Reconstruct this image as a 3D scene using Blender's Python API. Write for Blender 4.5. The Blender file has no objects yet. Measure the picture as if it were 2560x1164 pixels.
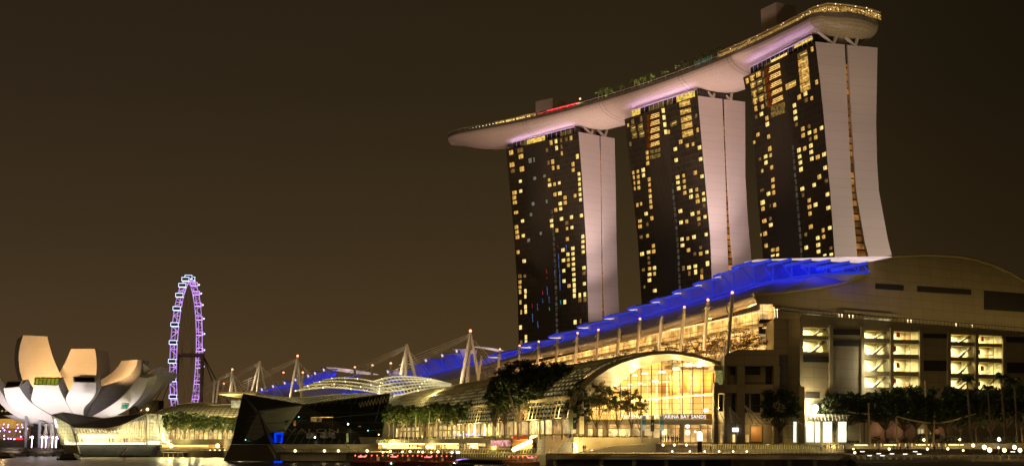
import bpy, math, random
from mathutils import Vector, Matrix
random.seed(7)
# ------------------------------------------------------------------ camera
F = 2970.0; HOR = 1110.0; TILT = math.atan((HOR-582)/F); CZ = 5.5
SC = bpy.context.scene
COL = SC.collection
cam = bpy.data.cameras.new('camera'); camo = bpy.data.objects.new('camera', cam); COL.objects.link(camo)
cam.sensor_width = 36; cam.sensor_fit = 'HORIZONTAL'; cam.lens = F/2560*36
cam.clip_start = 1; cam.clip_end = 12000
camo.location = (0, 0, CZ); camo.rotation_euler = (math.pi/2+TILT, 0, 0)
SC.camera = camo
# ------------------------------------------------------------------ sky
W = bpy.data.worlds.new("World"); SC.world = W; W.use_nodes = True
nt = W.node_tree; nt.nodes.clear()
wo = nt.nodes.new('ShaderNodeOutputWorld'); bg = nt.nodes.new('ShaderNodeBackground')
tc = nt.nodes.new('ShaderNodeTexCoord'); sx = nt.nodes.new('ShaderNodeSeparateXYZ')
cr = nt.nodes.new('ShaderNodeValToRGB'); nt.links.new(tc.outputs['Generated'], sx.inputs[0])
nt.links.new(sx.outputs['Z'], cr.inputs[0])
e = cr.color_ramp.elements
e[0].position = 0.0; e[0].color = (.078, .0455, .0175, 1)
e[1].position = 1.0; e[1].color = (.010, .007, .004, 1)
for p, c in ((.06, (.070, .042, .0165, 1)), (.17, (.044, .0275, .0118, 1)), (.28, (.0285, .0185, .0085, 1)), (.36, (.0235, .0155, .0075, 1))):
    k = e.new(p); k.color = c
cx = nt.nodes.new('ShaderNodeMapRange'); nt.links.new(sx.outputs['X'], cx.inputs[0])
cx.inputs[1].default_value = .08; cx.inputs[2].default_value = .42; cx.inputs[3].default_value = 1; cx.inputs[4].default_value = .42
cx.interpolation_type = 'SMOOTHSTEP'
mu = nt.nodes.new('ShaderNodeVectorMath'); mu.operation = 'SCALE'
cb_ = nt.nodes.new('ShaderNodeMapRange'); nt.links.new(sx.outputs['X'], cb_.inputs[0]); cb_.inputs[1].default_value = -.42; cb_.inputs[2].default_value = .05; cb_.inputs[3].default_value = 1.08; cb_.inputs[4].default_value = .88
vc = nt.nodes.new('ShaderNodeCombineXYZ'); vc.inputs[0].default_value = 1; vc.inputs[1].default_value = .985; nt.links.new(cb_.outputs[0], vc.inputs[2])
vm = nt.nodes.new('ShaderNodeVectorMath'); vm.operation = 'MULTIPLY'; nt.links.new(cr.outputs[0], vm.inputs[0]); nt.links.new(vc.outputs[0], vm.inputs[1])
nt.links.new(vm.outputs[0], mu.inputs[0]); nt.links.new(cx.outputs[0], mu.inputs['Scale'])
nt.links.new(mu.outputs[0], bg.inputs[0]); bg.inputs[1].default_value = 1.0
nt.links.new(bg.outputs[0], wo.inputs[0])
# ------------------------------------------------------------------ added fill sun standing in for city glow behind the viewer (very low, wide)
sl = bpy.data.lights.new('city_fill_sun', 'SUN'); so = bpy.data.objects.new('city_fill_sun', sl); COL.objects.link(so)
sl.energy = 0.15; sl.angle = math.radians(60); sl.color = (1, .68, .32)
so.rotation_euler = (math.radians(62), 0, math.radians(-25))
SC.view_settings.view_transform = 'Standard'; SC.view_settings.look = 'None'
SC.view_settings.exposure = 0; SC.view_settings.gamma = 1
try:
    SC.cycles.use_denoising = True
    SC.cycles.max_bounces = 5; SC.cycles.diffuse_bounces = 3; SC.cycles.transparent_max_bounces = 12
    SC.cycles.caustics_reflective = False; SC.cycles.caustics_refractive = False
    SC.cycles.sample_clamp_indirect = 4; SC.cycles.use_light_tree = True
except Exception: pass

# ------------------------------------------------------------------ survey helpers (metres; x right, y away, z up)
def ray(px, py):
    x = (px-1280)/F; v = (582-py)/F
    return x, math.cos(TILT)-v*math.sin(TILT), math.sin(TILT)+v*math.cos(TILT)
def U(px, py, D):
    r = ray(px, py); k = D/r[1]; return Vector((r[0]*k, D, CZ+r[2]*k))
def Uz(px, py, z):
    r = ray(px, py); k = (z-CZ)/r[2]; return Vector((r[0]*k, r[1]*k, z))
def onpl(px, py, A, B):
    ex, ey = B[0]-A[0], B[1]-A[1]; n = (-ey, ex); r = ray(px, py)
    k = (n[0]*A[0]+n[1]*A[1])/(n[0]*r[0]+n[1]*r[1]); return Vector((r[0]*k, r[1]*k, CZ+r[2]*k))
def proj(p):
    x, y, z = p[0], p[1], p[2]-CZ
    d = y*math.cos(TILT)+z*math.sin(TILT); v = -y*math.sin(TILT)+z*math.cos(TILT)
    return 1280+F*x/d, 582-F*v/d
def G(px, D, z=0): p = U(px, 1100, D); return Vector((p.x*1.0, D, z))
def interp(t, x):
    if x <= t[0][0]: return t[0][1]
    for (a, b), (c, d) in zip(t, t[1:]):
        if x <= c: return b+(d-b)*(x-a)/(c-a)
    return t[-1][1]
def V(*a): return Vector(a)

# ------------------------------------------------------------------ mesh helpers
def wpos(o):
    p = Vector((0, 0, 0))
    while o: p = p+o.location; o = o.parent
    return p
class MB:
    def __init__(s): s.v = []; s.f = []; s.m = []
    def poly(s, pts, m=0):
        i = len(s.v); s.v += [Vector(p) for p in pts]; s.f.append(tuple(range(i, i+len(pts)))); s.m.append(m); return s
    def prism(s, pts, vec, m=0):
        vec = Vector(vec); i = len(s.v); n = len(pts); s.v += [Vector(p) for p in pts]+[Vector(p)+vec for p in pts]
        s.f.append(tuple(range(i, i+n))); s.f.append(tuple(range(i+2*n-1, i+n-1, -1))); s.m += [m, m]
        for k in range(n): s.f.append((i+k, i+n+k, i+n+(k+1) % n, i+(k+1) % n)); s.m.append(m)
        return s
    def box(s, c, d, rz=0, m=0):
        c = Vector(c); R = Matrix.Rotation(rz, 3, 'Z'); x, y, z = d[0]/2, d[1]/2, d[2]/2
        return s.prism([c+R@V(-x, -y, -z), c+R@V(x, -y, -z), c+R@V(x, y, -z), c+R@V(-x, y, -z)], (0, 0, 2*z), m)
    def rings(s, rs, cap=True, closed=True, m=0):
        i = len(s.v); n = len(rs[0])
        for r in rs: s.v += [Vector(p) for p in r]
        for a in range(len(rs)-1):
            for k in range(n if closed else n-1):
                s.f.append((i+a*n+k, i+a*n+(k+1) % n, i+(a+1)*n+(k+1) % n, i+(a+1)*n+k)); s.m.append(m)
        if cap and closed:
            s.f.append(tuple(range(i+n-1, i-1, -1))); s.f.append(tuple(range(i+(len(rs)-1)*n, i+len(rs)*n))); s.m += [m, m]
        return s
    def tube(s, pts, r, n=6, r2=None, m=0):
        pts = [Vector(p) for p in pts]; rs = []
        for k, p in enumerate(pts):
            d = (pts[min(k+1, len(pts)-1)]-pts[max(k-1, 0)]).normalized()
            a = d.cross(V(0, 0, 1) if abs(d.z) < .9 else V(1, 0, 0)).normalized(); b = d.cross(a)
            rr = r if r2 is None else r+(r2-r)*k/(len(pts)-1)
            rs.append([p+a*rr*math.cos(2*math.pi*j/n)+b*rr*math.sin(2*math.pi*j/n) for j in range(n)])
        return s.rings(rs, m=m)
    def beam(s, p, q, w, h=None, m=0):
        return s.tube([p, q], w*.7071, 4, m=m)
    def ball(s, c, r, nu=8, nv=5, sz=1, m=0):
        c = Vector(c); i = len(s.v)
        for a in range(1, nv):
            for b in range(nu):
                th = math.pi*a/nv; ph = 2*math.pi*b/nu
                s.v.append(c+V(r*math.sin(th)*math.cos(ph), r*math.sin(th)*math.sin(ph), r*sz*math.cos(th)))
        t = len(s.v); s.v.append(c+V(0, 0, r*sz)); s.v.append(c-V(0, 0, r*sz))
        for a in range(nv-2):
            for b in range(nu): s.f.append((i+a*nu+b, i+(a+1)*nu+b, i+(a+1)*nu+(b+1) % nu, i+a*nu+(b+1) % nu)); s.m.append(m)
        for b in range(nu):
            s.f.append((t, i+b, i+(b+1) % nu)); s.f.append((t+1, i+(nv-2)*nu+(b+1) % nu, i+(nv-2)*nu+b)); s.m += [m, m]
        return s
    def data(s, name, mats, org=Vector((0, 0, 0)), smooth=False):
        me = bpy.data.meshes.new(name); me.from_pydata([tuple(p-org) for p in s.v], [], s.f)
        for mm in mats: me.materials.append(mm)
        uv = me.uv_layers.new(name='UVMap').data
        for p in me.polygons:
            p.material_index = min(s.m[p.index], len(mats)-1); p.use_smooth = smooth
            n = p.normal; hz = abs(n.z) < .8
            t = V(-n.y, n.x, 0)
            if hz and t.length > 1e-4:
                t.normalize()
                if t.x < 0: t = -t
            for li in p.loop_indices:
                c = me.vertices[me.loops[li].vertex_index].co+org
                uv[li].uv = (c.x*t.x+c.y*t.y, c.z) if hz else (c.x, c.y)
        return me
    def build(s, name, mats, parent=None, smooth=False):
        if not isinstance(mats, (list, tuple)): mats = [mats]
        org = wpos(parent) if parent else Vector((0, 0, 0))
        if parent is None and s.v:
            org = sum(s.v, Vector((0, 0, 0)))/len(s.v); org.z = min(p.z for p in s.v)
        o = bpy.data.objects.new(name, s.data(name, mats, org, smooth)); COL.objects.link(o)
        if parent: o.parent = parent
        else: o.location = org
        return o
def tag(o, label=None, cat=None, group=None, kind=None):
    if label: o['label'] = label
    if cat: o['category'] = cat
    if group: o['group'] = group
    if kind: o['kind'] = kind
    return o
def thing(name, loc, label, cat, group=None):
    o = bpy.data.objects.new(name, None); o.location = loc; o.empty_display_size = 1; COL.objects.link(o)
    return tag(o, label, cat, group)
def copy_thing(src, loc, rz=0, sc=1, label=None, group=None):
    c = src.copy(); COL.objects.link(c); c.location = loc; c.rotation_euler = (0, 0, rz)
    c.scale = (sc, sc, sc) if not isinstance(sc, tuple) else sc
    if label: c['label'] = label
    if group: c['group'] = group
    for ch in src.children:
        d = ch.copy(); COL.objects.link(d); d.parent = c
        for g in ch.children:
            h = g.copy(); COL.objects.link(h); h.parent = d
    return c
ORD = ['first', 'second', 'third', 'fourth', 'fifth', 'sixth', 'seventh', 'eighth', 'ninth', 'tenth', 'eleventh', 'twelfth', 'thirteenth', 'fourteenth', 'fifteenth', 'sixteenth', 'seventeenth', 'eighteenth', 'nineteenth', 'twentieth', 'twenty-first', 'twenty-second', 'twenty-third', 'twenty-fourth', 'twenty-fifth', 'twenty-sixth', 'twenty-seventh', 'twenty-eighth', 'twenty-ninth', 'thirtieth', 'thirty-first', 'thirty-second', 'thirty-third', 'thirty-fourth', 'thirty-fifth', 'thirty-sixth']

# ------------------------------------------------------------------ materials
def newmat(name):
    m = bpy.data.materials.new(name); m.use_nodes = True; n = m.node_tree; n.nodes.clear()
    return m, n, n.nodes.new('ShaderNodeOutputMaterial')
def link(n, a, b): n.links.new(a, b)
def mat(name, col, rough=.6, metal=0, var=.18, scale=.35, col2=None, brick=None, bump=0, spec=.5):
    """principled with noise variation; brick=(w,h,mortar,offset,mortar colour)"""
    m, n, out = newmat(name); b = n.nodes.new('ShaderNodeBsdfPrincipled')
    link(n, b.outputs[0], out.inputs[0]); b.inputs['Roughness'].default_value = rough; b.inputs['Metallic'].default_value = metal
    b.inputs['Specular IOR Level'].default_value = spec
    g = n.nodes.new('ShaderNodeNewGeometry'); no = n.nodes.new('ShaderNodeTexNoise'); no.inputs['Scale'].default_value = scale; no.inputs['Detail'].default_value = 4
    link(n, g.outputs['Position'], no.inputs['Vector'])
    mx = n.nodes.new('ShaderNodeMix'); mx.data_type = 'RGBA'
    c2 = col2 or tuple(c*(1-var*2) for c in col)
    mx.inputs[7].default_value = (*c2, 1)
    mr = n.nodes.new('ShaderNodeMapRange'); link(n, no.outputs[0], mr.inputs[0]); mr.inputs[1].default_value = .3; mr.inputs[2].default_value = .7
    link(n, mr.outputs[0], mx.inputs[0])
    if brick:
        tx = n.nodes.new('ShaderNodeTexCoord'); br = n.nodes.new('ShaderNodeTexBrick'); link(n, tx.outputs['UV'], br.inputs['Vector'])
        br.inputs['Scale'].default_value = 1; br.inputs['Brick Width'].default_value = brick[0]; br.inputs['Row Height'].default_value = brick[1]
        br.inputs['Mortar Size'].default_value = brick[2]; br.inputs['Mortar Smooth'].default_value = .1; br.offset = brick[3]; br.offset_frequency = 2; br.squash = 1
        br.inputs['Color1'].default_value = (*col, 1); br.inputs['Color2'].default_value = (*tuple(c*(1-var) for c in col), 1)
        br.inputs['Mortar'].default_value = (*brick[4], 1)
        link(n, br.outputs[0], mx.inputs[6])
        if not col2:
            mm = n.nodes.new('ShaderNodeMix'); mm.data_type = 'RGBA'; mm.blend_type = 'MULTIPLY'; mm.inputs[0].default_value = 1
            link(n, br.outputs[0], mm.inputs[6])
            cc = n.nodes.new('ShaderNodeMapRange'); link(n, no.outputs[0], cc.inputs[0]); cc.inputs[3].default_value = 1-var; cc.inputs[4].default_value = 1
            cb = n.nodes.new('ShaderNodeCombineColor')
            for k in range(3): link(n, cc.outputs[0], cb.inputs[k])
            link(n, cb.outputs[0], mm.inputs[7]); link(n, mm.outputs[2], b.inputs['Base Color'])
        else: link(n, mx.outputs[2], b.inputs['Base Color'])
    else:
        mx.inputs[6].default_value = (*col, 1); link(n, mx.outputs[2], b.inputs['Base Color'])
    if bump:
        bp = n.nodes.new('ShaderNodeBump'); bp.inputs['Strength'].default_value = bump; link(n, no.outputs[0], bp.inputs['Height']); link(n, bp.outputs[0], b.inputs['Normal'])
    return m
def emis(name, col, st, var=0, scale=.6, brick=None):
    m, n, out = newmat(name); b = n.nodes.new('ShaderNodeEmission'); link(n, b.outputs[0], out.inputs[0])
    b.inputs[0].default_value = (*col, 1); b.inputs[1].default_value = st
    last = None
    if var:
        g = n.nodes.new('ShaderNodeNewGeometry'); no = n.nodes.new('ShaderNodeTexNoise'); no.inputs['Scale'].default_value = scale; no.inputs['Detail'].default_value = 3
        link(n, g.outputs['Position'], no.inputs['Vector'])
        mr = n.nodes.new('ShaderNodeMapRange'); link(n, no.outputs[0], mr.inputs[0]); mr.inputs[1].default_value = .32; mr.inputs[2].default_value = .68
        mr.inputs[3].default_value = st*(1-var); mr.inputs[4].default_value = st*(1+var); last = mr.outputs[0]
    if brick:
        tx = n.nodes.new('ShaderNodeTexCoord'); br = n.nodes.new('ShaderNodeTexBrick'); link(n, tx.outputs['UV'], br.inputs['Vector'])
        br.inputs['Scale'].default_value = 1; br.inputs['Brick Width'].default_value = brick[0]; br.inputs['Row Height'].default_value = brick[1]
        br.inputs['Mortar Size'].default_value = brick[2]; br.inputs['Mortar Smooth'].default_value = .1; br.offset = brick[3]
        br.inputs['Color1'].default_value = (1, 1, 1, 1); br.inputs['Color2'].default_value = (brick[4],)*3+(1,); br.inputs['Mortar'].default_value = (.03, .03, .03, 1)
        mm = n.nodes.new('ShaderNodeMath'); mm.operation = 'MULTIPLY'
        if last is None: mm.inputs[0].default_value = st
        else: link(n, last, mm.inputs[0])
        link(n, br.outputs[0], mm.inputs[1]); last = mm.outputs[0]
    if last is not None: link(n, last, b.inputs[1])
    return m
def glass(name, col, transp=.8, rough=.08, brick=None, mort=(.02, .02, .02), transl=0):
    """pane: part clear, part glossy/translucent, with mullion lines"""
    m, n, out = newmat(name); t = n.nodes.new('ShaderNodeBsdfTransparent'); b = n.nodes.new('ShaderNodeBsdfPrincipled')
    b.inputs['Base Color'].default_value = (*col, 1); b.inputs['Roughness'].default_value = rough
    src = b.outputs[0]
    if transl:
        tr = n.nodes.new('ShaderNodeBsdfTranslucent'); tr.inputs[0].default_value = (*col, 1)
        m2 = n.nodes.new('ShaderNodeMixShader'); m2.inputs[0].default_value = transl; link(n, src, m2.inputs[1]); link(n, tr.outputs[0], m2.inputs[2]); src = m2.outputs[0]
    mx = n.nodes.new('ShaderNodeMixShader'); mx.inputs[0].default_value = transp; link(n, src, mx.inputs[1]); link(n, t.outputs[0], mx.inputs[2])
    if brick:
        tx = n.nodes.new('ShaderNodeTexCoord'); br = n.nodes.new('ShaderNodeTexBrick'); link(n, tx.outputs['UV'], br.inputs['Vector'])
        br.inputs['Scale'].default_value = 1; br.inputs['Brick Width'].default_value = brick[0]; br.inputs['Row Height'].default_value = brick[1]
        br.inputs['Mortar Size'].default_value = brick[2]; br.offset = 0; br.inputs['Mortar Smooth'].default_value = .1
        d = n.nodes.new('ShaderNodeBsdfDiffuse'); d.inputs[0].default_value = (*mort, 1)
        m3 = n.nodes.new('ShaderNodeMixShader'); link(n, br.outputs['Fac'], m3.inputs[0]); link(n, mx.outputs[0], m3.inputs[1]); link(n, d.outputs[0], m3.inputs[2]); link(n, m3.outputs[0], out.inputs[0])
    else: link(n, mx.outputs[0], out.inputs[0])
    return m
M = {}
M['tower_wall'] = mat('tower_cladding', (.62, .53, .50), .55, brick=(300, 4.6, .07, .5, (.44, .37, .35)), var=.05, scale=.05)
M['facade'] = mat('dark_curtain_wall', (.060, .050, .034), .3, brick=(2.1, 3.4, .13, 0, (.14, .115, .075)), var=.45, scale=.08)
M['facade_fin'] = mat('dark_fins', (.055, .046, .032), .5, brick=(1.05, 200, .16, 0, (.12, .10, .065)), var=.3, scale=.08)
M['roofdark'] = mat('dark_roof', (.05, .045, .04), .7)
M['hull'] = mat('hull_cladding', (.62, .50, .42), .5, brick=(3.4, 2.2, .07, .5, (.40, .32, .26)), var=.06, scale=.06)
M['hullfascia'] = mat('fascia_metal', (.20, .17, .13), .4)
M['white'] = mat('white_paint', (.72, .68, .62), .5, var=.06)
M['concrete'] = mat('concrete', (.36, .31, .24), .8, var=.18, scale=.25, bump=.1)
M['stone'] = mat('building_cladding', (.38, .31, .18), .75, brick=(4.6, 2.4, .06, .0, (.22, .18, .11)), var=.10, scale=.12)
M['stone_plain'] = mat('pale_render', (.40, .33, .19), .75, var=.12, scale=.2)
M['louvre'] = mat('dark_louvre', (.055, .045, .035), .6, brick=(1.6, .35, .06, 0, (.02, .017, .012)), var=.2)
M['darkglass'] = mat('dark_glass', (.025, .024, .02), .12, brick=(2.2, 2.1, .08, 0, (.09, .075, .05)), var=.3)
M['bluewall'] = mat('clerestory_cladding', (.38, .38, .40), .6, brick=(1.2, 50, .08, 0, (.28, .28, .30)), var=.1, scale=.1)
M['roofskin'] = mat('roof_skin', (.42, .42, .46), .5, brick=(60, 1.5, .05, 0, (.3, .3, .33)), var=.12, scale=.1)
M['eave'] = mat('eave_metal', (.42, .34, .26), .35, metal=.3, var=.15, scale=.2)
M['steel'] = mat('painted_steel', (.62, .56, .48), .45, var=.08)
M['darksteel'] = mat('dark_steel', (.08, .07, .06), .5)
M['petal'] = mat('white_petal_cladding', (.78, .75, .74), .45, var=.03, scale=.06)
M['petalin'] = mat('petal_inner_cladding', (.74, .70, .62), .5, brick=(3, 2, .03, 0, (.6, .56, .5)), var=.04, scale=.1)
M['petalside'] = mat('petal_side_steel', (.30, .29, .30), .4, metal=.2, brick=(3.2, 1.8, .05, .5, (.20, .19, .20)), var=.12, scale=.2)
M['bark'] = mat('bark', (.13, .09, .055), .9, var=.25, scale=2)
M['palmbark'] = mat('palm_bark', (.22, .18, .12), .9, var=.25, scale=2)
M['paving'] = mat('paving', (.20, .17, .13), .8, brick=(1.2, 1.2, .03, .5, (.1, .085, .065)), var=.2, scale=.3)
M['timber'] = mat('timber_deck', (.16, .12, .08), .8, brick=(6, .2, .02, .5, (.05, .04, .03)), var=.25, scale=.3)
M['red'] = mat('red_paint', (.45, .03, .02), .4)
M['black'] = mat('black_paint', (.02, .02, .02), .4)
M['orangewall'] = mat('timber_panel', (.62, .30, .09), .5, brick=(1.5, 5, .03, 0, (.4, .18, .05)), var=.15, scale=.5)
M['cream'] = mat('cream_wall', (.70, .55, .28), .7, var=.1)
def leafmat(name, c1, c2):
    m, n, out = newmat(name); b = n.nodes.new('ShaderNodeBsdfPrincipled'); g = n.nodes.new('ShaderNodeNewGeometry')
    no = n.nodes.new('ShaderNodeTexNoise'); no.inputs['Scale'].default_value = .9; link(n, g.outputs['Position'], no.inputs['Vector'])
    cr = n.nodes.new('ShaderNodeValToRGB'); cr.color_ramp.elements[0].color = (*c1, 1); cr.color_ramp.elements[1].color = (*c2, 1)
    cr.color_ramp.elements[0].position = .35; cr.color_ramp.elements[1].position = .68
    link(n, no.outputs[0], cr.inputs[0]); link(n, cr.outputs[0], b.inputs['Base Color']); b.inputs['Roughness'].default_value = .6
    t = n.nodes.new('ShaderNodeBsdfTranslucent'); link(n, cr.outputs[0], t.inputs[0])
    mx = n.nodes.new('ShaderNodeMixShader'); mx.inputs[0].default_value = .3; link(n, b.outputs[0], mx.inputs[1]); link(n, t.outputs[0], mx.inputs[2]); link(n, mx.outputs[0], out.inputs[0])
    return m
M['leaf'] = leafmat('foliage', (.035, .055, .012), (.09, .12, .025))
M['leafdark'] = leafmat('dark_foliage', (.022, .034, .010), (.055, .075, .018))
M['leafwarm'] = leafmat('warm_foliage', (.10, .075, .02), (.16, .12, .03))
M['palmleaf'] = leafmat('palm_foliage', (.05, .08, .015), (.13, .16, .03))
# emitters: lamps, lit windows, neon
EM = {}
EM['bright'] = emis('lit_window_bright', (1, .72, .22), 1.2, .3, .8)
EM['mid'] = emis('lit_window_curtained', (1, .55, .12), .78, .55, 1.3)
EM['dim'] = emis('lit_window_dim', (1, .52, .15), .20, .6, 1.2)
EM['cool'] = emis('lit_window_cool', (.80, .76, .45), .22, .5, 1.2)
EM['atrium'] = emis('atrium_light', (1, .42, .09), .34, .9, .16, brick=(40, 3.4, .38, 0, .25))
EM['lamp'] = emis('lamp_warm', (1, .74, .32), 5.5)
EM['lampw'] = emis('lamp_white', (1, .95, .85), 16)
EM['lampy'] = emis('lamp_yellow', (1, .66, .20), 5)
EM['bead'] = emis('bead_light', (1, .80, .42), 3.0)
EM['redlamp'] = emis('red_beacon', (1, .26, .12), 5)
EM['redglow'] = emis('red_neon', (1, .03, .03), 1.6, .5, .6)
EM['gold'] = emis('gold_interior', (1, .58, .12), .75, .8, .5)
EM['strip'] = emis('strip_light', (1, .72, .26), 2.6)
EM['shop'] = emis('shopfront_light', (1, .66, .25), .75, .6, .35)
EM['shopw'] = emis('white_shopfront', (.95, 1, .72), 1.5, .35, .3)
EM['purple'] = emis('purple_rim_light', (.62, .34, 1), 1.0, .4, .12)
EM['capsule'] = emis('capsule_outline_light', (.62, .72, 1), 2.2)
EM['capsulep'] = emis('capsule_pink_light', (.95, .45, .95), 1.6)
EM['bluelit'] = emis('blue_doorway', (.0, .05, 1), .9, .3, .8)
EM['greenwin'] = emis('green_window', (.42, .45, .04), .55, .4, .3)
EM['greensign'] = emis('green_screen', (.10, .50, .28), .6, .7, .8)
EM['stair'] = emis('lit_stairwell', (1, .80, .32), .62, .4, .35)
EM['purpled'] = emis('bridge_light', (.62, .30, 1), 8)
EM['screen'] = emis('screen_light', (1, .95, .8), 2.2)
EM['letters'] = emis('sign_letters', (1, .97, .85), 1.5)

# ------------------------------------------------------------------ floodlights
def spot(name, loc, target, power, color, size=60, blend=.6, radius=2):
    l = bpy.data.lights.new(name, 'SPOT'); l.energy = power; l.color = color; l.spot_size = math.radians(size); l.spot_blend = blend; l.shadow_soft_size = radius
    o = bpy.data.objects.new(name, l); COL.objects.link(o); o.location = loc
    o.rotation_euler = (Vector(target)-Vector(loc)).to_track_quat('-Z', 'Y').to_euler(); return o
def area(name, a, b, width, direction, power, color, spread=180):
    a = Vector(a); b = Vector(b); l = bpy.data.lights.new(name, 'AREA'); l.shape = 'RECTANGLE'; l.size = (b-a).length; l.size_y = width
    l.energy = power; l.color = color; l.spread = math.radians(spread)
    o = bpy.data.objects.new(name, l); COL.objects.link(o); o.location = (a+b)/2
    z = -Vector(direction).normalized(); x = (b-a).normalized(); y = z.cross(x).normalized(); x = y.cross(z)
    o.matrix_world = Matrix.Translation((a+b)/2) @ Matrix((x, y, z)).transposed().to_4x4(); return o
def point(name, loc, power, color, r=.3):
    l = bpy.data.lights.new(name, 'POINT'); l.energy = power; l.color = color; l.shadow_soft_size = r
    o = bpy.data.objects.new(name, l); COL.objects.link(o); o.location = loc; return o

# ================================================================== SETTING
def water():
    m, n, out = newmat('bay_water'); b = n.nodes.new('ShaderNodeBsdfPrincipled'); link(n, b.outputs[0], out.inputs[0])
    b.inputs['Base Color'].default_value = (.012, .012, .016, 1); b.inputs['Roughness'].default_value = .28; b.inputs['Specular IOR Level'].default_value = .32
    g = n.nodes.new('ShaderNodeNewGeometry'); vm = n.nodes.new('ShaderNodeVectorMath'); vm.operation = 'MULTIPLY'; vm.inputs[1].default_value = (.5, .16, 1)
    no = n.nodes.new('ShaderNodeTexNoise'); no.inputs['Scale'].default_value = 1.6; no.inputs['Detail'].default_value = 5
    link(n, g.outputs['Position'], vm.inputs[0]); link(n, vm.outputs[0], no.inputs['Vector'])
    bp = n.nodes.new('ShaderNodeBump'); bp.inputs['Strength'].default_value = .6; bp.inputs['Distance'].default_value = .3
    link(n, no.outputs[0], bp.inputs['Height']); link(n, bp.outputs[0], b.inputs['Normal'])
    tag(MB().poly([(-4000, -300, 0), (4000, -300, 0), (4000, 6000, 0), (-4000, 6000, 0)]).build('water', m), kind='structure')
water()
# quay edge: (pixel column, distance)
QE = [(-700, 610), (150, 592), (400, 547), (560, 520), (700, 400), (1000, 372), (1330, 335), (1364, 304), (2100, 300), (2118, 297), (2700, 297), (3600, 300)]
def qd(px): return interp(QE, px)
def quay_poly(off, z):
    pts = [G(px, d+off, z) for px, d in QE]
    far = [V(1500, 305+off, z), V(1500, 5000, z), V(-3000, 5000, z), V(-3000, 640+off, z)]
    return pts+far
tag(MB().prism(quay_poly(0, -1), (0, 0, 4)).build('promenade', M['paving']), kind='structure')
tag(MB().prism(quay_poly(17, 3), (0, 0, 4.9)).build('plaza', M['paving']), kind='structure')
# broad steps down to the water at the right
st = MB()
x0 = G(2112, 297).x
for k in range(9):
    st.box((x0+150, 296.4-k*2.3, (2.9-k*.36)/2-.2), (300, 2.3-.006, 2.9-k*.36))
tag(st.build('waterside_steps', mat('step_stone', (.12, .10, .07), .8, brick=(3, .6, .03, .5, (.06, .05, .035)), var=.2)), kind='structure')

# ================================================================== THREE HOTEL TOWERS
ZT = 195.0
def lerp(a, b, t): return a+(b-a)*t
TW = {}
TSPEC = {
 1: dict(S=[(330, 1446), (440, 1454.7), (592, 1464), (667, 1467), (800, 1470.6)], N=[(375, 1265), (440, 1272), (592, 1286), (742, 1295), (860, 1297)],
         a=[(341, 1498), (440, 1501), (667, 1503.5), (780, 1505)], b=[(341, 1503), (440, 1505), (667, 1508), (780, 1512)], E=[(346, 1536), (440, 1538), (592, 1540.5), (667, 1542.5), (783, 1547)]),
 2: dict(S=[(240, 1744), (440, 1761.7), (592, 1775), (690, 1779)], N=[(298, 1562), (440, 1577.6), (592, 1594.6), (742, 1603.7)],
         a=[(250, 1805), (440, 1812.8), (592, 1817), (665, 1820)], b=[(250, 1811.5), (440, 1818.5), (592, 1827), (665, 1834)], E=[(255, 1862), (440, 1862.5), (560, 1869.5), (650, 1878)]),
 3: dict(S=[(105, 2038), (206, 2050), (309, 2060.5), (412, 2068.7), (478, 2075), (640, 2086)], N=[(194, 1858.5), (288, 1877), (371, 1887), (480, 1893.5), (600, 1905), (640, 1908)],
         a=[(113, 2111), (309, 2120), (478, 2128.5), (600, 2139), (640, 2142)], b=[(113, 2118), (309, 2128.5), (478, 2139.6), (600, 2160), (640, 2170)], E=[(120, 2193), (309, 2189.5), (412, 2192), (478, 2196.5), (600, 2219), (640, 2229)]),
}
def profile(pts, A, B):
    """pixel outline -> (z, distance along A-B) curve, extended straight down to the ground"""
    d = Vector((B[0]-A[0], B[1]-A[1], 0)).normalized(); o = Vector((A[0], A[1], 0)); r = []
    for y, x in pts:
        p = onpl(x, y, A, B); r.append((p.z, (Vector((p.x, p.y, 0))-o).dot(d)))
    r[0] = (ZT, r[0][1]); r.sort()
    (z0, s0), (z1, s1) = r[0], r[1]; r.insert(0, (5.0, s0+(s1-s0)/(z1-z0)*(5-z0)*1.15))
    return r, o, d
LEV = [5+190*k/40 for k in range(41)]
WINS = {}
def zl(ox, oy, s): return [(ox+float(a.split(',')[0])/4.159, oy+float(a.split(',')[1])/4.159, a.split(',')[2], float(a.split(',')[3])/4.159 if a.count(',') > 2 else 9.5, float(a.split(',')[4])/4.159 if a.count(',') > 3 else 11) for a in s.split()]
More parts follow.
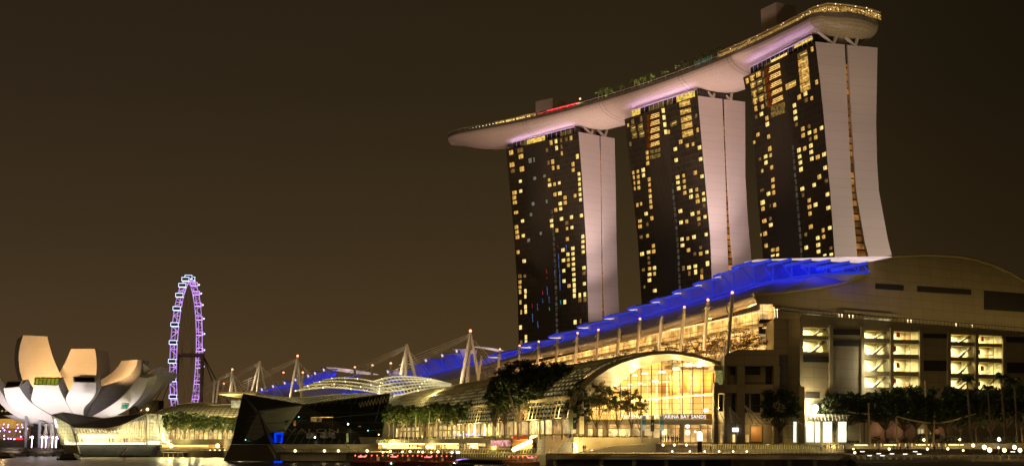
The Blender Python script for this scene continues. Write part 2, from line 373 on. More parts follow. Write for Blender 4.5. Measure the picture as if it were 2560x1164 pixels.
WINS[1] = zl(1260, 320, "75,255,m,45,55 170,232,d,65,55 177,295,m,52,55 272,338,c,34,58 313,330,c,14,55 84,382,m,52,55 187,425,m,50,62 92,445,d 170,553,b,32,36 110,672,m,48,46 174,655,b,32,40 108,724,m 114,773,m,46,42 126,877,m,46,38 193,965,b,34,38 130,1028,m 136,1080,m 141,1132,m 201,1118,b,34,40 490,152,m,30,60 541,138,b,28,50 593,128,d,22,50 648,118,d,24,50 697,105,m,28,55 547,207,b,28,55 598,195,d,18,50 447,230,d,24,50 602,262,m,20,52 763,295,b,30,60 506,350,m,32,58 462,360,d,26,50 511,415,m,26,52 563,408,m,26,50 718,376,m,32,56 719,437,m,32,44 780,477,b,28,42 469,540,m,26,40 475,592,b,38,42 525,583,m,28,42 575,570,b,28,38 783,530,b,28,42 785,582,b,28,42 789,637,b,28,42 792,690,b,30,42 796,745,b,30,42 530,690,m,34,48 581,678,b,40,46 739,702,m,30,46 635,722,m,34,46 637,776,m,34,46 585,785,b,38,44 590,838,b,34,42 538,850,m,34,46 494,962,b,36,40 598,942,b,38,44 702,925,b,34,44 805,908,b,34,44 498,1014,b,36,42 652,985,d 655,1043,m,24,38 707,1032,b,32,40 550,1062,m,30,46 820,1122,b,32,38 658,1148,b,30,34 303,787,c,30,44 443,762,c,18,46 281,898,c,28,42 382,1095,c,24,40 320,522,c,32,40 421,498,c,28,34") + \
 zl(1270, 590, "215,42,c,32,40 618,30,m,34,44 778,8,b,32,34 780,56,b,34,38 780,110,b,34,40 783,163,b,34,40 105,165,m,32,44 168,258,b,38,42 572,143,b,38,42 674,127,b,38,44 623,188,b,34,42 676,182,b,34,40 577,251,b,36,42 627,245,m,30,42 679,235,b,34,40 629,300,m,32,44 681,290,b,34,40 580,358,b,32,42 681,343,b,36,40 790,328,b,36,44 792,383,d 685,398,b,34,38 175,413,d,26,36 124,415,d 125,476,m,32,44 583,465,b,34,42 686,453,b,36,42 795,493,b,34,42 125,528,m,30,40 635,515,m,34,44 689,508,b,36,44 126,578,m,32,42 181,570,b,32,40 690,562,b,38,42 181,624,b,28,40 690,617,b,36,42 746,612,b,32,44 799,605,b,32,40 130,685,m,28,40 590,683,b,36,42 748,662,d 802,658,d 182,733,b,36,42 137,788,m,20,38 184,782,b,34,42 130,947,b,38,46 698,892,b,38,46 755,882,d,20,24 187,1047,b,32,38 187,1098,b,34,32 137,1103,d,36,34")
WINS[2] = zl(1560, 230, "200,810,b,36,48 203,865,b,32,46 96,838,m,24,44 144,826,m,26,40 102,888,m,18,44 148,881,m,28,44 108,945,m,16,44 151,938,m,28,44 113,1002,m,18,42 155,994,m,30,44 241,630,m,30,46 244,685,m,30,44 247,740,m,34,46 262,908,m,30,48 266,964,m,28,44 270,1024,m,30,44 274,1080,m,30,44 277,1136,m,30,46 590,517,m,38,50 658,556,m,34,48 718,542,m,28,44 786,577,b,38,50 534,593,b,38,44 543,708,b,36,46 797,697,b,38,46 742,837,m,36,52 558,885,b,40,42 620,869,m,26,44 812,876,b,36,44 561,940,b,36,40 626,927,m,30,44 629,988,m,32,44 569,1000,b,40,46 632,1047,m,36,44 695,1025,b,36,44 757,1013,m,28,44 826,1054,b,30,38 699,1085,b,36,44 760,1075,m,32,44 829,1116,b,32,46 766,1132,m,34,46 465,415,m,24,48 750,248,d,24,50 765,395,m,24,55 66,540,d,24,55 42,345,m,20,40 178,280,d,26,70 90,310,d,34,60") + \
 zl(1570, 490, "233,8,b,28,30 236,57,m,30,48 240,113,m,32,44 97,92,m,24,46 136,80,m,22,40 189,182,b,36,42 248,229,m,32,48 125,258,m,40,38 126,315,m,40,44 201,291,d,24,42 138,425,d,34,40 203,412,m,30,42 264,516,m,32,46 267,573,m,38,46 147,600,b,42,46 214,582,b,38,40 215,640,d,26,40 219,692,d,28,38 225,752,m,34,42 276,745,b,34,44 225,812,b,42,40 276,805,m,30,44 223,872,b,38,46 160,765,d,34,36 172,942,d,18,36 282,980,b,34,42 258,982,d,12,38 655,10,b,36,40 721,8,m,34,26 725,53,m,42,50 789,35,b,32,48 792,95,d,30,44 545,155,b,42,44 671,185,b,40,46 734,170,m,32,44 801,215,b,32,42 736,234,m,38,48 740,290,d,32,40 552,273,b,38,44 611,263,m,32,46 813,398,b,32,42 562,447,b,36,42 622,440,m,30,42 686,424,b,40,46 567,511,b,40,42 629,560,m,38,48 755,533,d,30,40 756,597,m,38,46 821,580,b,32,42 695,600,d,30,42 700,727,b,38,42 635,740,b,40,44 577,748,d,32,40 827,700,b,38,42 703,787,b,34,38 638,800,d,28,46 767,838,m,32,36 768,775,d,30,46")
WINS[3] = zl(1850, 90, "164,755,m,30,60 75,467,m,30,62 126,440,m,34,62 190,400,m,46,60 130,515,m,34,60 150,605,m,26,70 155,680,m,26,72 223,812,b,36,46 280,855,m,32,52 285,917,b,38,50 168,840,d,24,44 234,735,m,30,50 222,655,m,38,56 187,1025,m,34,44 298,1045,m,30,50 148,1105,m,22,38 566,722,b,34,48 573,790,b,36,48 578,857,b,38,46 587,920,d,30,42 615,636,m,38,58 681,600,b,38,50 688,668,d,34,50 746,648,m,28,48 653,965,m,38,48 658,1033,m,36,50 722,1005,b,36,44 718,940,d,28,48 782,988,m,32,52 848,955,b,36,46 788,1053,m,36,52 730,1072,d,28,48 737,1138,b,38,46 797,480,m,28,56 750,138,m,26,56 310,1155,m,34,20") + \
 zl(1870, 360, "227,50,m,38,54 184,130,b,38,44 187,193,b,34,46 235,116,m,26,44 124,155,d,28,40 246,242,m,32,50 148,278,m,24,40 258,372,m,36,50 261,440,m,34,46 267,503,m,34,50 213,516,b,40,44 147,478,d,40,30 153,607,b,46,54 156,672,m,36,48 277,632,m,32,48 232,642,d,12,38 232,775,d,28,42 171,798,m,46,48 237,840,b,40,44 178,930,m,42,52 134,942,m,14,36 189,1055,m,34,50 258,1100,m,36,40 306,1092,m,34,50 258,1158,b,40,24 308,1150,b,30,34 530,63,b,38,52 590,45,m,36,50 655,20,b,36,42 658,83,b,38,46 537,130,b,36,44 545,193,b,36,46 551,263,b,38,52 664,152,b,36,46 725,135,m,42,52 791,107,b,42,48 803,246,b,38,48 742,340,m,40,54 814,382,d,34,44 565,465,b,40,46 688,425,b,36,44 827,522,b,38,46 636,585,m,32,48 640,652,m,40,48 703,630,b,42,48 645,722,m,34,50 836,662,b,44,46 653,858,m,42,52 851,870,b,38,44 781,895,m,28,50 726,975,b,38,46 786,963,m,34,48 600,940,d,30,44 731,1047,b,42,46 606,1075,b,38,46 734,1115,b,40,46 862,1080,d,30,40 866,1145,b,38,34 798,1152,b,34,22 572,530,d,26,46")
TNAME = {1: 'farthest, leftmost hotel tower with dark glass front and pale pink end walls', 2: 'middle hotel tower, pink-lit end walls, between the other two under the curved deck', 3: 'nearest, rightmost hotel tower with beige end walls flaring at the bottom'}
def tower(k):
    sp = TSPEC[k]; yS, xS = sp['S'][0]; yE, xE = sp['E'][0]; yN, xN = sp['N'][0]
    SW = Uz(xS, yS, ZT); SE = Uz(xE, yE, ZT); NW = Uz(xN, yN, ZT)
    dv = Vector((SE.x-SW.x, SE.y-SW.y, 0)); NB = NW+dv; fv = NW-SW; fv.z = 0
    pS, o, d = profile(sp['S'], SW, SE); pa, _, _ = profile(sp['a'], SW, SE); pb, _, _ = profile(sp['b'], SW, SE); pE, _, _ = profile(sp['E'], SW, SE)
    pN, oN, dN = profile(sp['N'], NW, NB)
    def S(z, pr=pS): q = o+d*interp(pr, z); q.z = z; return q
    def N(z, pr=None):
        if pr is None: q = oN+dN*interp(pN, z)
        else: q = o+fv+d*interp(pr, z)
        q.z = z; return q
    base = (SW+SE)/2+fv/2; base.z = 5
    t = thing('hotel_tower', base, TNAME[k], 'tower')
    def slab(p0, p1, north0=None):
        rs = [[S(z, p0), S(z, p1), N(z, p1), (N(z) if north0 else N(z, p0))] for z in LEV]
        mb = MB(); mb.rings(rs)
        return mb
    # west slab body, east slab body
    # end walls are skins 0.25 m proud of the bodies, facade is its own skin
    body = slab(pS, pa, True); body.build('west_wing', M['roofdark'], t)
    slab(pb, pE).build('east_wing', M['tower_wall'], t)
    ny = -fv.normalized()*.25
    w1 = MB().rings([[S(z)+ny, S(z, pa)+ny, S(z, pa)+ny*.1, S(z)+ny*.1] for z in LEV]); w1.build('end_wall', M['tower_wall'], t)
    w2 = MB().rings([[S(z, pb)+ny, S(z, pE)+ny, S(z, pE)+ny*.1, S(z, pb)+ny*.1] for z in LEV]); w2.build('end_wall', M['tower_wall'], t)
    # facade with three vertical zones
    wn = Vector((-fv.y, fv.x, 0)).normalized()
    if wn.dot(-d) < 0: wn = -wn
    def fp(u, z, off=.2): return S(z).lerp(N(z), u)+wn*off
    LV2 = [5+k2*3.4 for k2 in range(56)]+[ZT]
    def skin(u0, u1, m, name, off):
        nn = 8; rs = []
        for z in LV2: rs.append([fp(lerp(u0, u1, j/nn), z, off) for j in range(nn+1)])
        mb = MB().rings(rs, cap=False, closed=False)
        return mb.build(name, m, t)
    skin(0, .42, M['facade'], 'glass_facade', .2); skin(.42, .74, M['facade_fin'], 'finned_facade', .24); skin(.74, 1, M['facade'], 'glass_facade', .2)
    # slender bright edge trim down the stair recess
    rec = MB()
    for j in range(44):
        z = 12+j*3.4
        if z < 150-(k-1)*0: rec.poly([fp(u, zz, .3) for u, zz in ((.415, z), (.445, z), (.445, z+2.5), (.415, z+2.5))])
    rec.build('stair_windows', EM['dimgrey'], t)
    def solve(px, py):
        u, z = .5, 140.
        for _ in range(14):
            a = proj(fp(u, z, .3)); b = proj(fp(u+.01, z, .3)); c = proj(fp(u, z+1, .3))
            j11, j21 = (b[0]-a[0])/.01, (b[1]-a[1])/.01; j12, j22 = c[0]-a[0], c[1]-a[1]; det = j11*j22-j12*j21
            rx, ry = px-a[0], py-a[1]; du = (rx*j22-j12*ry)/det; dz = (j11*ry-rx*j21)/det
            u = min(1.05, max(-.05, u+du)); z = min(200, max(20, z+dz))
        return u, z
    TW[k] = dict(fp=fp, solve=solve, S=S, N=N, pE=pE, pS=pS, pa=pa, pb=pb, SW=SW, SE=SE, NW=NW, fv=fv, d=d, wn=wn, t=t, base=base)
    L = math.hypot(fv.x, fv.y)
    for i, (px, py, kk, w, h) in enumerate(WINS[k][:100]):
        u, z = solve(px, py); p0 = proj(fp(u, z)); p1 = proj(fp(u+.1, z)); du = .1*w*.86/abs(p1[0]-p0[0])/2
        p2 = proj(fp(u, z+5)); dz = 5*h*.80/abs(p2[1]-p0[1])/2
        dz = min(dz, 3.2)
        o1 = MB().prism([fp(u-du, z-dz, .25), fp(u+du, z-dz, .25), fp(u+du, z+dz, .25), fp(u-du, z+dz, .25)], wn*.12)
        if h > 9:   # a mullion and a curtain edge
            o1.prism([fp(u+du*.28, z-dz, .4), fp(u+du*.42, z-dz, .4), fp(u+du*.42, z+dz, .4), fp(u+du*.28, z+dz, .4)], wn*.08, 1)
        o1.build('window', [EM[{'b': 'bright', 'm': 'mid', 'd': 'dim', 'c': 'cool'}[kk]], M['darksteel']], t)
    rest = WINS[k][100:]
    if rest:
        mb = MB()
        for px, py, kk, w, h in rest:
            u, z = solve(px, py); du = w*.88/L/4.4/2*1.3; dz = 1.3
            mb.prism([fp(u-du, z-dz, .25), fp(u+du, z-dz, .25), fp(u+du, z+dz, .25), fp(u-du, z+dz, .25)], wn*.12, {'b': 0, 'm': 1, 'd': 2, 'c': 3}[kk])
        tag(mb.build('window', [EM['bright'], EM['mid'], EM['dim'], EM['cool']], t), kind='stuff')
    # atrium slot between the wings: dark glass with lit floors, set back
    back = fv.normalized()*.7
    MB().rings([[S(z, pa)+back, S(z, pb)+back, S(z, pb)+back*2, S(z, pa)+back*2] for z in LEV]).build('atrium_glass', M['darkglass'], t)
    MB().rings([[S(z, pa).lerp(S(z, pb), .10)+back*.8, S(z, pa).lerp(S(z, pb), .92)+back*.8] for z in LEV if 10 < z < 190], cap=False, closed=False).build('atrium_floor_lights', EM['atrium'], t)
    return t
EM['dimgrey'] = emis('stair_window', (.9, .75, .5), .055, .8, .4)
EM['atriumdim'] = emis('atrium_light_dim', (.8, .25, .08), .10, .6, .4)
EM['ceil'] = emis('ceiling_light', (1, .62, .16), 1.1, .5, .9)
EM['club'] = emis('club_interior', (.75, .16, .02), .13, .7, .6)
EM['clubgold'] = emis('lounge_interior', (1, .55, .12), .55, .7, .7)
EM['golddim'] = emis('lounge_interior_dim', (1, .60, .15), .16, .8, .8)
for k in (1, 2, 3): tower(k)
# double-height club rooms near the tops of the middle and nearest towers
def club(k, quads):
    T = TW[k]
    for name, q, m, n in quads:
        pts = [T['fp'](*T['solve'](x, y), .27) for x, y in q]
        o = MB().prism(pts, T['wn']*.08).build(name, EM[m], T['t'])
        if n:
            mb = MB()
            for j in range(n):     # slanting rows of ceiling lights
                f = (j+.5)/n
                a = pts[3].lerp(pts[0], f*.75+.04); b = pts[2].lerp(pts[1], f*.75-.04+.04)
                c0 = a.lerp(b, .25+.35*(1-f)*.4); c1 = a.lerp(b, .97)
                mb.prism([c0, c1, c1+V(0, 0, -.42), c0+V(0, 0, -.42)], T['wn']*.22)
            mb.build('ceiling_lights', EM['ceil'], o)
def zq(ox, oy, *p): return [(ox+a/4.159, oy+b/4.159) for a, b in p]
q2 = []
for a, b in ((205, 285), (280, 357), (352, 428), (425, 500), (500, 572)):
    q2.append(('club_room', zq(1560, 230, (242, b+22), (378, b-18), (370, a-2), (232, a+38)), 'club', 3))
for a, b in ((78, 140), (160, 218), (235, 300), (305, 370), (383, 455)):
    sh = (a-78)*.1
    q2.append(('lounge_window', zq(1560, 230, (580+sh, b+22), (690+sh, b-10), (684+sh, a), (575+sh, a+32)), 'clubgold', 1))
for a, b in ((322, 392), (395, 462)):
    for x in (64, 140): q2.append(('lounge_window', zq(1560, 230, (x+8+(a-322)*.2, b+36-x*.15), (x+58+(a-322)*.2, b+22-x*.15), (x+54+(a-322)*.2, a+22-x*.15), (x+4+(a-322)*.2, a+42-x*.15)), 'golddim', 1))
for a in (168, 240, 314, 390): q2.append(('lobby_window', zq(1560, 230, (396+(a-168)*.12, a+50), (424+(a-168)*.12, a+46), (420+(a-168)*.12, a), (390+(a-168)*.12, a+4)), 'bright', 0))
for a, b in ((578, 625), (635, 680)): q2.append(('dim_bar_window', zq(1560, 230, (275, b+20), (380, b-8), (378, a), (270, a+28)), 'golddim', 0))
q2.append(('lounge_window', zq(1560, 230, (485, 362), (548, 342), (546, 290), (480, 315)), 'golddim', 1))
club(2, q2)
q3 = []
for a, b in ((280, 350), (362, 430), (448, 515), (530, 590), (612, 680)):
    sh = (a-280)*.1
    q3.append(('club_room', zq(1850, 90, (262+sh, b+66), (425+sh, b-10), (415+sh, a-8), (250+sh, a+65)), 'club', 3))
for a, b in ((150, 205), (218, 285), (300, 372), (385, 455), (470, 545)):
    sh = (a-150)*.09
    q3.append(('lounge_window', zq(1850, 90, (605+sh, b+45), (705+sh, b+5), (695+sh, a-8), (595+sh, a+42)), 'clubgold' if a > 200 else 'golddim', 1))
for a in (388, 470, 548, 630):
    for x in (95, 160): q3.append(('lounge_window', zq(1850, 90, (x+8+(a-388)*.12, a+78-(x-95)*.45), (x+62+(a-388)*.12, a+52-(x-95)*.45), (x+56+(a-388)*.12, a-4-(x-95)*.45), (x+2+(a-388)*.12, a+22-(x-95)*.45)), 'golddim', 1))
for a in (370, 450, 528, 600, 675): q3.append(('lobby_window', zq(1850, 90, (232+(a-370)*.12, a+62), (250+(a-370)*.12, a+56), (248+(a-370)*.12, a-6), (228+(a-370)*.12, a)), 'golddim', 0))
q3.append(('lounge_window', zq(1850, 90, (480, 565), (582, 515), (578, 455), (474, 505)), 'clubgold', 1))
for a in (735, 795): q3.append(('dim_bar_window', zq(1850, 90, (325, a+55), (470, a+2), (462, a-50), (318, a+2)), 'golddim', 0))
club(3, q3)

# coloured reflections painted as thin glowing strips on the farthest tower's finned glass
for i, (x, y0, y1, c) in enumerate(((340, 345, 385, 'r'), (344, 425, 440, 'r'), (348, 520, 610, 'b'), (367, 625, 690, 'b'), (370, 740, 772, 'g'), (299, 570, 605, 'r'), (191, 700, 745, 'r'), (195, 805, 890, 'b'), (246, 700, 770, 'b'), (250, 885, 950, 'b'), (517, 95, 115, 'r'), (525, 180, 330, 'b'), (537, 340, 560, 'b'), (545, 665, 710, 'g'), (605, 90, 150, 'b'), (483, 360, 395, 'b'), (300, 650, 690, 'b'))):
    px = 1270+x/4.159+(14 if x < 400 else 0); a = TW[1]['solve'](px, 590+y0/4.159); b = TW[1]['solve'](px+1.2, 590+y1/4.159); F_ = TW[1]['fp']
    MB().prism([F_(b[0]-.0035, b[1], .3), F_(b[0]+.0035, b[1], .3), F_(a[0]+.0035, a[1], .3), F_(a[0]-.0035, a[1], .3)], TW[1]['wn']*.06).build('painted_reflection', EM['st'+c] if 'st'+c in EM else EM.setdefault('st'+c, emis('streak_'+c, {'r': (1, .05, .1), 'b': (.2, .35, 1), 'g': (.05, .8, .7)}[c], .32, .6, .5)), TW[1]['t'])

# crowns on the tower roofs, struts
def crown(k, parts, g0=.06, g1=.995):
    T = TW[k]; fp = T['fp']; t = T['t']; din = T['d']*1
    def q(u, ins, z): p = fp(u, ZT, 0); p = p+din*ins; p.z = z; return p
    H = ZT+4.3
    MB().prism([q(g1*.93, 1.5, ZT+.01), q(g0, 1.5, ZT+.01), q(g0, 22, ZT+.01), q(g1*.93, 22, ZT+.01)], (0, 0, 4.2)).build('roof_plant_room', M['darkglass'], t)
    cap = MB()
    cap.beam(q(g0, .8, H), q(g1*.93, .8, H), .35); 
    for j in range(15): cap.beam(q(lerp(g0, g1*.93, j/14), .8, ZT), q(lerp(g0, g1*.93, j/14), .8, H), .14)
    cap.build('roof_parapet', M['steel'], t)
    for u0, u1, z0, z1, m in parts:
        MB().prism([q(u1, 1.3, ZT+z0), q(u0, 1.3, ZT+z0), q(u0, 1.3, ZT+z1), q(u1, 1.3, ZT+z1)], T['wn']*.1).build('roof_window', EM[m], t)
    # core under the deck
    c = (T['SW']+T['SE'])/2
    MB().box(c+T['fv']*.12+V(0, 0, 2.6), (7, 9, 5), math.atan2(T['d'].y, T['d'].x)).build('lift_core', mat('core_wall', (.22, .18, .16), .7) if k == 1 else bpy.data.materials['core_wall'], t)
EM['crown'] = emis('crown_glow', (1, .66, .10), .85, .6, .7); EM['crowndim'] = emis('crown_glow_dim', (1, .62, .12), .10, .6, .5)
crown(1, [(.47, .72, .6, 3.6, 'crown'), (.72, .8, .6, 3.4, 'crowndim'), (.1, .25, .5, 3, 'crowndim')])
crown(2, [(.06, .30, .6, 4, 'crown'), (.36, .44, .6, 3.8, 'crowndim'), (.47, .68, .5, 3.8, 'crowndim'), (.80, .92, .6, 4, 'crown')], .02)
crown(3, [(.06, .30, 2.6, 4, 'crown'), (.40, .62, 1.2, 2.4, 'ceil'), (.64, .72, .8, 2, 'crowndim')], .06)
for k, L in ((3, ((2085, 108, 2062, 80), (2085, 108, 2101, 85), (2140, 112, 2122, 87), (2140, 112, 2155, 84))),
             (2, ((1784, 240, 1768, 213), (1784, 240, 1797, 222), (1829, 248, 1814, 226), (1829, 248, 1840, 225))),
             (1, ((1480, 335, 1458, 303), (1480, 335, 1492, 319), (1514, 342, 1502, 321), (1514, 342, 1527, 321)))):
    T = TW[k]; q = -T['fv'].normalized()*.3
    A, B = T['SW'], T['SE']
    for a, b, c, d2 in L:
        f = onpl(a, b, A, B)+q*-2; f.z = ZT-.2
        h = onpl(c, d2, A, B)+q*-2
        h = h+Vector((T['fv'].x, T['fv'].y, 0)).normalized()*2.5
        MB().tube([f, h+(h-f)*.25], .85, 8).build('v_strut', M['white'], T['t'])

# ================================================================== ROOFTOP DECK (boat-shaped)
HC = (-308.3, 356.7); HR = 509.5; DECK = 208.4
def hp(a, u, z): r = HR+u; return V(HC[0]+r*math.cos(math.radians(a)), HC[1]+r*math.sin(math.radians(a)), z)
def hull():
    t = thing('rooftop_deck', hp(39, 0, 199), 'long curved boat-shaped rooftop deck with pale tiled underside bridging the three towers', 'roof deck')
    A = [22.7, 23.6]+[24.2+k*.8 for k in range(36)]
    tip = [52.6+.55*k for k in range(8)]+[56.9, 57.2, 57.45, 57.65, 57.8]
    A += [a for a in tip if a > A[-1]+.2]
    def wd(a):
        w = 20.0; d = 8.2; z0 = 207.3; sh = 0
        if a > 50.5: f = min(1, (a-50.5)/7.3); w = 20*max(.03, math.sqrt(max(0, 1-f**4.5))); d = 8.2*max(.34, (1-f**4)); sh = -8*f*f
        return w, d, z0, sh
    rs = []; top = []; fas = []
    for a in A:
        w, d, z0, sh = wd(a); r = []
        for j in range(21):
            th = math.pi*j/20; c = math.cos(th); r.append(hp(a, sh-w*c, z0-d*abs(math.sin(th))**.92))
        rs.append(r); top.append((hp(a, sh-w, DECK), hp(a, sh+w, DECK), hp(a, sh-w, z0), hp(a, sh+w, z0)))
    mb = MB().rings(rs, cap=False, closed=False); mb.build('underside', M['hull'], t, smooth=False)
    # stern end plate
    st = MB()
    outd = (hp(20.7, 0, 0)-hp(22.7, 0, 0)).normalized(); R3 = []
    for f in (0, .25, .5, .72, .88, 1.0):
        r = []
        for j, p in enumerate(rs[0]):
            u_ = -20*math.cos(math.pi*j/20); k_ = 1-.20*f; zz_ = p.z; cpt = hp(22.7, 0, zz_)
            q = cpt+(p-cpt)*k_; q.z = 207.3-(207.3-p.z)*(1-.88*f*f); r.append(q+outd*(10.5*math.sin(f*math.pi/2)*(1-(u_/20)**2*.45)))
        R3.append(r)
    st.rings(R3, cap=False, closed=False); st.build('stern_face', M['hullstern'], t)
    tp_ = [q for q in R3[-1]]; sd = MB(); sd.rings([[R3[k_][0] for k_ in range(6)]+[q for q in R3[-1]][1:]+[R3[k_][-1] for k_ in range(4, -1, -1)], [q+V(0, 0, 0) for q in ([V(R3[k_][0].x, R3[k_][0].y, 209.4) for k_ in range(6)]+[V(q.x, q.y, 209.4) for q in R3[-1]][1:]+[V(R3[k_][-1].x, R3[k_][-1].y, 209.4) for k_ in range(4, -1, -1)])]], cap=False, closed=False)
    sd.poly([V(R3[k_][0].x, R3[k_][0].y, DECK) for k_ in range(6)]+[V(q.x, q.y, DECK) for q in R3[-1]][1:]+[V(R3[k_][-1].x, R3[k_][-1].y, DECK) for k_ in range(4, -1, -1)]); sd.build('stern_rim', M['hullfascia'], t)
    dk = MB(); dk.rings([[b[0], b[1]] for b in top], cap=False, closed=False); dk.build('deck_floor', M['roofdark'], t)
    fs = MB()
    out = [b[2] for b in top]+[b[3] for b in reversed(top)]; outt = [b[0] for b in top]+[b[1] for b in reversed(top)]
    c0 = [p.copy() for p in out]
    n = len(out)
    for k in range(n):
        if k == n-1: continue
        fs.poly([out[k], out[k+1], outt[k+1]+V(0, 0, .9), outt[k]+V(0, 0, .9)])
    fs.poly([out[-1], out[0], outt[0]+V(0, 0, .9), outt[-1]+V(0, 0, .9)])
    fs.build('rim', M['hullfascia'], t)
    rl = MB(); rl.tube([p+V(0, 0, 2.0) for p in outt], .10, 4)
    for p in outt[::1]: rl.beam(p+V(0, 0, .9), p+V(0, 0, 2.0), .08)
    rl.build('railing', M['steel'], t)
    # expansion joints across the belly
    for a in (49.6, 42.2, 34.6, 30.0):
        w, d, z0, sh = wd(a); J = MB()
        for da in (0, .35):
            J.tube([hp(a+da, sh-w*math.cos(math.pi*j/20)*1.004, z0-d*1.01*abs(math.sin(math.pi*j/20))**.92) for j in range(21)], .09, 4)
        J.build('expansion_joint', M['darksteel'], t)
    return t
M['hullstern'] = mat('stern_cladding', (.42, .35, .20), .5, brick=(2.4, 1.6, .07, 0, (.2, .16, .09)), var=.06, scale=.06)
deck = hull()
def hang(px, py, z):   # angle/offset on deck for a pixel at height z
    p = Uz(px, py, z); dx, dy = p.x-HC[0], p.y-HC[1]; return math.degrees(math.atan2(dy, dx)), math.hypot(dx, dy)-HR
# rooftop buildings
def roofbox(a0, a1, u0, u1, z0, z1, name, m, label, cat):
    n = 6; pts = [hp(lerp(a0, a1, k/n), u0, z0) for k in range(n+1)]+[hp(lerp(a1, a0, k/n), u1, z0) for k in range(n+1)]
    o = MB().prism(pts, (0, 0, z1-z0)).build(name, m); tag(o, label, cat); return o
M['penthouse'] = mat('lift_house_wall', (.36, .29, .25), .7, brick=(3, 3, .06, 0, (.28, .22, .19)), var=.08)
roofbox(48.5, 50.1, -5, 8, DECK, 224, 'lift_house', M['penthouse'], 'pale box on the left end of the rooftop deck, above the red-lit terrace', 'lift house')
roofbox(27.2, 28.6, -9, 4, DECK, 231, 'lift_house', M['penthouse'], 'pale box on the rooftop deck above the nearest tower, cut by the frame', 'lift house')
# left end restaurants
tr = thing('rooftop_restaurant', hp(48.5, -12, DECK), 'low rooftop restaurant with golden and red neon light above the farthest tower', 'restaurant')
MB().prism([hp(a, -17, DECK+3.6) for a in (53, 52, 51, 50, 49)]+[hp(a, -6, DECK+4.4) for a in (49, 50, 51, 52, 53)], (0, 0, .5)).build('canopy', M['cream'], tr)
for k in range(8):
    a = 52.9-k*.5
    MB().prism([hp(a, -16.5, DECK+1.2), hp(a-.38, -16.5, DECK+1.2), hp(a-.38, -16.5, DECK+3.6), hp(a, -16.5, DECK+3.6)], (0, .3, 0)).build('lit_bay', EM['gold'], tr)
MB().prism([hp(a, -17.5, DECK+3.2) for a in (48.6, 47.6, 46.6, 45.6, 44.8)]+[hp(a, -7, DECK+4) for a in (44.8, 45.6, 46.6, 47.6, 48.6)], (0, 0, .5)).build('canopy', M['darksteel'], tr)
EM['redneon'] = emis('red_neon_tube', (1, .02, .05), 2.5)
MB().tube([hp(a, -17.7, DECK+3.1) for a in (47.8, 47, 46.2, 45.4, 44.8)], .28, 6).build('red_neon_tube', EM['redneon'], tr)
for k in range(9):
    a = 48.8-k*.42
    MB().prism([hp(a, -17.2, DECK+1.2), hp(a-.34, -17.2, DECK+1.2), hp(a-.34, -17.2, DECK+3.1), hp(a, -17.2, DECK+3.1)], (0, .3, 0)).build('red_lit_bay', EM['redglow2'] if 'redglow2' in EM else EM.setdefault('redglow2', emis('red_interior', (1, .05, .03), .45, .8, .8)), tr)
# row of small deck lamps along the left rim
for i in range(18):
    a = 55.2-i*.33; w = 19.2
    u = -w*math.sqrt(max(0, 1-(max(0, a-50.5)/7.6)**2.3))-8*(max(0, a-50.5)/7.6)**2*.95
    t0 = MB().beam(hp(a, u+.4, DECK), hp(a, u+.4, DECK+1.9), .1); t0.ball(hp(a, u+.4, DECK+2.0), .24, m=1)
    tag(t0.build('deck_lamp', [M['darksteel'], EM['bead']]), 'small yellow lamp on the rim near the left tip of the rooftop deck', 'lamp', 'deck lamps along the left rim')
pg = MB()
for j in range(14): pg.ball(hp(55.6, -12, DECK+2.2)+V(4.2*math.cos(j*.449), 3.2*math.sin(j*.449), .9*math.sin(j*.449+1)), .25, 6, 4)
pg2 = thing('lantern_ring', hp(55.6, -12, DECK), 'ring of small rosy lights at the left tip of the rooftop deck', 'lights'); pg.build('bulbs', emis('rosy_bulb', (1, .55, .4), 4), pg2)
MB().tube([hp(55.6, -12, DECK), hp(55.6, -12, DECK+2.4)], .15).build('post', M['darksteel'], pg2)
# right end restaurant
tr = thing('rooftop_restaurant', hp(24, 0, DECK), 'golden-lit glass restaurant wrapping the right end of the rooftop deck', 'restaurant')
rim = [hp(a, -18.2, 0) for a in (31.5, 30, 28.5, 27, 25.5, 24, 23.2, 22.6)]+[hp(21.9-.35*(1-(u/18)**2), u, 0) for u in (-15, -9, -3, 3, 9, 14, 17)]
for i in range(len(rim)-1):
    p, q = rim[i], rim[i+1]; n0 = V(0, 0, DECK+.6); n = (q-p).normalized()*.25
    MB().prism([p+n+n0, q-n+n0, q-n+V(0, 0, DECK+3.4), p+n+V(0, 0, DECK+3.4)], (-(q-p).y*.02, (q-p).x*.02, 0)).build('lit_window', EM['gold2'] if 'gold2' in EM else EM.setdefault('gold2', emis('golden_restaurant', (1, .55, .12), .34, 1, 1.1)), tr)
rf = MB(); roofp = [p+V(0, 0, DECK+4.4) for p in rim]; inner = [p.lerp(hp(26.5, 3, 0), .35)+V(0, 0, DECK+5) for p in rim]
for i in range(len(rim)-1): rf.prism([roofp[i], roofp[i+1], inner[i+1], inner[i]], (0, 0, .5))
rf.build('canopy', M['cream'], tr)
bl = MB()
for i in range(len(rim)-1):
    for j in range(5):
        p = rim[i].lerp(rim[i+1], (j+random.random())/5)
        if random.random() < .55: bl.ball(p+V(0, 0, DECK+random.uniform(1.5, 5)), random.uniform(.14, .26), 6, 4)
bl.build('bulbs', EM['bead'], tr)
sw = thing('glass_screen', hp(33, -18, DECK), 'small green glass wind screen on the rim left of the golden restaurant', 'glass screen')
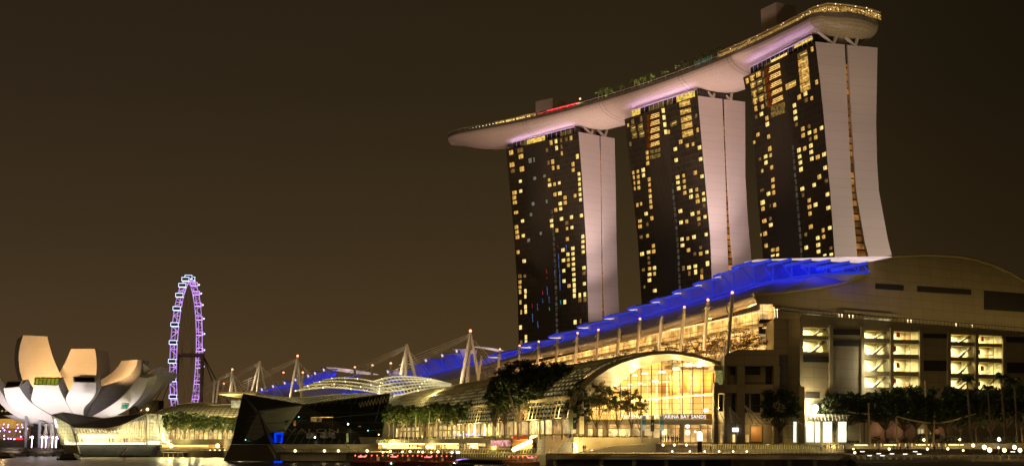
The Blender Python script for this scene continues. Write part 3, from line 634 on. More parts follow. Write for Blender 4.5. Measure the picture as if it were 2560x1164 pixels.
MB().prism([hp(33.6, -18.4, DECK+1), hp(32.0, -18.4, DECK+1), hp(32.0, -18.4, DECK+4.5), hp(33.6, -18.4, DECK+4.5)], (.1, .2, 0)).build('pane', EM['greenpane'] if 'greenpane' in EM else EM.setdefault('greenpane', emis('green_lit_glass', (.35, .6, .35), .10, .5, 1)), sw)
for a in (33.6, 33.2, 32.8, 32.4, 32.0): MB().beam(hp(a, -18.5, DECK), hp(a, -18.5, DECK+4.6), .15).build('post', M['steel'], sw)
tag(MB().beam(hp(46.2, -2, DECK), hp(46.2, -2, 219.5), .35).ball(hp(46.2, -2, 219.8), .6, m=1).build('beacon_mast', [M['darksteel'], EM['redlamp']]), 'thin mast with one red beacon beside the lift house on the deck', 'beacon')

# light: violet linear fixtures on the tower roofs washing the hull, floods on end walls and belly
for k, (g0, g1) in ((1, (.05, .93)), (2, (.05, .93)), (3, (.05, .95))):
    T = TW[k]
    a = T['fp'](g0, ZT, 0)+T['wn']*.9-V(0, 0, 3.6); b = T['fp'](g1, ZT, 0)+T['wn']*.9-V(0, 0, 3.6)
    area('violet_roof_strip', a+V(0, 0, 4.4), b+V(0, 0, 4.4), .4, (T['wn']*-.22+V(0, 0, 1)), 1500, (.72, .48, 1), 120)
    c = T['base']; w = -T['fv'].normalized(); mid = (T['SW']+T['SE'])/2
    g = mid+w*{1: 34, 2: 31, 3: 95}[k]-T['d']*{1: 27, 2: 25, 3: -6}[k]; g.z = 76
    pw, co = {1: (150000, (1, .76, .72)), 2: (150000, (1, .75, .72)), 3: (120000, (1, .82, .66))}[k]
    tgt = mid.copy(); tgt.z = 135
    if k < 3:
        for tz, pw2, cn_ in ((108, 38000, 88), (150, 150000, 62), (188, 330000, 46)):
            t3 = mid.copy(); t3.z = tz; spot('tower_floodlight', g, t3, pw2*1.0, co, cn_, .9, 2)
    else: spot('tower_floodlight', g, tgt, pw*1.5, co, 84, .25, 3)
    if k == 3:
        g2 = mid+w*45+T['d']*20; g2.z = 60; t2 = mid+T['d']*14; t2.z = 105; spot('tower_floodlight', g2, t2, 16000, (1, .82, .6), 60, 1, 3)
# belly floods
for px, D, z, tx, pw in ((1180, 640, 8, hp(54, 0, 200), 430000), (1350, 600, 50, hp(47, -5, 200), 200000), (1500, 520, 52, hp(40, -5, 200), 230000), (1640, 470, 54, hp(33, -8, 200), 210000), (1790, 400, 56, hp(27, -12, 200), 200000)):
    p = G(px, D, z); spot('deck_flood_fill', p, tx, pw*2.15, (1, .66, .50), 42, 1, 4)
spot('deck_flood_fill', V(185, 480, 150), hp(22, 4, 203), 16000, (1, .80, .42), 60, .6, 1)
spot('deck_flood_fill', hp(30, -30, 198), hp(27.8, -3, 222), 3500, (1, .70, .55), 60, 1, 1)  # unseen spot added to brighten the right lift house
spot('deck_flood_fill', hp(50.5, -36, 214), hp(49.3, 0, 219), 9000, (1, .68, .52), 50, 1, 1)  # likewise an added spot, for the left lift house

# ================================================================== OBSERVATION WHEEL
def wheel():
    Dc = 1135.; c = U(467.5, 887, Dc); R = 71.; a = math.radians(-5.7)
    hh = V(-math.sin(a)*1, -math.cos(a), 0)       # wheel plane horizontal direction: left side nearer
    ax = V(math.cos(a), -math.sin(a), 0)          # axle
    t = thing('observation_wheel', V(c.x, c.y, 5), 'giant observation wheel seen nearly edge-on, its rim lit violet', 'ferris wheel')
    def P(th, r, s): return c+hh*(r*math.cos(th))+V(0, 0, r*math.sin(th))+ax*s
    N = 84
    rim = MB()
    for s in (-2.9, 2.9):
        rim.tube([P(2*math.pi*k/N, R, s) for k in range(N+1)], .42, 5)
    rim.tube([P(2*math.pi*k/N, R-2.8, 0) for k in range(N+1)], .3, 5)
    rim.build('rim', EM['purple'], t)
    br = MB()
    for k in range(N):
        a0, a1 = 2*math.pi*k/N, 2*math.pi*(k+1)/N
        s = 2.9 if k % 2 else -2.9
        br.beam(P(a0, R, s), P(a1, R, -s), .32)
        if k % 3 == 0: br.beam(P(a0, R, -2.9), P(a0, R, 2.9), .4)
    br.build('rim_bracing', EM['purpled2'], t)
    for k in range(28):
        th = 2*math.pi*(k+.35)/28
        left = math.cos(th) > -.1
        cc = P(th, R+3.2, 0); out = MB(); w, h = 3.3, 1.65
        # rectangular light outline of the cabin facing along the wheel edge
        f = hh*(1 if True else -1)
        q = [cc+ax*-w+V(0, 0, -h), cc+ax*w+V(0, 0, -h), cc+ax*w+V(0, 0, h), cc+ax*-w+V(0, 0, h)]
        for sgn in (-1, 1):
            for j in range(4): out.beam(q[j]+hh*sgn*1.9, q[(j+1) % 4]+hh*sgn*1.9, .32)
        cab = MB().rings([[cc+hh*(2.0*math.cos(u))*1+V(0, 0, 1.6*math.sin(u))+ax*s for u in [2*math.pi*m/10 for m in range(10)]] for s in (-3.6, 3.6)])
        ob = cab.build('cabin', M['darksteel'], t)
        out.build('outline_light', EM['capsule'] if left else EM['capsulep'], ob)
        if not left: MB().ball(cc+hh*-2.6+ax*4.2, .9, 6, 4).build('lamp', EM['capsule'], ob)
    sp = MB()
    for k in range(28):
        sp.beam(P(2*math.pi*k/28, R-2.8, 0), P(2*math.pi*k/28, 1.5, 8*(1 if k % 2 else -1)*.6), .10)
    sp.build('spokes', M['darksteel'], t)
    sx = 15
    MB().tube([c-ax*6+hh*0, c+ax*sx], 1.9, 12).build('spindle', M['pinksteel'], t)
    for s in (-8.5, sx-.5):
        top = c+ax*s
        MB().tube([V(top.x+ax.x*(1 if s > 0 else -1)*1, top.y, 5), top+V(0, 0, 1)], 1.75, 10).build('support_column', M['pinksteel'], t)
    g = MB()
    for s, dx in ((-6, -55), (-6, -42), (sx, 45), (sx, 60)):
        g.beam(c+ax*s, V(c.x+dx, c.y+20, 5), .7)
    g.build('guy_cable', M['darksteel'], t)
M['pinksteel'] = mat('column_paint', (.42, .26, .20), .6)
EM['purpled2'] = emis('rim_bracing_light', (.66, .36, 1), 1.0, .5, .2)
wheel()
spot('wheel_column_flood', V(-330, 1090, 6), V(-300, 1135, 60), 60000, (1, .6, .5), 70, 1, 2)

# ================================================================== LOTUS-SHAPED MUSEUM
mus = thing('lotus_museum', G(175, 605, 4), 'white flower-shaped museum of curved petals on the left shore', 'museum')
def resamp(pts, n):
    L = [0]
    for a, b in zip(pts, pts[1:]): L.append(L[-1]+math.dist(a[:2], b[:2]))
    out = []
    for k in range(n):
        s = L[-1]*k/(n-1)
        for i in range(len(pts)-1):
            if s <= L[i+1]+1e-6:
                f = (s-L[i])/(L[i+1]-L[i]+1e-9); out.append(tuple(pts[i][j]*(1-f)+pts[i+1][j]*f for j in range(len(pts[i])))); break
    return out
def smooth(p, it=2):
    for _ in range(it):
        q = [p[0]]
        for a, b in zip(p, p[1:]): q += [tuple(.75*x+.25*y for x, y in zip(a, b)), tuple(.25*x+.75*y for x, y in zip(a, b))]
        p = q+[p[-1]]
    return p
def petal(Lp, Rp, off, mats, window=None, n=16):
    """visible face between two pixel curves (px,py,D) tip->base, body extruded by off(f)->Vector"""
    A = [U(*p) for p in resamp(smooth(Lp), n)]; B = [U(*p) for p in resamp(smooth(Rp), n)]
    rs = []
    for k in range(n):
        f = k/(n-1); o = off(f)
        rs.append((A[k], B[k], B[k]+o, A[k]+o))
    face = MB().rings([[r[0], r[1]] for r in rs], cap=False, closed=False); p = face.build('petal', mats[0], mus, smooth=True)
    side = MB()
    side.rings([[r[1], r[2]] for r in rs], cap=False, closed=False); side.rings([[r[3], r[0]] for r in rs], cap=False, closed=False)
    side.build('petal_side', mats[1], p)
    bk = MB().rings([[r[2], r[3]] for r in rs], cap=False, closed=False); 
    bk.poly([rs[0][0], rs[0][1], rs[0][2], rs[0][3]])
    bk.build('petal_inner_face', mats[2], p)
    if window:
        wq, m = window; q = [U(*w) for w in wq]
        fr = MB()
        for j in range(4): fr.beam(q[j], q[(j+1) % 4], .55)
        w = MB().prism(q, (0, .6, 0)).build('skylight', m, p); fr.build('skylight_frame', M['white'], w)
        if m == EM['greenwin']:
            g = MB()
            for j in range(1, 6): g.beam(q[0].lerp(q[1], j/6)+V(0, -.2, 0), q[3].lerp(q[2], j/6)+V(0, -.2, 0), .22)
            g.build('mullions', M['black'], w)
    return p
W_, S_, I_ = M['petal'], M['petalside'], M['petalin']
front = lambda dx, dz: (lambda f: V(dx*.5*(1-f)+.5, 4.5+5*f, (1-f)*3.4+.4))
DK = M['darkglass']
# back petals (inner faces seen, warm lit)
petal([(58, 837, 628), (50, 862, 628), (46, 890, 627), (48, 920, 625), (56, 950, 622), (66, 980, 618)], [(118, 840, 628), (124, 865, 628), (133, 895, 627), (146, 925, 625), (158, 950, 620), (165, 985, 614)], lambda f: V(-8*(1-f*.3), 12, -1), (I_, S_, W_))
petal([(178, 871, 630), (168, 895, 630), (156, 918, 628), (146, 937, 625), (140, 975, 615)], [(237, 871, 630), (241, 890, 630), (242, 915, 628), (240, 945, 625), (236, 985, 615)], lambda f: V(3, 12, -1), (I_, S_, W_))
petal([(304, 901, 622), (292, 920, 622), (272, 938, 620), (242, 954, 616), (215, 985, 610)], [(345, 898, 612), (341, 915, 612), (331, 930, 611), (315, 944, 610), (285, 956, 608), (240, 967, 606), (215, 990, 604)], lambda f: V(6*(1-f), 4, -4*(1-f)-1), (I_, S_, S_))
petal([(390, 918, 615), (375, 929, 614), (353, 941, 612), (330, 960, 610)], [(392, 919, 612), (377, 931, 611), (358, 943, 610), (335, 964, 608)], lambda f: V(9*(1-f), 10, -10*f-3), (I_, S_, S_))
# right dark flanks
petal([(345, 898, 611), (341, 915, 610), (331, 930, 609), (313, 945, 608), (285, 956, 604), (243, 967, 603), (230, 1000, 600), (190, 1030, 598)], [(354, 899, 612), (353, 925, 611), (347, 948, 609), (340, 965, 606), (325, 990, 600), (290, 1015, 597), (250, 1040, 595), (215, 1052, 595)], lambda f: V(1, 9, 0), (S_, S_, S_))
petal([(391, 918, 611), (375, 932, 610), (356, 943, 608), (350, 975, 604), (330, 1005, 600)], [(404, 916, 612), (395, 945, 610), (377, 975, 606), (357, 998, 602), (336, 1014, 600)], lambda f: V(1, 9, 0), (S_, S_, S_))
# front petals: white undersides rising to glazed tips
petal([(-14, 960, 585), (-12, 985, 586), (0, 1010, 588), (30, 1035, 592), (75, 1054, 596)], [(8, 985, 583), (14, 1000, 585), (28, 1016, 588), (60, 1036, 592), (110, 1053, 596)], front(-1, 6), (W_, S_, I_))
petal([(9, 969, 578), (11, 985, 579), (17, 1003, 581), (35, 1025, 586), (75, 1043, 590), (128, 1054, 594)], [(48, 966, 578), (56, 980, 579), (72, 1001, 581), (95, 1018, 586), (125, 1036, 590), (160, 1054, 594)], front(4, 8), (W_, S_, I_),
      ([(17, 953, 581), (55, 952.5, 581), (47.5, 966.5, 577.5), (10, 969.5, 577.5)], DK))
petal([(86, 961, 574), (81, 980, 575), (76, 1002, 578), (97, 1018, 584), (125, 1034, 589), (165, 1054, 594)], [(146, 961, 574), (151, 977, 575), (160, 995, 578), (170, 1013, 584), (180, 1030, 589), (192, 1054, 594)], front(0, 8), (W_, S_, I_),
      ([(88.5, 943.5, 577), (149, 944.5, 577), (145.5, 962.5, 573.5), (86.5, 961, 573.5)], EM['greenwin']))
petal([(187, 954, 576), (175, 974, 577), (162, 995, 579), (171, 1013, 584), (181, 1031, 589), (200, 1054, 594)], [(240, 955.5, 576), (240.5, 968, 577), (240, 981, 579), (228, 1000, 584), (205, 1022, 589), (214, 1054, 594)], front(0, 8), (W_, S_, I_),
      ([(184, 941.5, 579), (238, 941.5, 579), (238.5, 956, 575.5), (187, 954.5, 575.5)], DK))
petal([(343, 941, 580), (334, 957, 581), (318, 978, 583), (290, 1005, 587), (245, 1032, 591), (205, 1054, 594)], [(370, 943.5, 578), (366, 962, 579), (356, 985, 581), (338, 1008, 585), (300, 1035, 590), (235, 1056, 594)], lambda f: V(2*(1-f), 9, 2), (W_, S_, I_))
sb = thing('green_sign', U(314, 1024, 582), 'tilted green screen in a white frame on the museum flank', 'screen')
q = [U(305, 1007.5, 582), U(322.5, 1008, 582), U(320, 1022, 582), U(302, 1021, 582)]
MB().prism(q, (0, .5, 0)).build('screen', EM['greensign'], sb)
fr = MB(); [fr.beam(q[j], q[(j+1) % 4], .5) for j in range(4)]; fr.build('frame', M['white'], sb)
# belly and columns
be = MB()
rs = []
for a in range(7):
    f = a/6; r = 34*(1-f)+10*f; z = 19-9*f
    rs.append([G(172, 608)+V(r*math.cos(2*math.pi*k/28), r*.35*math.sin(2*math.pi*k/28), z+1) for k in range(28)])
be.rings(rs).build('belly', W_, mus, smooth=True)
for px in (65, 99): MB().prism([G(px-3.5, 592, 4), G(px+3.5, 592, 4), G(px+3.5, 596, 4), G(px-3.5, 596, 4)], U(px, 1040, 594)-G(px, 594)).build('column', M['bluegrey'] if 'bluegrey' in M else M.setdefault('bluegrey', mat('column_steel', (.30, .31, .36), .6)), mus)
for px, dx in ((108, 8), (122, -8), (124, 8), (138, -8), (140, 7)):
    MB().tube([G(px, 598, 4), U(px+dx, 1058, 598)], .6, 6).build('diagonal_column', M['white'], mus)
MB().box(G(93, 600, 9), (5, 5, 11)).build('entrance_core', M['darkglass'], mus)
# museum floodlights
for px, D, tx, pw, co in ((30, 548, U(40, 1000, 585), 19000, (1, .84, .78)), (110, 545, U(120, 1000, 580), 22000, (1, .86, .82)), (205, 573, U(205, 1000, 581), 5500, (1, .86, .82)), (300, 573, U(300, 1000, 585), 52000, (1, .88, .78)), (420, 556, U(345, 985, 582), 110000, (1, .90, .76)), (-60, 560, U(0, 1020, 588), 16000, (1, .86, .82))):
    spot('museum_floodlight', G(px, D, 2.5), tx, pw*3.6, co, 75, 1, 2)
for px, py, pw in ((60, 965, 13000), (165, 965, 12000), (250, 965, 9000)):
    p = U(px+20, py, 604); spot('museum_courtyard_light', p, U(px+30, 900, 628), pw*3.6, (1, .55, .22), 130, 1, 2)
spot('museum_courtyard_light', U(300, 925, 600), U(320, 925, 616), 16000, (1, .55, .22), 120, 1, 2)

# helix footbridge at the far left with violet lights, road bridge and far buildings
hb = thing('footbridge', G(60, 650, 4), 'curved footbridge behind the museum columns with violet lamps on steel hoops', 'bridge')
MB().prism([G(-40, 640, 7), G(150, 660, 7), G(150, 668, 7), G(-40, 648, 7)], (0, 0, .8)).build('deck', M['darksteel'], hb)
hx = MB(); ln = []
for s in (0, math.pi, math.pi/2):
    pts = []
    for k in range(90):
        f = k/89; p = G(-40, 644, 0).lerp(G(150, 664, 0), f); a = f*26+s; pts.append(p+V(0, 3.6*math.cos(a), 12+4.2*math.sin(a))); 
    hx.tube(pts, .16, 4); ln.append(pts)
hx.build('helix_tubes', M['steel'], hb)
ml = MB()
for i, pts in enumerate(ln):
    for k in range(i, 90, 4): ml.ball(pts[k]+V(0, -.3, 0), .36, 6, 4)
tag(ml.build('violet_lamps', EM['purpled'], hb), kind='stuff')
fb = thing('road_viaduct', G(20, 760, 4), 'lit concrete road viaduct at the far left edge behind the footbridge', 'bridge')
MB().prism([G(-120, 760, 15.5), G(58, 760, 15.5), G(58, 775, 15.5), G(-120, 775, 15.5)], (0, 0, 6)).build('parapet', M['cream'], fb)
MB().prism([G(-120, 761, 9), G(50, 761, 9), G(50, 774, 9), G(-120, 774, 9)], (0, 0, 6.4)).build('girder', M['concrete'], fb)
point('viaduct_lamp', G(10, 740, 24), 9000, (1, .62, .2)); point('viaduct_lamp', G(-60, 740, 24), 7000, (1, .62, .2))
lp = thing('street_lamp', G(30, 750, 15), 'tall street lamp standing on the far left viaduct', 'street lamp')
MB().tube([G(28, 752, 15), G(28, 752, 34)], .2).build('pole', M['steel'], lp); MB().ball(G(28, 752, 34.2), .8).build('head', EM['lampy'], lp)
apt = thing('apartment_block', G(10, 1250, 4), 'dim distant apartment block with scattered lit windows at the far left edge', 'building')
MB().box(G(-10, 1250, 28), (38, 20, 46)).build('wall', M['nightwall'] if 'nightwall' in M else M.setdefault('nightwall', mat('night_wall', (.16, .13, .09), .8)), apt)
rr = random.Random(4)
for i in range(26):
    x = rr.randrange(9); z = rr.randrange(8); MB().box(G(-10, 1239.6, 12+z*4.6)+V(-16+x*4, 0, 0), (1.8, .3, 1.6)).build('window', EM['dimw'] if 'dimw' in EM else EM.setdefault('dimw', emis('far_window', (1, .75, .3), .4, .5)), apt)
for px, lab in ((362, 'far tower block with two orange lamps on top, between museum and mall'),):
    b = thing('far_building', G(px, 1400, 4), lab, 'building')
    MB().box(G(px, 1400, 30), (34, 20, 52)).build('wall', M['nightwall'], b)
    for dx in (-5, 3): MB().ball(U(px+dx/4, 1022, 1385)+V(dx*.9, 0, 0), 1.7).build('roof_lamp', EM['lampy'], b)
tag(MB().ball(G(110, 640, 7.4), .6, 6, 4).prism([G(40, 640, 8), G(56, 640, 8), G(56, 641, 8), G(40, 641, 8)], (0, 0, 1)).build('red_lit_kiosk', EM['redglow']), 'strip of red light under the footbridge at the far left', 'light')
for i, (px, r) in enumerate(((80, .9), (105, .8), (115, .9), (131, .6), (141, .6))):
    tag(MB().ball(G(px, 590, 9.0), r*.75, 8, 5).beam(G(px, 590, 4), G(px, 590, 8.6), .25).build('ground_floodlight', EM['lampv'] if 'lampv' in EM else EM.setdefault('lampv', emis('pinkish_lamp', (1, .8, .95), 6))), f'{ORD[i]} from the left of the rosy floodlights under the museum', 'floodlight', 'floodlights under the museum')
# low jetty before the museum
j = thing('jetty', G(60, 560, 0), 'long dark jetty with railings before the museum on the left', 'jetty')
MB().prism([G(-120, 560, 1.6), G(162, 556, 1.6), G(162, 563, 1.6), G(-120, 567, 1.6)], (0, 0, 1.0)).build('deck', M['timber'], j)
r = MB(); r.tube([G(-120, 560, 3.9), G(162, 556, 3.9)], .09, 4); r.tube([G(-120, 560, 3.2), G(162, 556, 3.2)], .06, 4)
for k in range(60): p = G(-120, 560, 0).lerp(G(162, 556, 0), k/59); r.beam(p+V(0, 0, 2.6), p+V(0, 0, 3.9), .1)
r.build('railing', M['darksteel'], j)
for k in range(14): p = G(-120, 561, 0).lerp(G(155, 557, 0), k/13); MB().tube([p+V(0, 1, -1), p+V(0, 1, 1.7)], .45).build('pile', M['concrete'], j)
for i, (x, D, w) in enumerate(((171, 440, 46), (8, 500, 48))):
    b = thing('mooring_float', G(x, D, 0), ['squat dark mooring float with fenders on the water before the glowing pavilion', 'low dark mooring float on the water at the far left'][i], 'float')
    s = w/F*D/2
    MB().prism([G(x, D)+V(-s, 0, -.2), G(x, D)+V(s, 0, -.2), G(x, D)+V(s*.8, 0, 1.1), G(x, D)+V(s*.62, 0, 2.3), G(x, D)+V(-s*.5, 0, 2.3), G(x, D)+V(-s*.78, 0, 1.2)], (0, 5, 0)).build('body', M['concrete'] if i else M['darksteel'], b)
    f = MB(); [f.ball(G(x, D)+V(-s+k*s/4, -.3, .4), .45, 6, 4) for k in range(9)]; f.build('fenders', M['black'], b)

# ================================================================== GLOWING PAVILION
def pavilion_lit():
    D = 545
    t = thing('glass_pavilion', G(280, D, 0), 'low faceted glass pavilion glowing pale yellow under a dark folded roof before the museum', 'pavilion')
    B = 20
    P = dict(a=U(130, 1036, D), b=U(156.5, 1030, D+12), c=U(258, 1045, D+14), d=U(358, 1032.5, D+12), e=U(366, 1033, D), f=U(394.5, 1035, D+3), g=U(403.6, 1111, D+3), h=U(366, 1111, D-1), i=U(176.5, 1061, D-3), j=U(185, 1068, D-2), k=U(266, 1070, D), l=U(300, 1063, D), m=U(334.5, 1048, D), n=U(153, 1111, D-2), o=U(193, 1111, D-3), p=U(300, 1111, D-1))
    gl = M['frit']
    MB().poly([P['a'], P['i'], P['o'], P['n']]).build('glass_wall', gl, t)
    MB().poly([P['e'], P['f'], P['g'], P['h']]).build('glass_wall', gl, t)
    MB().poly([P['k'], P['l'], P['m'], P['e'], P['h'], P['p']]).build('glass_wall', M['frit2'], t)
    MB().poly([P['j'], P['k'], P['p'], P['o']]).build('glass_wall', M['frit2'], t)
    MB().poly([P['f'], P['f']+V(0, B, 0), P['g']+V(0, B, 0), P['g']]).build('glass_side', gl, t); MB().poly([P['a'], P['n'], P['n']+V(0, B, 0), P['a']+V(0, B, 0)]).build('glass_side', gl, t)
    MB().poly([P['a'], P['b'], P['i']]).poly([P['b'], P['c'], P['k'], P['j'], P['i']]).poly([P['c'], P['d'], P['m'], P['l'], P['k']]).poly([P['d'], P['e'], P['m']]).poly([P['d'], P['f']+V(0, 6, 0), P['f'], P['e']])\
        .poly([P['b'], P['a']+V(0, B, 0), P['c']+V(0, 10, 0), P['c']]).poly([P['c'], P['c']+V(0, 10, 0), P['f']+V(0, B, 0), P['d']]).build('folded_roof', M['roofrib'], t)
    ed = MB()
    for s in ('ab', 'bc', 'cd', 'de', 'ef', 'fg', 'eh', 'ai', 'an', 'io', 'jk', 'kl', 'lm', 'me', 'ij'): ed.beam(P[s[0]], P[s[1]], .35)
    for k in range(14):   # slanting braces
        a = P['p'].lerp(P['h'], k/14)*1; b = P['k'].lerp(P['e'], min(1, k/14+.12)); ed.beam(a, b.lerp(a, .1), .16)
    ed.build('frame', M['steel'], t)
    # interior: floor, back wall, columns, shelves
    MB().prism([P['n']+V(2, 1, .1), P['g']+V(-1, 1, .1), P['g']+V(-1, 16, .1), P['n']+V(2, 16, .1)], (0, 0, .3)).build('floor', M['cream'], t)
    MB().prism([P['o']+V(-3, 12, 0), P['g']+V(-1, 12, 0), P['f']+V(-1, 12, -1), U(300, 1058, D+11), U(190, 1066, D+9)], (0, .3, 0)).build('back_wall', M['cream'], t)
    MB().prism([U(190, 1082, D+1), U(298, 1082, D+1), U(298, 1082, D+10), U(190, 1082, D+10)], (0, 0, .5)).build('mezzanine', M['cream'], t)
    c = MB()
    for px in (197, 206, 275, 283, 312, 318): c.prism([U(px-3, 1111, D+2), U(px+2, 1111, D+2), U(px, 1094, D+2), U(px-4, 1094, D+2)], (0, .5, 0))
    c.build('display_wall', M['orangewall'], t)
    b = MB()
    for k in range(14): b.beam(U(190+k*7.5, 1070, D+1.2), U(196+k*7.5, 1084, D+1.2), .35)
    b.build('truss', M['black'], t)
    MB().prism([U(188, 1071, D+6), U(266, 1071, D+6), U(266, 1083, D+6), U(188, 1083, D+6)], (0, .2, 0)).build('upper_gallery', EM['gallery'], t)
    MB().prism([P['n']+V(1.2, .8, .3), P['o']+V(0, 1, .3), P['p']+V(0, 1, .3), P['h']+V(0, 1, .3), P['h']+V(0, 1, 1.0), P['p']+V(0, 1, 1.0), P['o']+V(0, 1, 1.0), P['n']+V(1.2, .8, 1.0)], (0, .15, 0)).build('floor_light', EM['floorstrip'], t)
    MB().prism([P['h']+V(.5, .8, .3), P['g']+V(-1, .8, .3), P['g']+V(-1, .8, 1.6), P['h']+V(.5, .8, 1.6)], (0, .15, 0)).build('floor_light', EM['floorstrip'], t)
    MB().prism([U(134.5, 1046, D-1.2), U(139, 1047, D-1.2), U(144, 1067, D-1.8), U(139, 1067, D-1.8)], (0, .3, 0)).build('lit_sign_panel', EM['lampw2'], t)
    area('pavilion_light', G(195, D+5, 5.8), G(395, D+7, 5.8), 3, (0, .15, 1), 17000, (1, .93, .66))
    area('pavilion_light', G(158, D+6, 5.8), G(188, D+6, 5.8), 3, (0, .1, 1), 6000, (1, .86, .45))
    # plinth
    MB().prism([U(156.5, 1112, D-1), U(193, 1112, D-2), U(198, 1133, D-2), U(165, 1132, D-1)], (0, 12, 0)).build('concrete_base', M['concrete'], t)
    MB().prism([U(194, 1112, D), U(400, 1112, D+3), U(400, 1137.5, D+3), U(199, 1137.5, D)], (0, 14, 0)).build('dark_base', M['darkbase'], t)
    return t
M['frit'] = glass('fritted_glass', (.60, .62, .48), .30, .2, brick=(1.5, 1.5, .06), mort=(.12, .12, .08), transl=.7)
M['frit2'] = glass('clear_pavilion_glass', (.5, .55, .45), .62, .1, brick=(3, 2.6, .05), mort=(.3, .3, .22), transl=.6)
M['roofrib'] = mat('ribbed_roof', (.07, .055, .04), .5, brick=(90, .9, .16, 0, (.16, .13, .09)))
M['darkbase'] = mat('dark_base', (.10, .10, .085), .7)
EM['gallery'] = emis('gallery_glow', (1, .55, .16), .9, .8, .6); EM['floorstrip'] = emis('floor_strip', (1, .95, .62), 5.0); EM['lampw2'] = emis('sign_panel', (1, .98, .9), 2)
pavilion_lit()
# gangway right of the pavilion
g = thing('gangway', G(330, 530, 0), 'sloping gangway and floating dock at the right foot of the glowing pavilion', 'gangway')
MB().beam(G(300, 530, .6), G(318, 530, 3.6), .7).build('ramp', M['steel'], g)
MB().prism([G(298, 528, .2), G(335, 528, .2), G(335, 533, .2), G(298, 533, .2)], (0, 0, .8)).build('float', M['black'], g)

# ================================================================== DARK CRYSTAL PAVILION
def pavilion_dark():
    t = thing('glass_pavilion', G(770, 398, 0), 'large unlit faceted black-glass pavilion rising at both ends, standing in the water', 'pavilion')
    A = U(608, 985, 408); B = U(579, 1109, 402); C = U(678, 1109, 382); Dp = U(646, 1027, 392); Vv = U(758, 1011, 400); E = U(974, 983, 408); Fp = U(951, 1109, 398); Gp = U(692, 1109, 396)
    T2 = U(870, 1006, 404)
    bk = V(2, 24, 0)
    MB().poly([A, Dp, C, B]).build('glass_facet', M['crystal'], t)
    MB().poly([A, Vv, Dp]).build('glass_facet', M['crystal'], t)
    MB().poly([Dp, Vv, Gp]).poly([Vv, E, Fp, Gp]).build('glass_facet', M['crystal2'], t)
    MB().poly([Dp, Gp, C]).build('glass_facet', M['crystal'], t)
    MB().poly([E, E+bk, Fp+bk, Fp]).poly([B, B+bk, A+bk, A]).poly([A+bk, B+bk, Fp+bk, E+bk, Vv+bk]).build('glass_facet', M['crystal'], t)
    MB().poly([A, A+bk, Vv+bk, Vv]).poly([Vv, Vv+bk, E+bk, E]).build('roof', M['roofrib'], t)
    ed = MB()
    for a, b in ((A, B), (A, Dp), (Dp, C), (A, Vv), (Vv, E), (E, Fp), (Dp, Vv), (Dp, Gp)): ed.beam(a, b, .32)
    ed.build('edge_frame', M['greensteel'], t)
    mu = MB()
    for k in range(1, 13):
        f = k/13; top = (Vv.lerp(E, (f-.0))) ; bot = Gp.lerp(Fp, f*.96); mu.beam(top+V(0, -.2, -.1), bot+V(0, -.25, 0), .17)
    for z in (.28, .62): mu.beam(Gp.lerp(Dp, z)+V(0, -.2, 0), Fp.lerp(E, z)+V(0, -.2, 0), .12)
    mu.build('mullions', M['greensteel'], t)
    zz = MB()
    for k in range(9):
        a = U(897+k*8, 1005-k*2, 403); b = U(901+k*8, 1017-k*1.5, 403); c = U(905+k*8, 1003-k*2, 403); zz.beam(a, b, .2); zz.beam(b, c, .2)
    zz.build('roof_truss', M['trussdim'], t)
    ip = MB(); c0 = U(620, 1040, 389); c1 = U(645, 1028, 386)
    ip.poly([U(618, 1042, 388), U(645, 1028, 386), U(662, 1085, 383), U(640, 1100, 383), U(612, 1095, 384)]); ip.build('inner_prism', M['crystal3'], t)
    q = lambda x0, y0, x1, y1, d=395.5: [U(x0, y0, d), U(x1, y0, d), U(x1, y1, d), U(x0, y1, d)]
    fr = MB(); w, h = 0, 0
    MB().prism([U(687, 1081, 394), U(707, 1081, 394), U(704, 1106, 394), U(688, 1106, 394)], (0, .2, 0)).build('door_recess', M['black'], t)
    for a, b in (((687.5, 1082, 393.6), (706.5, 1082, 393.6)), ((706.5, 1082, 393.6), (703, 1106, 393.6)), ((687.5, 1082, 393.6), (688.5, 1106, 393.6))): fr.beam(U(*a), U(*b), .5)
    fr.build('blue_door_light', EM['bluelit'], t); MB().prism([U(690, 1085, 393.8), U(703, 1085, 393.8), U(701, 1105, 393.8), U(690, 1105, 393.8)], (0, .1, 0)).build('blue_door', EM['bluedim'], t)
    for x0, y0, x1, y1, m in ((777, 1041, 804, 1053, 'gal2'), (780, 1041, 832, 1042.5, 'ceil'), (734, 1050, 739, 1063, 'dim'), (866, 1082, 871, 1104, 'cool2'), (766, 1082, 792, 1095, 'mag'), (800, 1080, 838, 1094, 'mag'), (896, 1063, 902, 1066, 'dim')):
        MB().prism(q(x0, y0, x1, y1), (0, .3, 0)).build('lit_window', EM[m], t)
    for x, y, m in ((747, 1041, 'cyan'), (870, 1059, 'lampw'), (920, 1075, 'cyan'), (614, 1098, 'cyan'), (787, 1092, 'lampw'), (947, 1085, 'lamp')): MB().ball(U(x, y, 394.5), .22, 6, 4).build('spot_lamp', EM[m], t)
    # concrete base prow, podium
    MB().poly([U(577, 1110, 401), U(668, 1110, 382), U(690, 1148, 379), U(690, 1151, 379), U(558, 1151, 396)]).poly([U(668, 1110, 382), U(681, 1110, 384), U(690, 1148, 379)])\
        .poly([U(577, 1110, 401), U(558, 1151, 396), U(575, 1151, 425), U(585, 1110, 425)]).build('concrete_prow', M['prow'], t)
    MB().prism([U(681, 1109, 386), U(951, 1109, 392), U(951, 1130, 392), U(690, 1130, 386)], (0, 25, 0)).build('podium', M['concrete'], t)
    MB().prism([U(690, 1129, 381), U(975, 1129, 381), U(975, 1129, 386), U(690, 1129, 386)], (0, 0, .35)).build('walkway', M['concrete'], t)
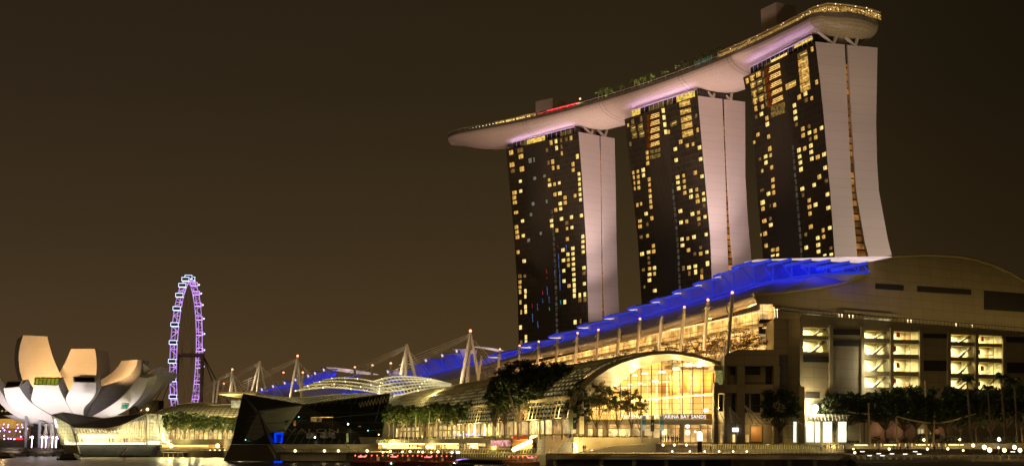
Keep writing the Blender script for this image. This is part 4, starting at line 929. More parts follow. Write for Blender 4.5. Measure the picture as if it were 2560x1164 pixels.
    MB().prism([U(700, 1131, 384), U(975, 1131, 384), U(975, 1151, 384), U(700, 1151, 384)], (0, 3, 0)).build('quay_wall', M['concrete'], t)
    r = MB(); r.tube([U(690, 1121, 381), U(975, 1121, 381)], .06, 4)
    for k in range(30): r.beam(U(690+k*9.8, 1121, 381), U(690+k*9.8, 1129, 381), .07)
    r.build('railing', M['darksteel'], t)
    s = MB()
    for x0 in (697, 862): 
        for k in range(9): s.box(U(x0+k*2.4, 1110+k*1.9, 383), (1.1, 2.5, .22))
        s.beam(U(x0, 1104, 382), U(x0+22, 1121, 382), .12)
    s.build('steps', M['concrete'], t)
    return t
M['trussdim'] = mat('truss_paint', (.22, .20, .12), .6)
M['crystal'] = mat('black_glass', (.010, .013, .010), .35, spec=.25, brick=(1.6, 1.6, .05, 0, (.07, .085, .05)), var=.3)
M['crystal2'] = mat('black_glass_wide', (.007, .007, .006), .3, spec=.25, brick=(6, 3.2, .05, 0, (.06, .06, .045)), var=.3)
M['crystal3'] = mat('grey_glass', (.05, .055, .045), .15, brick=(6, 1.6, .08, 0, (.12, .12, .1)), var=.3)
M['greensteel'] = mat('green_steel', (.10, .11, .08), .4)
M['prow'] = mat('dark_prow', (.12, .10, .075), .8, brick=(5, 2.5, .04, 0, (.07, .06, .04)), var=.1)
EM['bluedim'] = emis('blue_door', (0, .03, .8), .30, .5, .8); EM['gal2'] = emis('lounge_glow', (1, .6, .25), .14, .8, .8); EM['mag'] = emis('shop_glow', (.8, .6, .35), .05, .9, 1.2)
EM['cool2'] = emis('green_stair', (.7, .8, .25), .28, .5); EM['cyan'] = emis('cyan_lamp', (.3, 1, .9), 2)
pavilion_dark()
for i, x in enumerate((738, 811, 846, 918)):
    l = thing('quay_lamp', U(x, 1129, 380.5), f'{ORD[i]} from the left of the bright quay lamps before the black-glass pavilion', 'lamp', 'quay lamps before the black-glass pavilion')
    MB().beam(U(x, 1129, 380.5), U(x, 1126.5, 380.5), .12).build('post', M['darksteel'], l); MB().ball(U(x, 1125.6, 380.5), .42, 8, 5).build('globe', EM['lamp'], l)
tag(MB().prism([U(684, 1152, 376), U(706, 1152, 376), U(704, 1157, 372), U(686, 1157, 372)], (0, 0, .15)).build('float_light', EM['bluelit']), 'small blue-lit float on the water below the blue doorway', 'float')

# ================================================================== SHOPPING MALL ALONG THE WATER
M['pinkroof'] = mat('pale_roof', (.78, .68, .66), .5, var=.05)
M['canopyskin2'] = glass('open_canopy_skin', (.24, .20, .10), .85, .4, transl=.5)
EM['shopb'] = emis('shop_bright', (1, .72, .27), 1.2, .7, .5); EM['shopc'] = emis('shop_amber', (1, .58, .2), .6, .7, .5)
EM['galwall'] = emis('gallery_wall_painted_glow', (1, .52, .13), 1.7, .6, .35, brick=(3.2, 4.6, .04, 0, .6))  # back wall glows in place of the gallery's interior light
mall = thing('shopping_mall', V(20, 420, 8), 'long glass-fronted shopping mall under a wavy roof with a blue-lit stepped clerestory', 'shopping mall')
FA, FB = V(64, 300, 0), V(-1, 500, 0)                      # upper glass front (plan line)
dFB = [(1207, 681), (1400, 533), (1600, 425), (1800, 356), (1950, 322), (2060, 312), (2173, 306)]   # clerestory wall distance per pixel column
def BW(px, py, dd=0): return U(px, py, interp(dFB, px)+dd)
BASE = [(1207, 912), (1280, 890), (1345, 870), (1412, 850), (1482, 830), (1550, 811.7), (1610.5, 791.6), (1671.8, 773.5), (1727.7, 755.7), (1782.5, 740), (1835, 724), (1886, 711), (1933, 702), (1980, 694), (2023.5, 687.5), (2067, 684), (2108, 682), (2147, 681), (2172, 680)]
TIP = [(1218, 890), (1293, 865), (1370.4, 841), (1442, 816), (1508, 793.5), (1568, 771), (1625.6, 752), (1680.5, 730), (1732.6, 710), (1782.5, 689.5), (1829, 668)]
bys = lambda x: interp(BASE, x)
def roof_bay(i, T0, T1, basef, P, Wf, root, far=False):
    x0, y0 = T0; x1, y1 = T1; w = x1-x0; a = .36*w if not far else .3*w; e = .38*w
    pk = (x0+a, y0-.15*w); R = (x1+e, y1+.06*w)
    wall = MB().poly([Wf(x0+a*.9, basef(x0+a*.9)), Wf(R[0], basef(R[0])), Wf(*R), Wf(pk[0], pk[1]+.03*w)]); ww = wall.build('clerestory_wall', M['bluewall'], root)
    sl = MB().prism([P(x0, y0, -5), P(R[0], R[1], -3), P(R[0]+3, R[1]-2.5, 3), P(pk[0], pk[1], 3)], (0, 0, -.6)).build('roof_blade', M['bluewall'], root)
    MB().beam(P(x0, y0+.6, -5.1), P(R[0], R[1]+.6, -3.1), .34).beam(P(x0, y0+.4, -5.1), P(pk[0], pk[1]+.4, 2.9), .3).build('painted_lit_edge', EM['bladeedge'], sl)
    MB().prism([P(x0+.04*w, y0+2.2, -4.2), P(x0+.42*w, y0+1.2, -3.5), P(x0+.44*w, y0+3.6, -1), P(x0+.40*w, y0+3.2, -1)], (0, 0, -.25)).build('painted_lit_underside', EM['pinkw'], root)
EM['bladeedge'] = emis('blade_edge_painted_light', (.05, .08, 1), .60, .2, .2)  # blade edges emit, painting in the blue light on the steel
EM['pinkroof2'] = emis('upper_roof_painted_light', (1, .74, .70), .80, .3, .15)
EM['pinkw'] = emis('painted_white_light', (1, .74, .74), 1.0)  # glow painted in for white light on the blade undersides
for i in range(len(TIP)-1): roof_bay(i, TIP[i], TIP[i+1], bys, BW, BW, mall)
# last bays on the right: fanned slabs
FT = [(1829, 668, 1878, 653), (1874, 662, 1927, 648), (1919, 661, 1978, 646), (1961.6, 662, 2027, 648), (2003, 663, 2075, 649), (2041, 668, 2123, 653), (2077, 672, 2168, 655)]
for i, (a, b, c, d) in enumerate(FT):
    o_ = MB().prism([BW(a, b, -4), BW(c, d, -1), BW(c+2, d-2, 3), BW(a+8, b-5, 0)], (0, 0, -.8)).build('roof_blade', M['bluewall'], mall)
    MB().beam(BW(a, b+1.5, -4.4), BW(c, d+1.5, -1.4), .5).build('painted_lit_edge', EM['bladeedge'], o_)
top = [(1838, 672), (1878, 655), (1927, 651), (1978, 650), (2027, 651), (2075, 653), (2123, 656), (2171, 658)]
MB().poly([BW(x, bys(x)) for x in (1838, 1886, 1933, 1980, 2023, 2067, 2108, 2147, 2172)]+[BW(x, y) for x, y in reversed(top)]).build('clerestory_wall', M['bluewall'], mall)
# pale upper roof surfaces behind the fanned slabs, white floodlight painted as glow
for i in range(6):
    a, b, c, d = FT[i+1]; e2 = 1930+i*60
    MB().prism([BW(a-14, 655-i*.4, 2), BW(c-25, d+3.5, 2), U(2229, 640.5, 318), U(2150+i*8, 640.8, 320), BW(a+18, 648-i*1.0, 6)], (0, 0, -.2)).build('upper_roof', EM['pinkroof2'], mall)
# truss on the clerestory
nodes = BASE[:]
tr = MB()
def topy(x):
    for (xa, ya), (xb, yb) in zip(TIP, TIP[1:]):
        w = xb-xa
        if xa+.33*w <= x < xb+.36*w: f = (x-xa-.36*w)/w; return (ya-.13*w)*(1-f)+(yb+.06*w)*f
    return interp(top, x) if x > 1850 else bys(x)-20
for (x, y), (xn, yn) in zip(BASE, BASE[1:]):
    tr.beam(BW(x, y, -.5), BW(x-1, topy(x-1)+1, -.5), .22)
    tr.beam(BW(xn, yn, -.5), BW(lerp(x, xn, .38), topy(lerp(x, xn, .38))+2, -.5), .24)
tr.tube([BW(x, y, -.6) for x, y in BASE], .3, 4)
tr.build('blue_truss', EM['bluesteelglow'] if 'bluesteelglow' in EM else EM.setdefault('bluesteelglow', emis('blue_steel_painted_light', (.04, .07, 1), .5)), mall)  # truss steel emits blue; the light falling on it is painted in
# lower roof skin between clerestory and eave
EAT = [(1207, 916), (1300, 890), (1400, 868), (1500, 847), (1600, 822), (1700, 795), (1800, 765), (1880, 737)]
EAB = [(1207, 928), (1300, 904), (1400, 886), (1500, 866), (1600, 843), (1700, 818), (1800, 790), (1895, 760)]
def FW(px, py, dd=0): p = onpl(px, py, FA, FB); return U(px, py, p.y+dd)
GA, GB = V(63.5, 300.5, 0), V(137, 347, 0)
lo = MB()
Lx = [1207, 1300, 1400, 1500, 1600, 1700, 1800, 1880]
for a, b in zip(Lx, Lx[1:]):
    lo.poly([FW(a, interp(EAT, a), -2), FW(b, interp(EAT, b), -2), BW(b, bys(b)), BW(a, bys(a))])
edge = [(1880, 737), (1947, 731), (2040, 720), (2110, 705), (2150, 690), (2172, 680)]
for (a, ya), (b, yb) in zip(edge, edge[1:]):
    lo.poly([onpl(a, ya, GA, GB), onpl(b, yb, GA, GB), BW(b, bys(b)), BW(a, bys(a))])
lo.build('lower_roof', M['roofskin'], mall)
ev = MB()
rsE = []
for x in Lx+[1893]:
    t0, b0 = FW(x, interp(EAT, x), -2), FW(x, interp(EAB, x), -1); r = []
    for j in range(9):
        th = math.pi*j/8; m = t0.lerp(b0, (1-math.cos(th))/2); r.append(m+V(-1.0, -2.6, 0)*math.sin(th))
    rsE.append(r)
ev.rings(rsE, cap=False, closed=False); ev.build('eave', M['eave'], mall, smooth=True)
for x in (1450, 1560, 1665, 1760, 1822):
    t0, b0 = FW(x, interp(EAT, x), -2), FW(x, interp(EAB, x), -1)
    MB().tube([t0.lerp(b0, (1-math.cos(math.pi*j/8))/2)+V(-1.1, -2.8, 0)*math.sin(math.pi*j/8) for j in range(9)], .18, 5).build('eave_rib', M['roofdark'], mall)
# upper glass front with real floors behind
gf = MB(); 
TZ = 26.5
def FT_(px, z, dd=0):
    p = onpl(px, 700, FA, FB); r = Vector((p.x, p.y+dd, z)); return r
xs = [1215+k*17 for k in range(41)]
MB().poly([FW(1215, 926), FW(1897, 760), FT_(1897, TZ), FT_(1215, TZ)]).build('glass_front', M['frontglass'] if 'frontglass' in M else M.setdefault('frontglass', glass('front_glass', (.2, .15, .08), .90, .1, brick=(3.2, 2.3, .06), mort=(.10, .07, .03))), mall)
MB().poly([FW(1215, 928, 0)+V(5, 2, 0), FW(1897, 762, 0)+V(5, 2, 0), FT_(1897, TZ)+V(5, 2, 0), FT_(1215, TZ)+V(5, 2, 0)]).build('gallery_back_wall', EM['galwall'], mall)
for z in (30.5, 35.2): MB().prism([FT_(1215, z)+V(.5, 0, 0), FT_(1897, z)+V(.5, 0, 0), FT_(1897, z)+V(5, 2, 0), FT_(1215, z)+V(5, 2, 0)], (0, 0, .7)).build('gallery_floor', M['cream'], mall)
for z, m in ((34.9, 'ceil2'), (30.2, 'ceil2'), (39.4, 'ceil2')):
    cl = MB()
    for k in range(60):
        f = k/60; a = FT_(1897, z).lerp(FT_(1300, z), f); b = FT_(1897, z).lerp(FT_(1300, z), f+.011); cl.prism([a+V(1.5, .5, 0), b+V(1.5, .5, 0), b+V(3.4, 1.1, 0), a+V(3.4, 1.1, 0)], (0, 0, -.12))
    cl.build('ceiling_lights', EM['ceil2'] if 'ceil2' in EM else EM.setdefault('ceil2', emis('gallery_ceiling_light', (1, .62, .22), 1.7)), mall)
MB().poly([FT_(1897, TZ)+V(.1, 0, 0), U(1935, 897, 305), U(1935, 757, 305), FW(1897, 760)+V(.1, 0, 0)]).build('corner_glass', M['frontglass'], mall)
cb = MB()
for y0, y1, m in ((760, 784, 'cornerb'), (786, 797, 'ceil3'), (834, 852, 'ceil3'), (856, 871, 'cornerb')):
    MB().prism([U(1900, y0, 308.5), U(1932, y0, 309), U(1932, y1, 309), U(1900, y1, 308.5)], (0, .2, 0)).build('lit_corner_room', EM[m] if m in EM else EM.setdefault(m, emis(m, (1, .62, .22), {'cornerb': 1.3, 'ceil3': .55}[m], .5, .6)), mall)
MB().prism([U(1897, 797, 304.3), U(1936, 797, 304.6), U(1936, 834, 304.6), U(1897, 834, 304.3)], (0, .3, 0)).build('dark_spandrel', M['darkglass'], mall)
for f in range(10):
    a = lerp(.04, .93, f/9); p = FT_(1897, 0).lerp(FT_(1215, 0), a)
    point('gallery_light', p+V(2.6, 1, 37.6), 3600, (1, .54, .14), .6); point('gallery_light', p+V(2.6, 1, 28.8), 2600, (1, .54, .14), .6)
# terrace slab
MB().prism([FT_(1897, TZ-.8)+V(0, 0, 0), FT_(1215, TZ-.8), FT_(1215, TZ-.8)+V(-13, -4, 0), FT_(1897, TZ-.8)+V(-13, -4, 0)], (0, 0, .8)).build('terrace', M['concrete'], mall)
r = MB(); a = FT_(1897, TZ)+V(-12.6, -4, 1.1); b = FT_(1215, TZ)+V(-12.6, -4, 1.1); r.tube([a, b], .06, 4)
for k in range(90): p = a.lerp(b, k/89); r.beam(p, p-V(0, 0, 1.1), .06)
r.build('terrace_railing', M['steel'], mall)
MB().prism([FT_(1880, 8)+V(1, 3, 0), FT_(1215, 8)+V(1, 3, 0), FT_(1215, 8)+V(26, 6, 0), FT_(1880, 8)+V(20, 20, 0)], (0, 0, 17.6)).build('lower_block', M['stone_plain'], mall)
# blue light on the clerestory
for a, b, pw in ((1215, 1300, 6500), (1300, 1400, 6500), (1400, 1500, 5000), (1500, 1600, 4500), (1600, 1700, 3800), (1700, 1800, 3300), (1800, 1900, 3000), (1900, 1990, 3000), (1990, 2080, 2600), (2080, 2165, 2600)):
    hb_ = 10 if a < 1900 else 7
    p = BW(a, bys(a)-4, 0)+V(-8, -6, -1); q = BW(b, bys(b)-4, 0)+V(-8, -6, -1)
    n_ = Vector((-(q-p).y, (q-p).x, 0)).normalized()
    if n_.y < 0: n_ = -n_
    area('blue_wash', p, q, 1.5, n_+V(0, 0, .12), pw*(.27 if a < 1900 else .16), (.0, .010, 1), 110 if a < 1900 else 60)
for a, b in ((1215, 1400), (1400, 1600), (1600, 1800), (1800, 1900), (1900, 2000), (2000, 2100)):
    p = BW(a, bys(a)-3, 0)+V(-2.5, -2, 0); q = BW(b, bys(b)-3, 0)+V(-2.5, -2, 0); area('blue_wash', p, q, .5, V(-.5, -.6, -1), (q-p).length*{1215: 2.2, 1400: 2.6, 1600: 3.2, 1800: 6, 1900: 8, 2000: 9}[a], (.02, .02, 1), 150)
spot('roof_floodlight', V(70, 250, 75), U(2100, 648, 312), 9000, (1, .80, .78), 40, 1, 1)
for px in (1500, 1700): p = FT_(px, 30)+V(-18, -6, 0); spot('eave_uplight', p, FW(px, interp(EAT, px)), 9000, (1, .66, .40), 120, 1, 1)
for px in (1300, 1400, 1600, 1800, 1870): p = FT_(px, TZ+.5)+V(-9, -3, 0); spot('eave_uplight', p, FW(px, interp(EAB, px)), 3000, (1, .66, .40), 120, 1, 1)

# masts with red beacons
MX = [(1250, 482), (1299, 464), (1394, 427), (1496, 397), (1600, 365), (1711, 332), (1770, 315), (1831, 300)]
MTS = [(1831, 735, 1818, 893, 1), (1770, 753, 1760, 875, 1), (1711, 771, 1700, 880, 1), (1655, 790, 1646, 880, 0), (1600, 800, 1592, 885, 1), (1549, 820, 1542, 900, 0), (1496, 827, 1490, 900, 1), (1444, 835, 1437, 918, 1), (1394, 847, 1389, 925, 0), (1347, 856, 1342, 930, 1), (1299, 866, 1295, 935, 1), (1250, 875, 1241, 950, 1), (1204, 888, 1194, 958, 0)]
def mast(tx, ty, bx, by, lit, D, lab, w=.62, red=True, cables=True):
    T = U(tx, ty, D); B = U(bx, by, D-2.5)
    t = thing('cable_mast', B, lab, 'mast', 'slender masts along the mall terrace' if cables == 1 else 'slender masts along the mall terrace' if cables == 0 else 'tall masts above the left roofs')
    d = T-B
    rs = MB().tube([B, B+d*.12, B+d*.8, T], w*.75, 8, None)
    rs.build('shaft', M['steel'], t)
    MB().tube([B+d*.86, T], w*1.0, 8, w*.45).build('mast_head', M['steel'], t)
    if lit: MB().ball(T+V(0, 0, .45), .36 if cables == 1 else .55, 8, 5).build('red_beacon', EM['redlamp'], t)
    if cables == 1:
        c = MB(); fr = FT_(tx, TZ, 0); 
        for k in (-1, 1):
            e = FW(max(1215, tx+k*18), interp(EAT, max(1215, tx+k*18)), -1); c.beam(B+d*.9, e, .10)
            e2 = B+V(2.5*k, -1*k, 0)+V(.8, .5, 0)*2; c.beam(B+d*.9, e2, .07)
        c.build('stay_cables', M['steel'], t)
    return t
for i, (a, b, c, d, l) in enumerate(MTS):
    D = interp(MX, a) if a < 1250 or True else 0
    mast(a, b, c, d, l, D if a >= 1250 else 500, f'{ORD[i]} from the right of the slim raked masts on the mall terrace'+(', red-tipped' if l else ''), cables=1)

# ---------- entrance hall: big arched window
HD = 300.
hall = thing('entrance_hall', G(1660, 300, 8), 'arched entrance hall with a glowing golden grid window and a thick curved roof rim', 'entrance hall')
WA = [(1440, 1046), (1500, 1046), (1784, 1046), (1781, 920), (1762, 914), (1730, 906), (1704, 901), (1676, 897), (1656, 899), (1651, 908), (1625, 912), (1598, 920), (1571, 936), (1548, 961), (1520, 985), (1490, 1015), (1462, 1040)]
MB().poly([U(x, y, HD) for x, y in WA]).build('arched_window', M['hallglass'] if 'hallglass' in M else M.setdefault('hallglass', glass('hall_glass', (.3, .22, .1), .90, .1, brick=(2.63, 1.42, .045), mort=(.04, .03, .015))), hall)
gm = MB()
for k in range(14):
    x = 1784-k*25.9
    ys = [p for p in WA]
    yt = interp([(1440, 1046), (1462, 1040), (1490, 1015), (1520, 985), (1548, 961), (1571, 936), (1598, 920), (1625, 912), (1651, 908), (1656, 899), (1676, 897), (1704, 901), (1730, 906), (1762, 914), (1784, 920)], x)
    if x > 1445: gm.beam(U(x, 1046, HD-.2), U(x, yt, HD-.2), .20)
gm.build('mullions', M['darksteel'], hall)
# interior
IB = 325.
def ip(x, y, D): return U(x, y, D)
MB().poly([U(1430, 1050, IB), U(1800, 1050, IB), U(1800, 905, IB), U(1620, 905, IB), U(1540, 955, IB), U(1440, 1040, IB)]).build('back_wall', M['cream'], hall)
MB().prism([U(1655, 990, IB-1), U(1690, 988, IB-1), U(1690, 945, IB-1), U(1655, 950, IB-1)], (0, .3, 0)).build('timber_panel', M['orangewall'], hall)
for x0, x1 in ((1674, 1696), (1702, 1725), (1731, 1754), (1760, 1779)):
    MB().prism([U(x0, 983-(x0-1674)*.06, 315), U(x1, 979-(x0-1674)*.06, 315), U(x1, 928, 315), U(x0, 936-(x0-1674)*.02, 315)], (0, .4, 0)).build('timber_panel', M['orangewall'], hall)
for x in (1620, 1642, 1668, 1698, 1728, 1757):
    MB().prism([U(x-2, 1046, 312), U(x+2.5, 1046, 312), U(x+2.5, 930, 312), U(x-2, 930, 312)], (0, .8, 0)).build('lit_column', EM['hallcol'] if 'hallcol' in EM else EM.setdefault('hallcol', emis('column_light', (1, .74, .30), 1.5, .2)), hall)
MB().prism([U(1560, 1000, 311), U(1784, 982, 311), U(1784, 986, 311), U(1560, 1004, 311)], (0, 6, 0)).build('gallery', M['cream'], hall)
MB().prism([U(1545, 966, 311), U(1680, 948, 311), U(1680, 952, 311), U(1545, 971, 311)], (0, 6, 0)).build('gallery', EM['hallcol'], hall)
bl = MB()
for x, y, w, h in ((1560, 943, 14, 5), (1588, 937, 12, 4), (1612, 933, 14, 4), (1655, 929, 16, 5), (1690, 921, 20, 6), (1725, 912, 22, 7), (1748, 914, 10, 6), (1575, 960, 12, 3), (1600, 957, 12, 3), (1637, 951, 18, 4), (1765, 1024, 12, 8), (1735, 1036, 30, 5)):
    bl.prism([U(x-w/2, y+h/2, 309), U(x+w/2, y+h/2, 309), U(x+w/2, y-h/2, 309), U(x-w/2, y-h/2, 309)], (0, .3, 0))
bl.build('ceiling_light', EM['lampw3'] if 'lampw3' in EM else EM.setdefault('lampw3', emis('bright_fixture', (1, .9, .6), 3.2)), hall)
for x, y, D, pw in ((1480, 1030, 308, 1600), (1540, 1000, 308, 2600), (1600, 1020, 308, 3400), (1600, 950, 308, 2400), (1660, 1020, 306, 3400), (1690, 915, 310, 2400), (1720, 1020, 306, 3400), (1750, 930, 308, 2000), (1770, 1000, 306, 2400)):
    point('hall_light', U(x, y, D), pw*4.6, (1, .66, .24), .8)
# rim and vault (sweeps back along the mall)
RIMO = [(1418, 1046), (1426, 1010), (1440, 975), (1460, 952), (1484, 931), (1515, 912), (1550, 898), (1590, 887), (1630, 880), (1668, 877), (1705, 879), (1745, 886), (1780, 896), (1812, 907)]
RIMI = [(1428, 1046), (1436, 1014), (1450, 982), (1468, 962), (1492, 941), (1522, 921), (1556, 906), (1594, 894), (1632, 886.5), (1668, 883.5), (1704, 886), (1742, 893.5), (1777, 904), (1812, 917)]
RD = 288.
rm = MB(); rs = []
for (a, b), (c, d) in zip(RIMO, RIMI): o, i_ = U(a, b, RD), U(c, d, RD); rs.append([o, i_, i_+V(-.3, 3, 0), o+V(-.3, 3, 0)])
rm.rings(rs); rm.build('roof_rim', M['cream'] if False else M['rimpaint'] if 'rimpaint' in M else M.setdefault('rimpaint', mat('rim_paint', (.40, .34, .18), .5, var=.05)), hall)
# soffit from rim down to the window arch
WI = [(1436, 1046), (1446, 1040), (1462, 1035), (1490, 1010), (1520, 982), (1546, 961), (1571, 936), (1598, 919), (1625, 911), (1653, 903), (1690, 898), (1730, 905), (1760, 912), (1784, 919)]
sf = MB()
for k in range(len(RIMI)-1):
    a = [U(*RIMI[k], RD), U(*RIMI[k+1], RD)]; b = [U(*WI[k+1], HD), U(*WI[k], HD)]; sf.poly(a+b)
sf.build('soffit', M['soffit'] if 'soffit' in M else M.setdefault('soffit', mat('soffit', (.20, .16, .075), .5, brick=(2.2, .9, .10, 0, (.10, .08, .04)), var=.08)), hall)
sb = MB()
for k in range(9):
    x = 1525+k*14.5; y = 905-k*2.2; sb.prism([U(x, y+3, 293), U(x+8, y+1.4, 293), U(x+8, y-6, 293), U(x, y-4.4, 293)], (0, .3, 0))
sb.build('soffit_slots', M['roofdark'], hall)
for px, py in ((1480, 975), (1540, 930), (1600, 905), (1680, 897), (1750, 905)): point('soffit_light', U(px, py+12, 293), 150, (1, .78, .38), .5)
dv = V(-.325, .945, 0)
def vault(s0, s1, name, sc=1, dz=0):
    t = thing(name, U(1440, 1046, RD)+dv*s0, {'glass_vault': 'long striped barrel roof over the mall front, sloping back behind the trees'}[name], 'glass roof')
    return t
# barrel roofs: ribs and purlins in cream-lit steel over skin with backlight painted as glow
def barrel(s0, s1, lab, nr, scale=1.0, z0=8, i0=0, i1=14, mesh=True, matb='vaultskin'):
    ring = [U(a, b, RD) for a, b in RIMO[i0:i1]]
    c = ring[0].copy(); t = thing('barrel_roof', c+dv*s0, lab, 'glass roof')
    def at(k, s): p = c+(ring[k]-c)*scale+dv*s; return p
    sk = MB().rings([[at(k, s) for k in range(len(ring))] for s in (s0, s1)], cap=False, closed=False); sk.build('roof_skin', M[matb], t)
    rb = MB()
    for j in range(nr+1):
        s = lerp(s0, s1, j/nr); rb.tube([at(k, s)+V(0, 0, .25) for k in range(len(ring))], .16, 4)
    for k in range(len(ring)): rb.tube([at(k, s0)+V(0, 0, .25), at(k, s1)+V(0, 0, .25)], .16, 4)
    rb.build('roof_ribs', M['rimpaint'], t); 
    return t
M['vaultskin'] = emis('vault_glass_painted_glow', (1, .80, .32), .42, .5, .06, brick=(2.2, 1.1, .26, .5, .55))
barrel(3.4, 112, 'striped barrel roof sweeping back from the entrance arch behind the big trees', 40, 1.0, i0=0, i1=12)
barrel(116, 290, 'long striped barrel roof behind the promenade trees in the middle of the mall', 60, .98, i0=0, i1=12)
barrel(296, 420, 'farther low barrel roof behind the black-glass pavilion', 40, .85, i0=0, i1=12)
barrel(430, 560, 'farthest low barrel roof, left end of the mall beside the wheel', 40, .72, i0=0, i1=12)
for s0_, s1_, k_ in ((6, 110, 1), (118, 200, 1), (200, 288, 1), (298, 418, .85), (432, 558, .75)):
    a_ = U(1520, 1030, RD)+dv*s0_; b_ = U(1520, 1030, RD)+dv*s1_; L_ = (s1_-s0_)
    area('roof_uplight', a_, b_, 1, V(-.9, -.3, 1.1), L_*22, (1, .84, .42), 170)
# colonnade and shopfront beneath the barrel roofs
cf = thing('shopfront', U(1436, 1100, RD)+dv*10, 'long row of warm-lit shopfronts and columns behind the promenade trees', 'shopfront')
A0 = V(*U(1440, 1100, RD+1).to_tuple()); A0.z = 8
for j in range(66):
    s = 2+j*8.2; p = A0+dv*s
    h = 7.6
    if j % 9 != 8: MB().prism([p+V(.4, .1, .2), p+dv*7.2+V(.4, .1, .2), p+dv*7.2+V(.4, .1, 3.6), p+V(.4, .1, 3.6)], (.3, .1, 0)).build('shop_window', EM[('shop', 'shopb', 'shopc')[(j*7) % 5 % 3]], cf)
    if j % 3: MB().prism([p+V(.4, .1, 4.4), p+dv*6.4+V(.4, .1, 4.4), p+dv*6.4+V(.4, .1, h), p+V(.4, .1, h)], (.3, .1, 0)).build('upper_window', EM['shopd'] if 'shopd' in EM else EM.setdefault('shopd', emis('upper_shop', (.9, .78, .38), .55, .5, .5)), cf) if j < 32 else None
co = MB()
MB().prism([A0+V(.9, .3, 0), A0+dv*545+V(.9, .3, 0), A0+dv*545+V(2, .6, 0), A0+V(2, .6, 0)], (0, 0, 8.4)).build('shop_wall', M['cream'], cf)
MB().prism([A0+V(-1.5, -.5, 8.2), A0+dv*545+V(-1.5, -.5, 8.2), A0+dv*545+V(3, 1, 8.2), A0+V(3, 1, 8.2)], (0, 0, .7)).build('cornice', M['cream'], cf)
for j in range(90):
    p = A0+dv*(j*6)+V(-1.2, -.4, 0); MB().tube([p, p+V(0, 0, 8.2)], .28, 6).build('column', M['steel'], cf)
for s in range(6, 540, 22): point('colonnade_light', A0+dv*s+V(-3, -1, 5.2), 1100, (1, .68, .24), .4)

# ---------- far roofs: two smaller blue-lit stepped roofs
def farroof(lab, D0, D1, x0, x1, base, tips, pink, nb):
    t = thing('theatre_roof', U((x0+x1)/2, base[0][1]+60, (D0+D1)/2), lab, 'roof')
    t.location.z = 5
    Df = lambda x: lerp(D0, D1, (x-x0)/(x1-x0))
    P = lambda x, y, dd=0: U(x, y, Df(x)+dd)
    b = lambda x: interp(base, x)
    for i, (xa, xb, y) in enumerate(tips):
        MB().prism([P(xa, y, -4), P(xb, y, -4), P(xb+2, y-1, 5), P(xa+6, y-1.5, 5)], (0, 0, -.6)).build('roof_blade', M['bluewall'], t)
        xe = tips[i+1][0]+8 if i+1 < len(tips) else xb+28
        MB().poly([P(xa+8, b(xa+8)), P(xe, b(xe)), P(xe, y+2), P(xa+8, y+1)]).build('clerestory_wall', M['bluewall'], t)
        q = MB(); q.beam(P((xa+xb)/2, y+2, -.6), P(xb, b(xb), -.6), .4); q.beam(P(xe-2, y+2, -.6), P(xb, b(xb), -.6), .4); q.build('truss', EM['bluesteelglow'], t)
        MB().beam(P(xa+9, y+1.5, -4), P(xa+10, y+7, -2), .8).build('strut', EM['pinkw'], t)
    MB().tube([P(x, y, -.6) for x, y in base], .35, 4).build('blue_rail', EM['bluesteelglow'], t)
    MB().poly([P(x, y) for x, y in base]+[P(x, y+26+ (x-x0)*.02, -14) for x, y in reversed(base)]).build('lower_roof', M['roofskin'], t)
    pr = MB()
    for k in range(len(pink)-1):
        (a, ya, da), (c, yc, dc) = pink[k], pink[k+1]
        pr.poly([P(a, ya, 3), P(c, yc, 3), P(c, yc+dc, -1), P(a, ya+da, -1)])
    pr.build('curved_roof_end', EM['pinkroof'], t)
    p = P(x0+10, b(x0+10)+1, -5); q = P(x1-5, b(x1-5)+1, -5); area('blue_wash', p+V(0, -6, 3), q+V(0, -6, 3), 1.5, V(0, 1, .1), 1700, (0, .010, 1), 120)
EM['pinkroof'] = emis('curved_roof_painted_light', (1, .70, .68), .55, .35, .2)  # roof ends emit; the light on them is painted in
farroof('middle blue-lit stepped roof with a pale curved right end, behind the tall masts', 700, 690, 960, 1262, [(960, 958), (1041, 941), (1110, 925), (1180, 907), (1262, 887)],
        [(960, 980, 923.5), (1021, 1071, 908), (1055, 1113, 895), (1096, 1149, 883), (1132, 1163, 872)], [(1182, 865, 2), (1205, 866, 4), (1230, 869, 6), (1255, 874, 7), (1276, 882, 4)], 5)
farroof('left blue-lit stepped roof with a pink curved right end, above the black-glass pavilion', 860, 820, 612, 900, [(612, 984), (646, 978), (700, 968), (749, 960), (800, 951), (850, 944), (900, 938)],
        [(612, 634, 976), (645, 666, 968), (673, 695, 960), (702, 723, 951.7), (729, 750, 943.7), (761, 773, 934), (778, 797, 927.7), (800, 816, 919)], [(816, 917, 2), (840, 918, 8), (870, 921.5, 9), (900, 926, 8), (925, 930, 6), (946, 935, 1)], 8)
w = thing('theatre_wall', G(880, 800, 8), 'dark blue-lit wall and truss visible under the lattice canopy', 'building wall')
MB().poly([U(752, 1000, 800), U(1010, 1000, 760), U(1010, 960, 760), U(752, 975, 800)]).build('wall', M['roofskin'], w)
b = MB(); b.beam(U(830, 990, 780), U(915, 972, 770), .6); 
for x in (850, 875, 900): b.beam(U(x, 986-(x-850)*.2, 776), U(x+12, 974, 772), .45); b.beam(U(x+12, 974, 772), U(x+20, 983, 772), .45)
b.build('blue_truss', EM['bluesteelglow'], w); area('blue_wash', U(780, 1000, 765), U(1000, 1000, 745), 1, V(0, 4, 1.5), 5000, (0, .06, 1), 160)

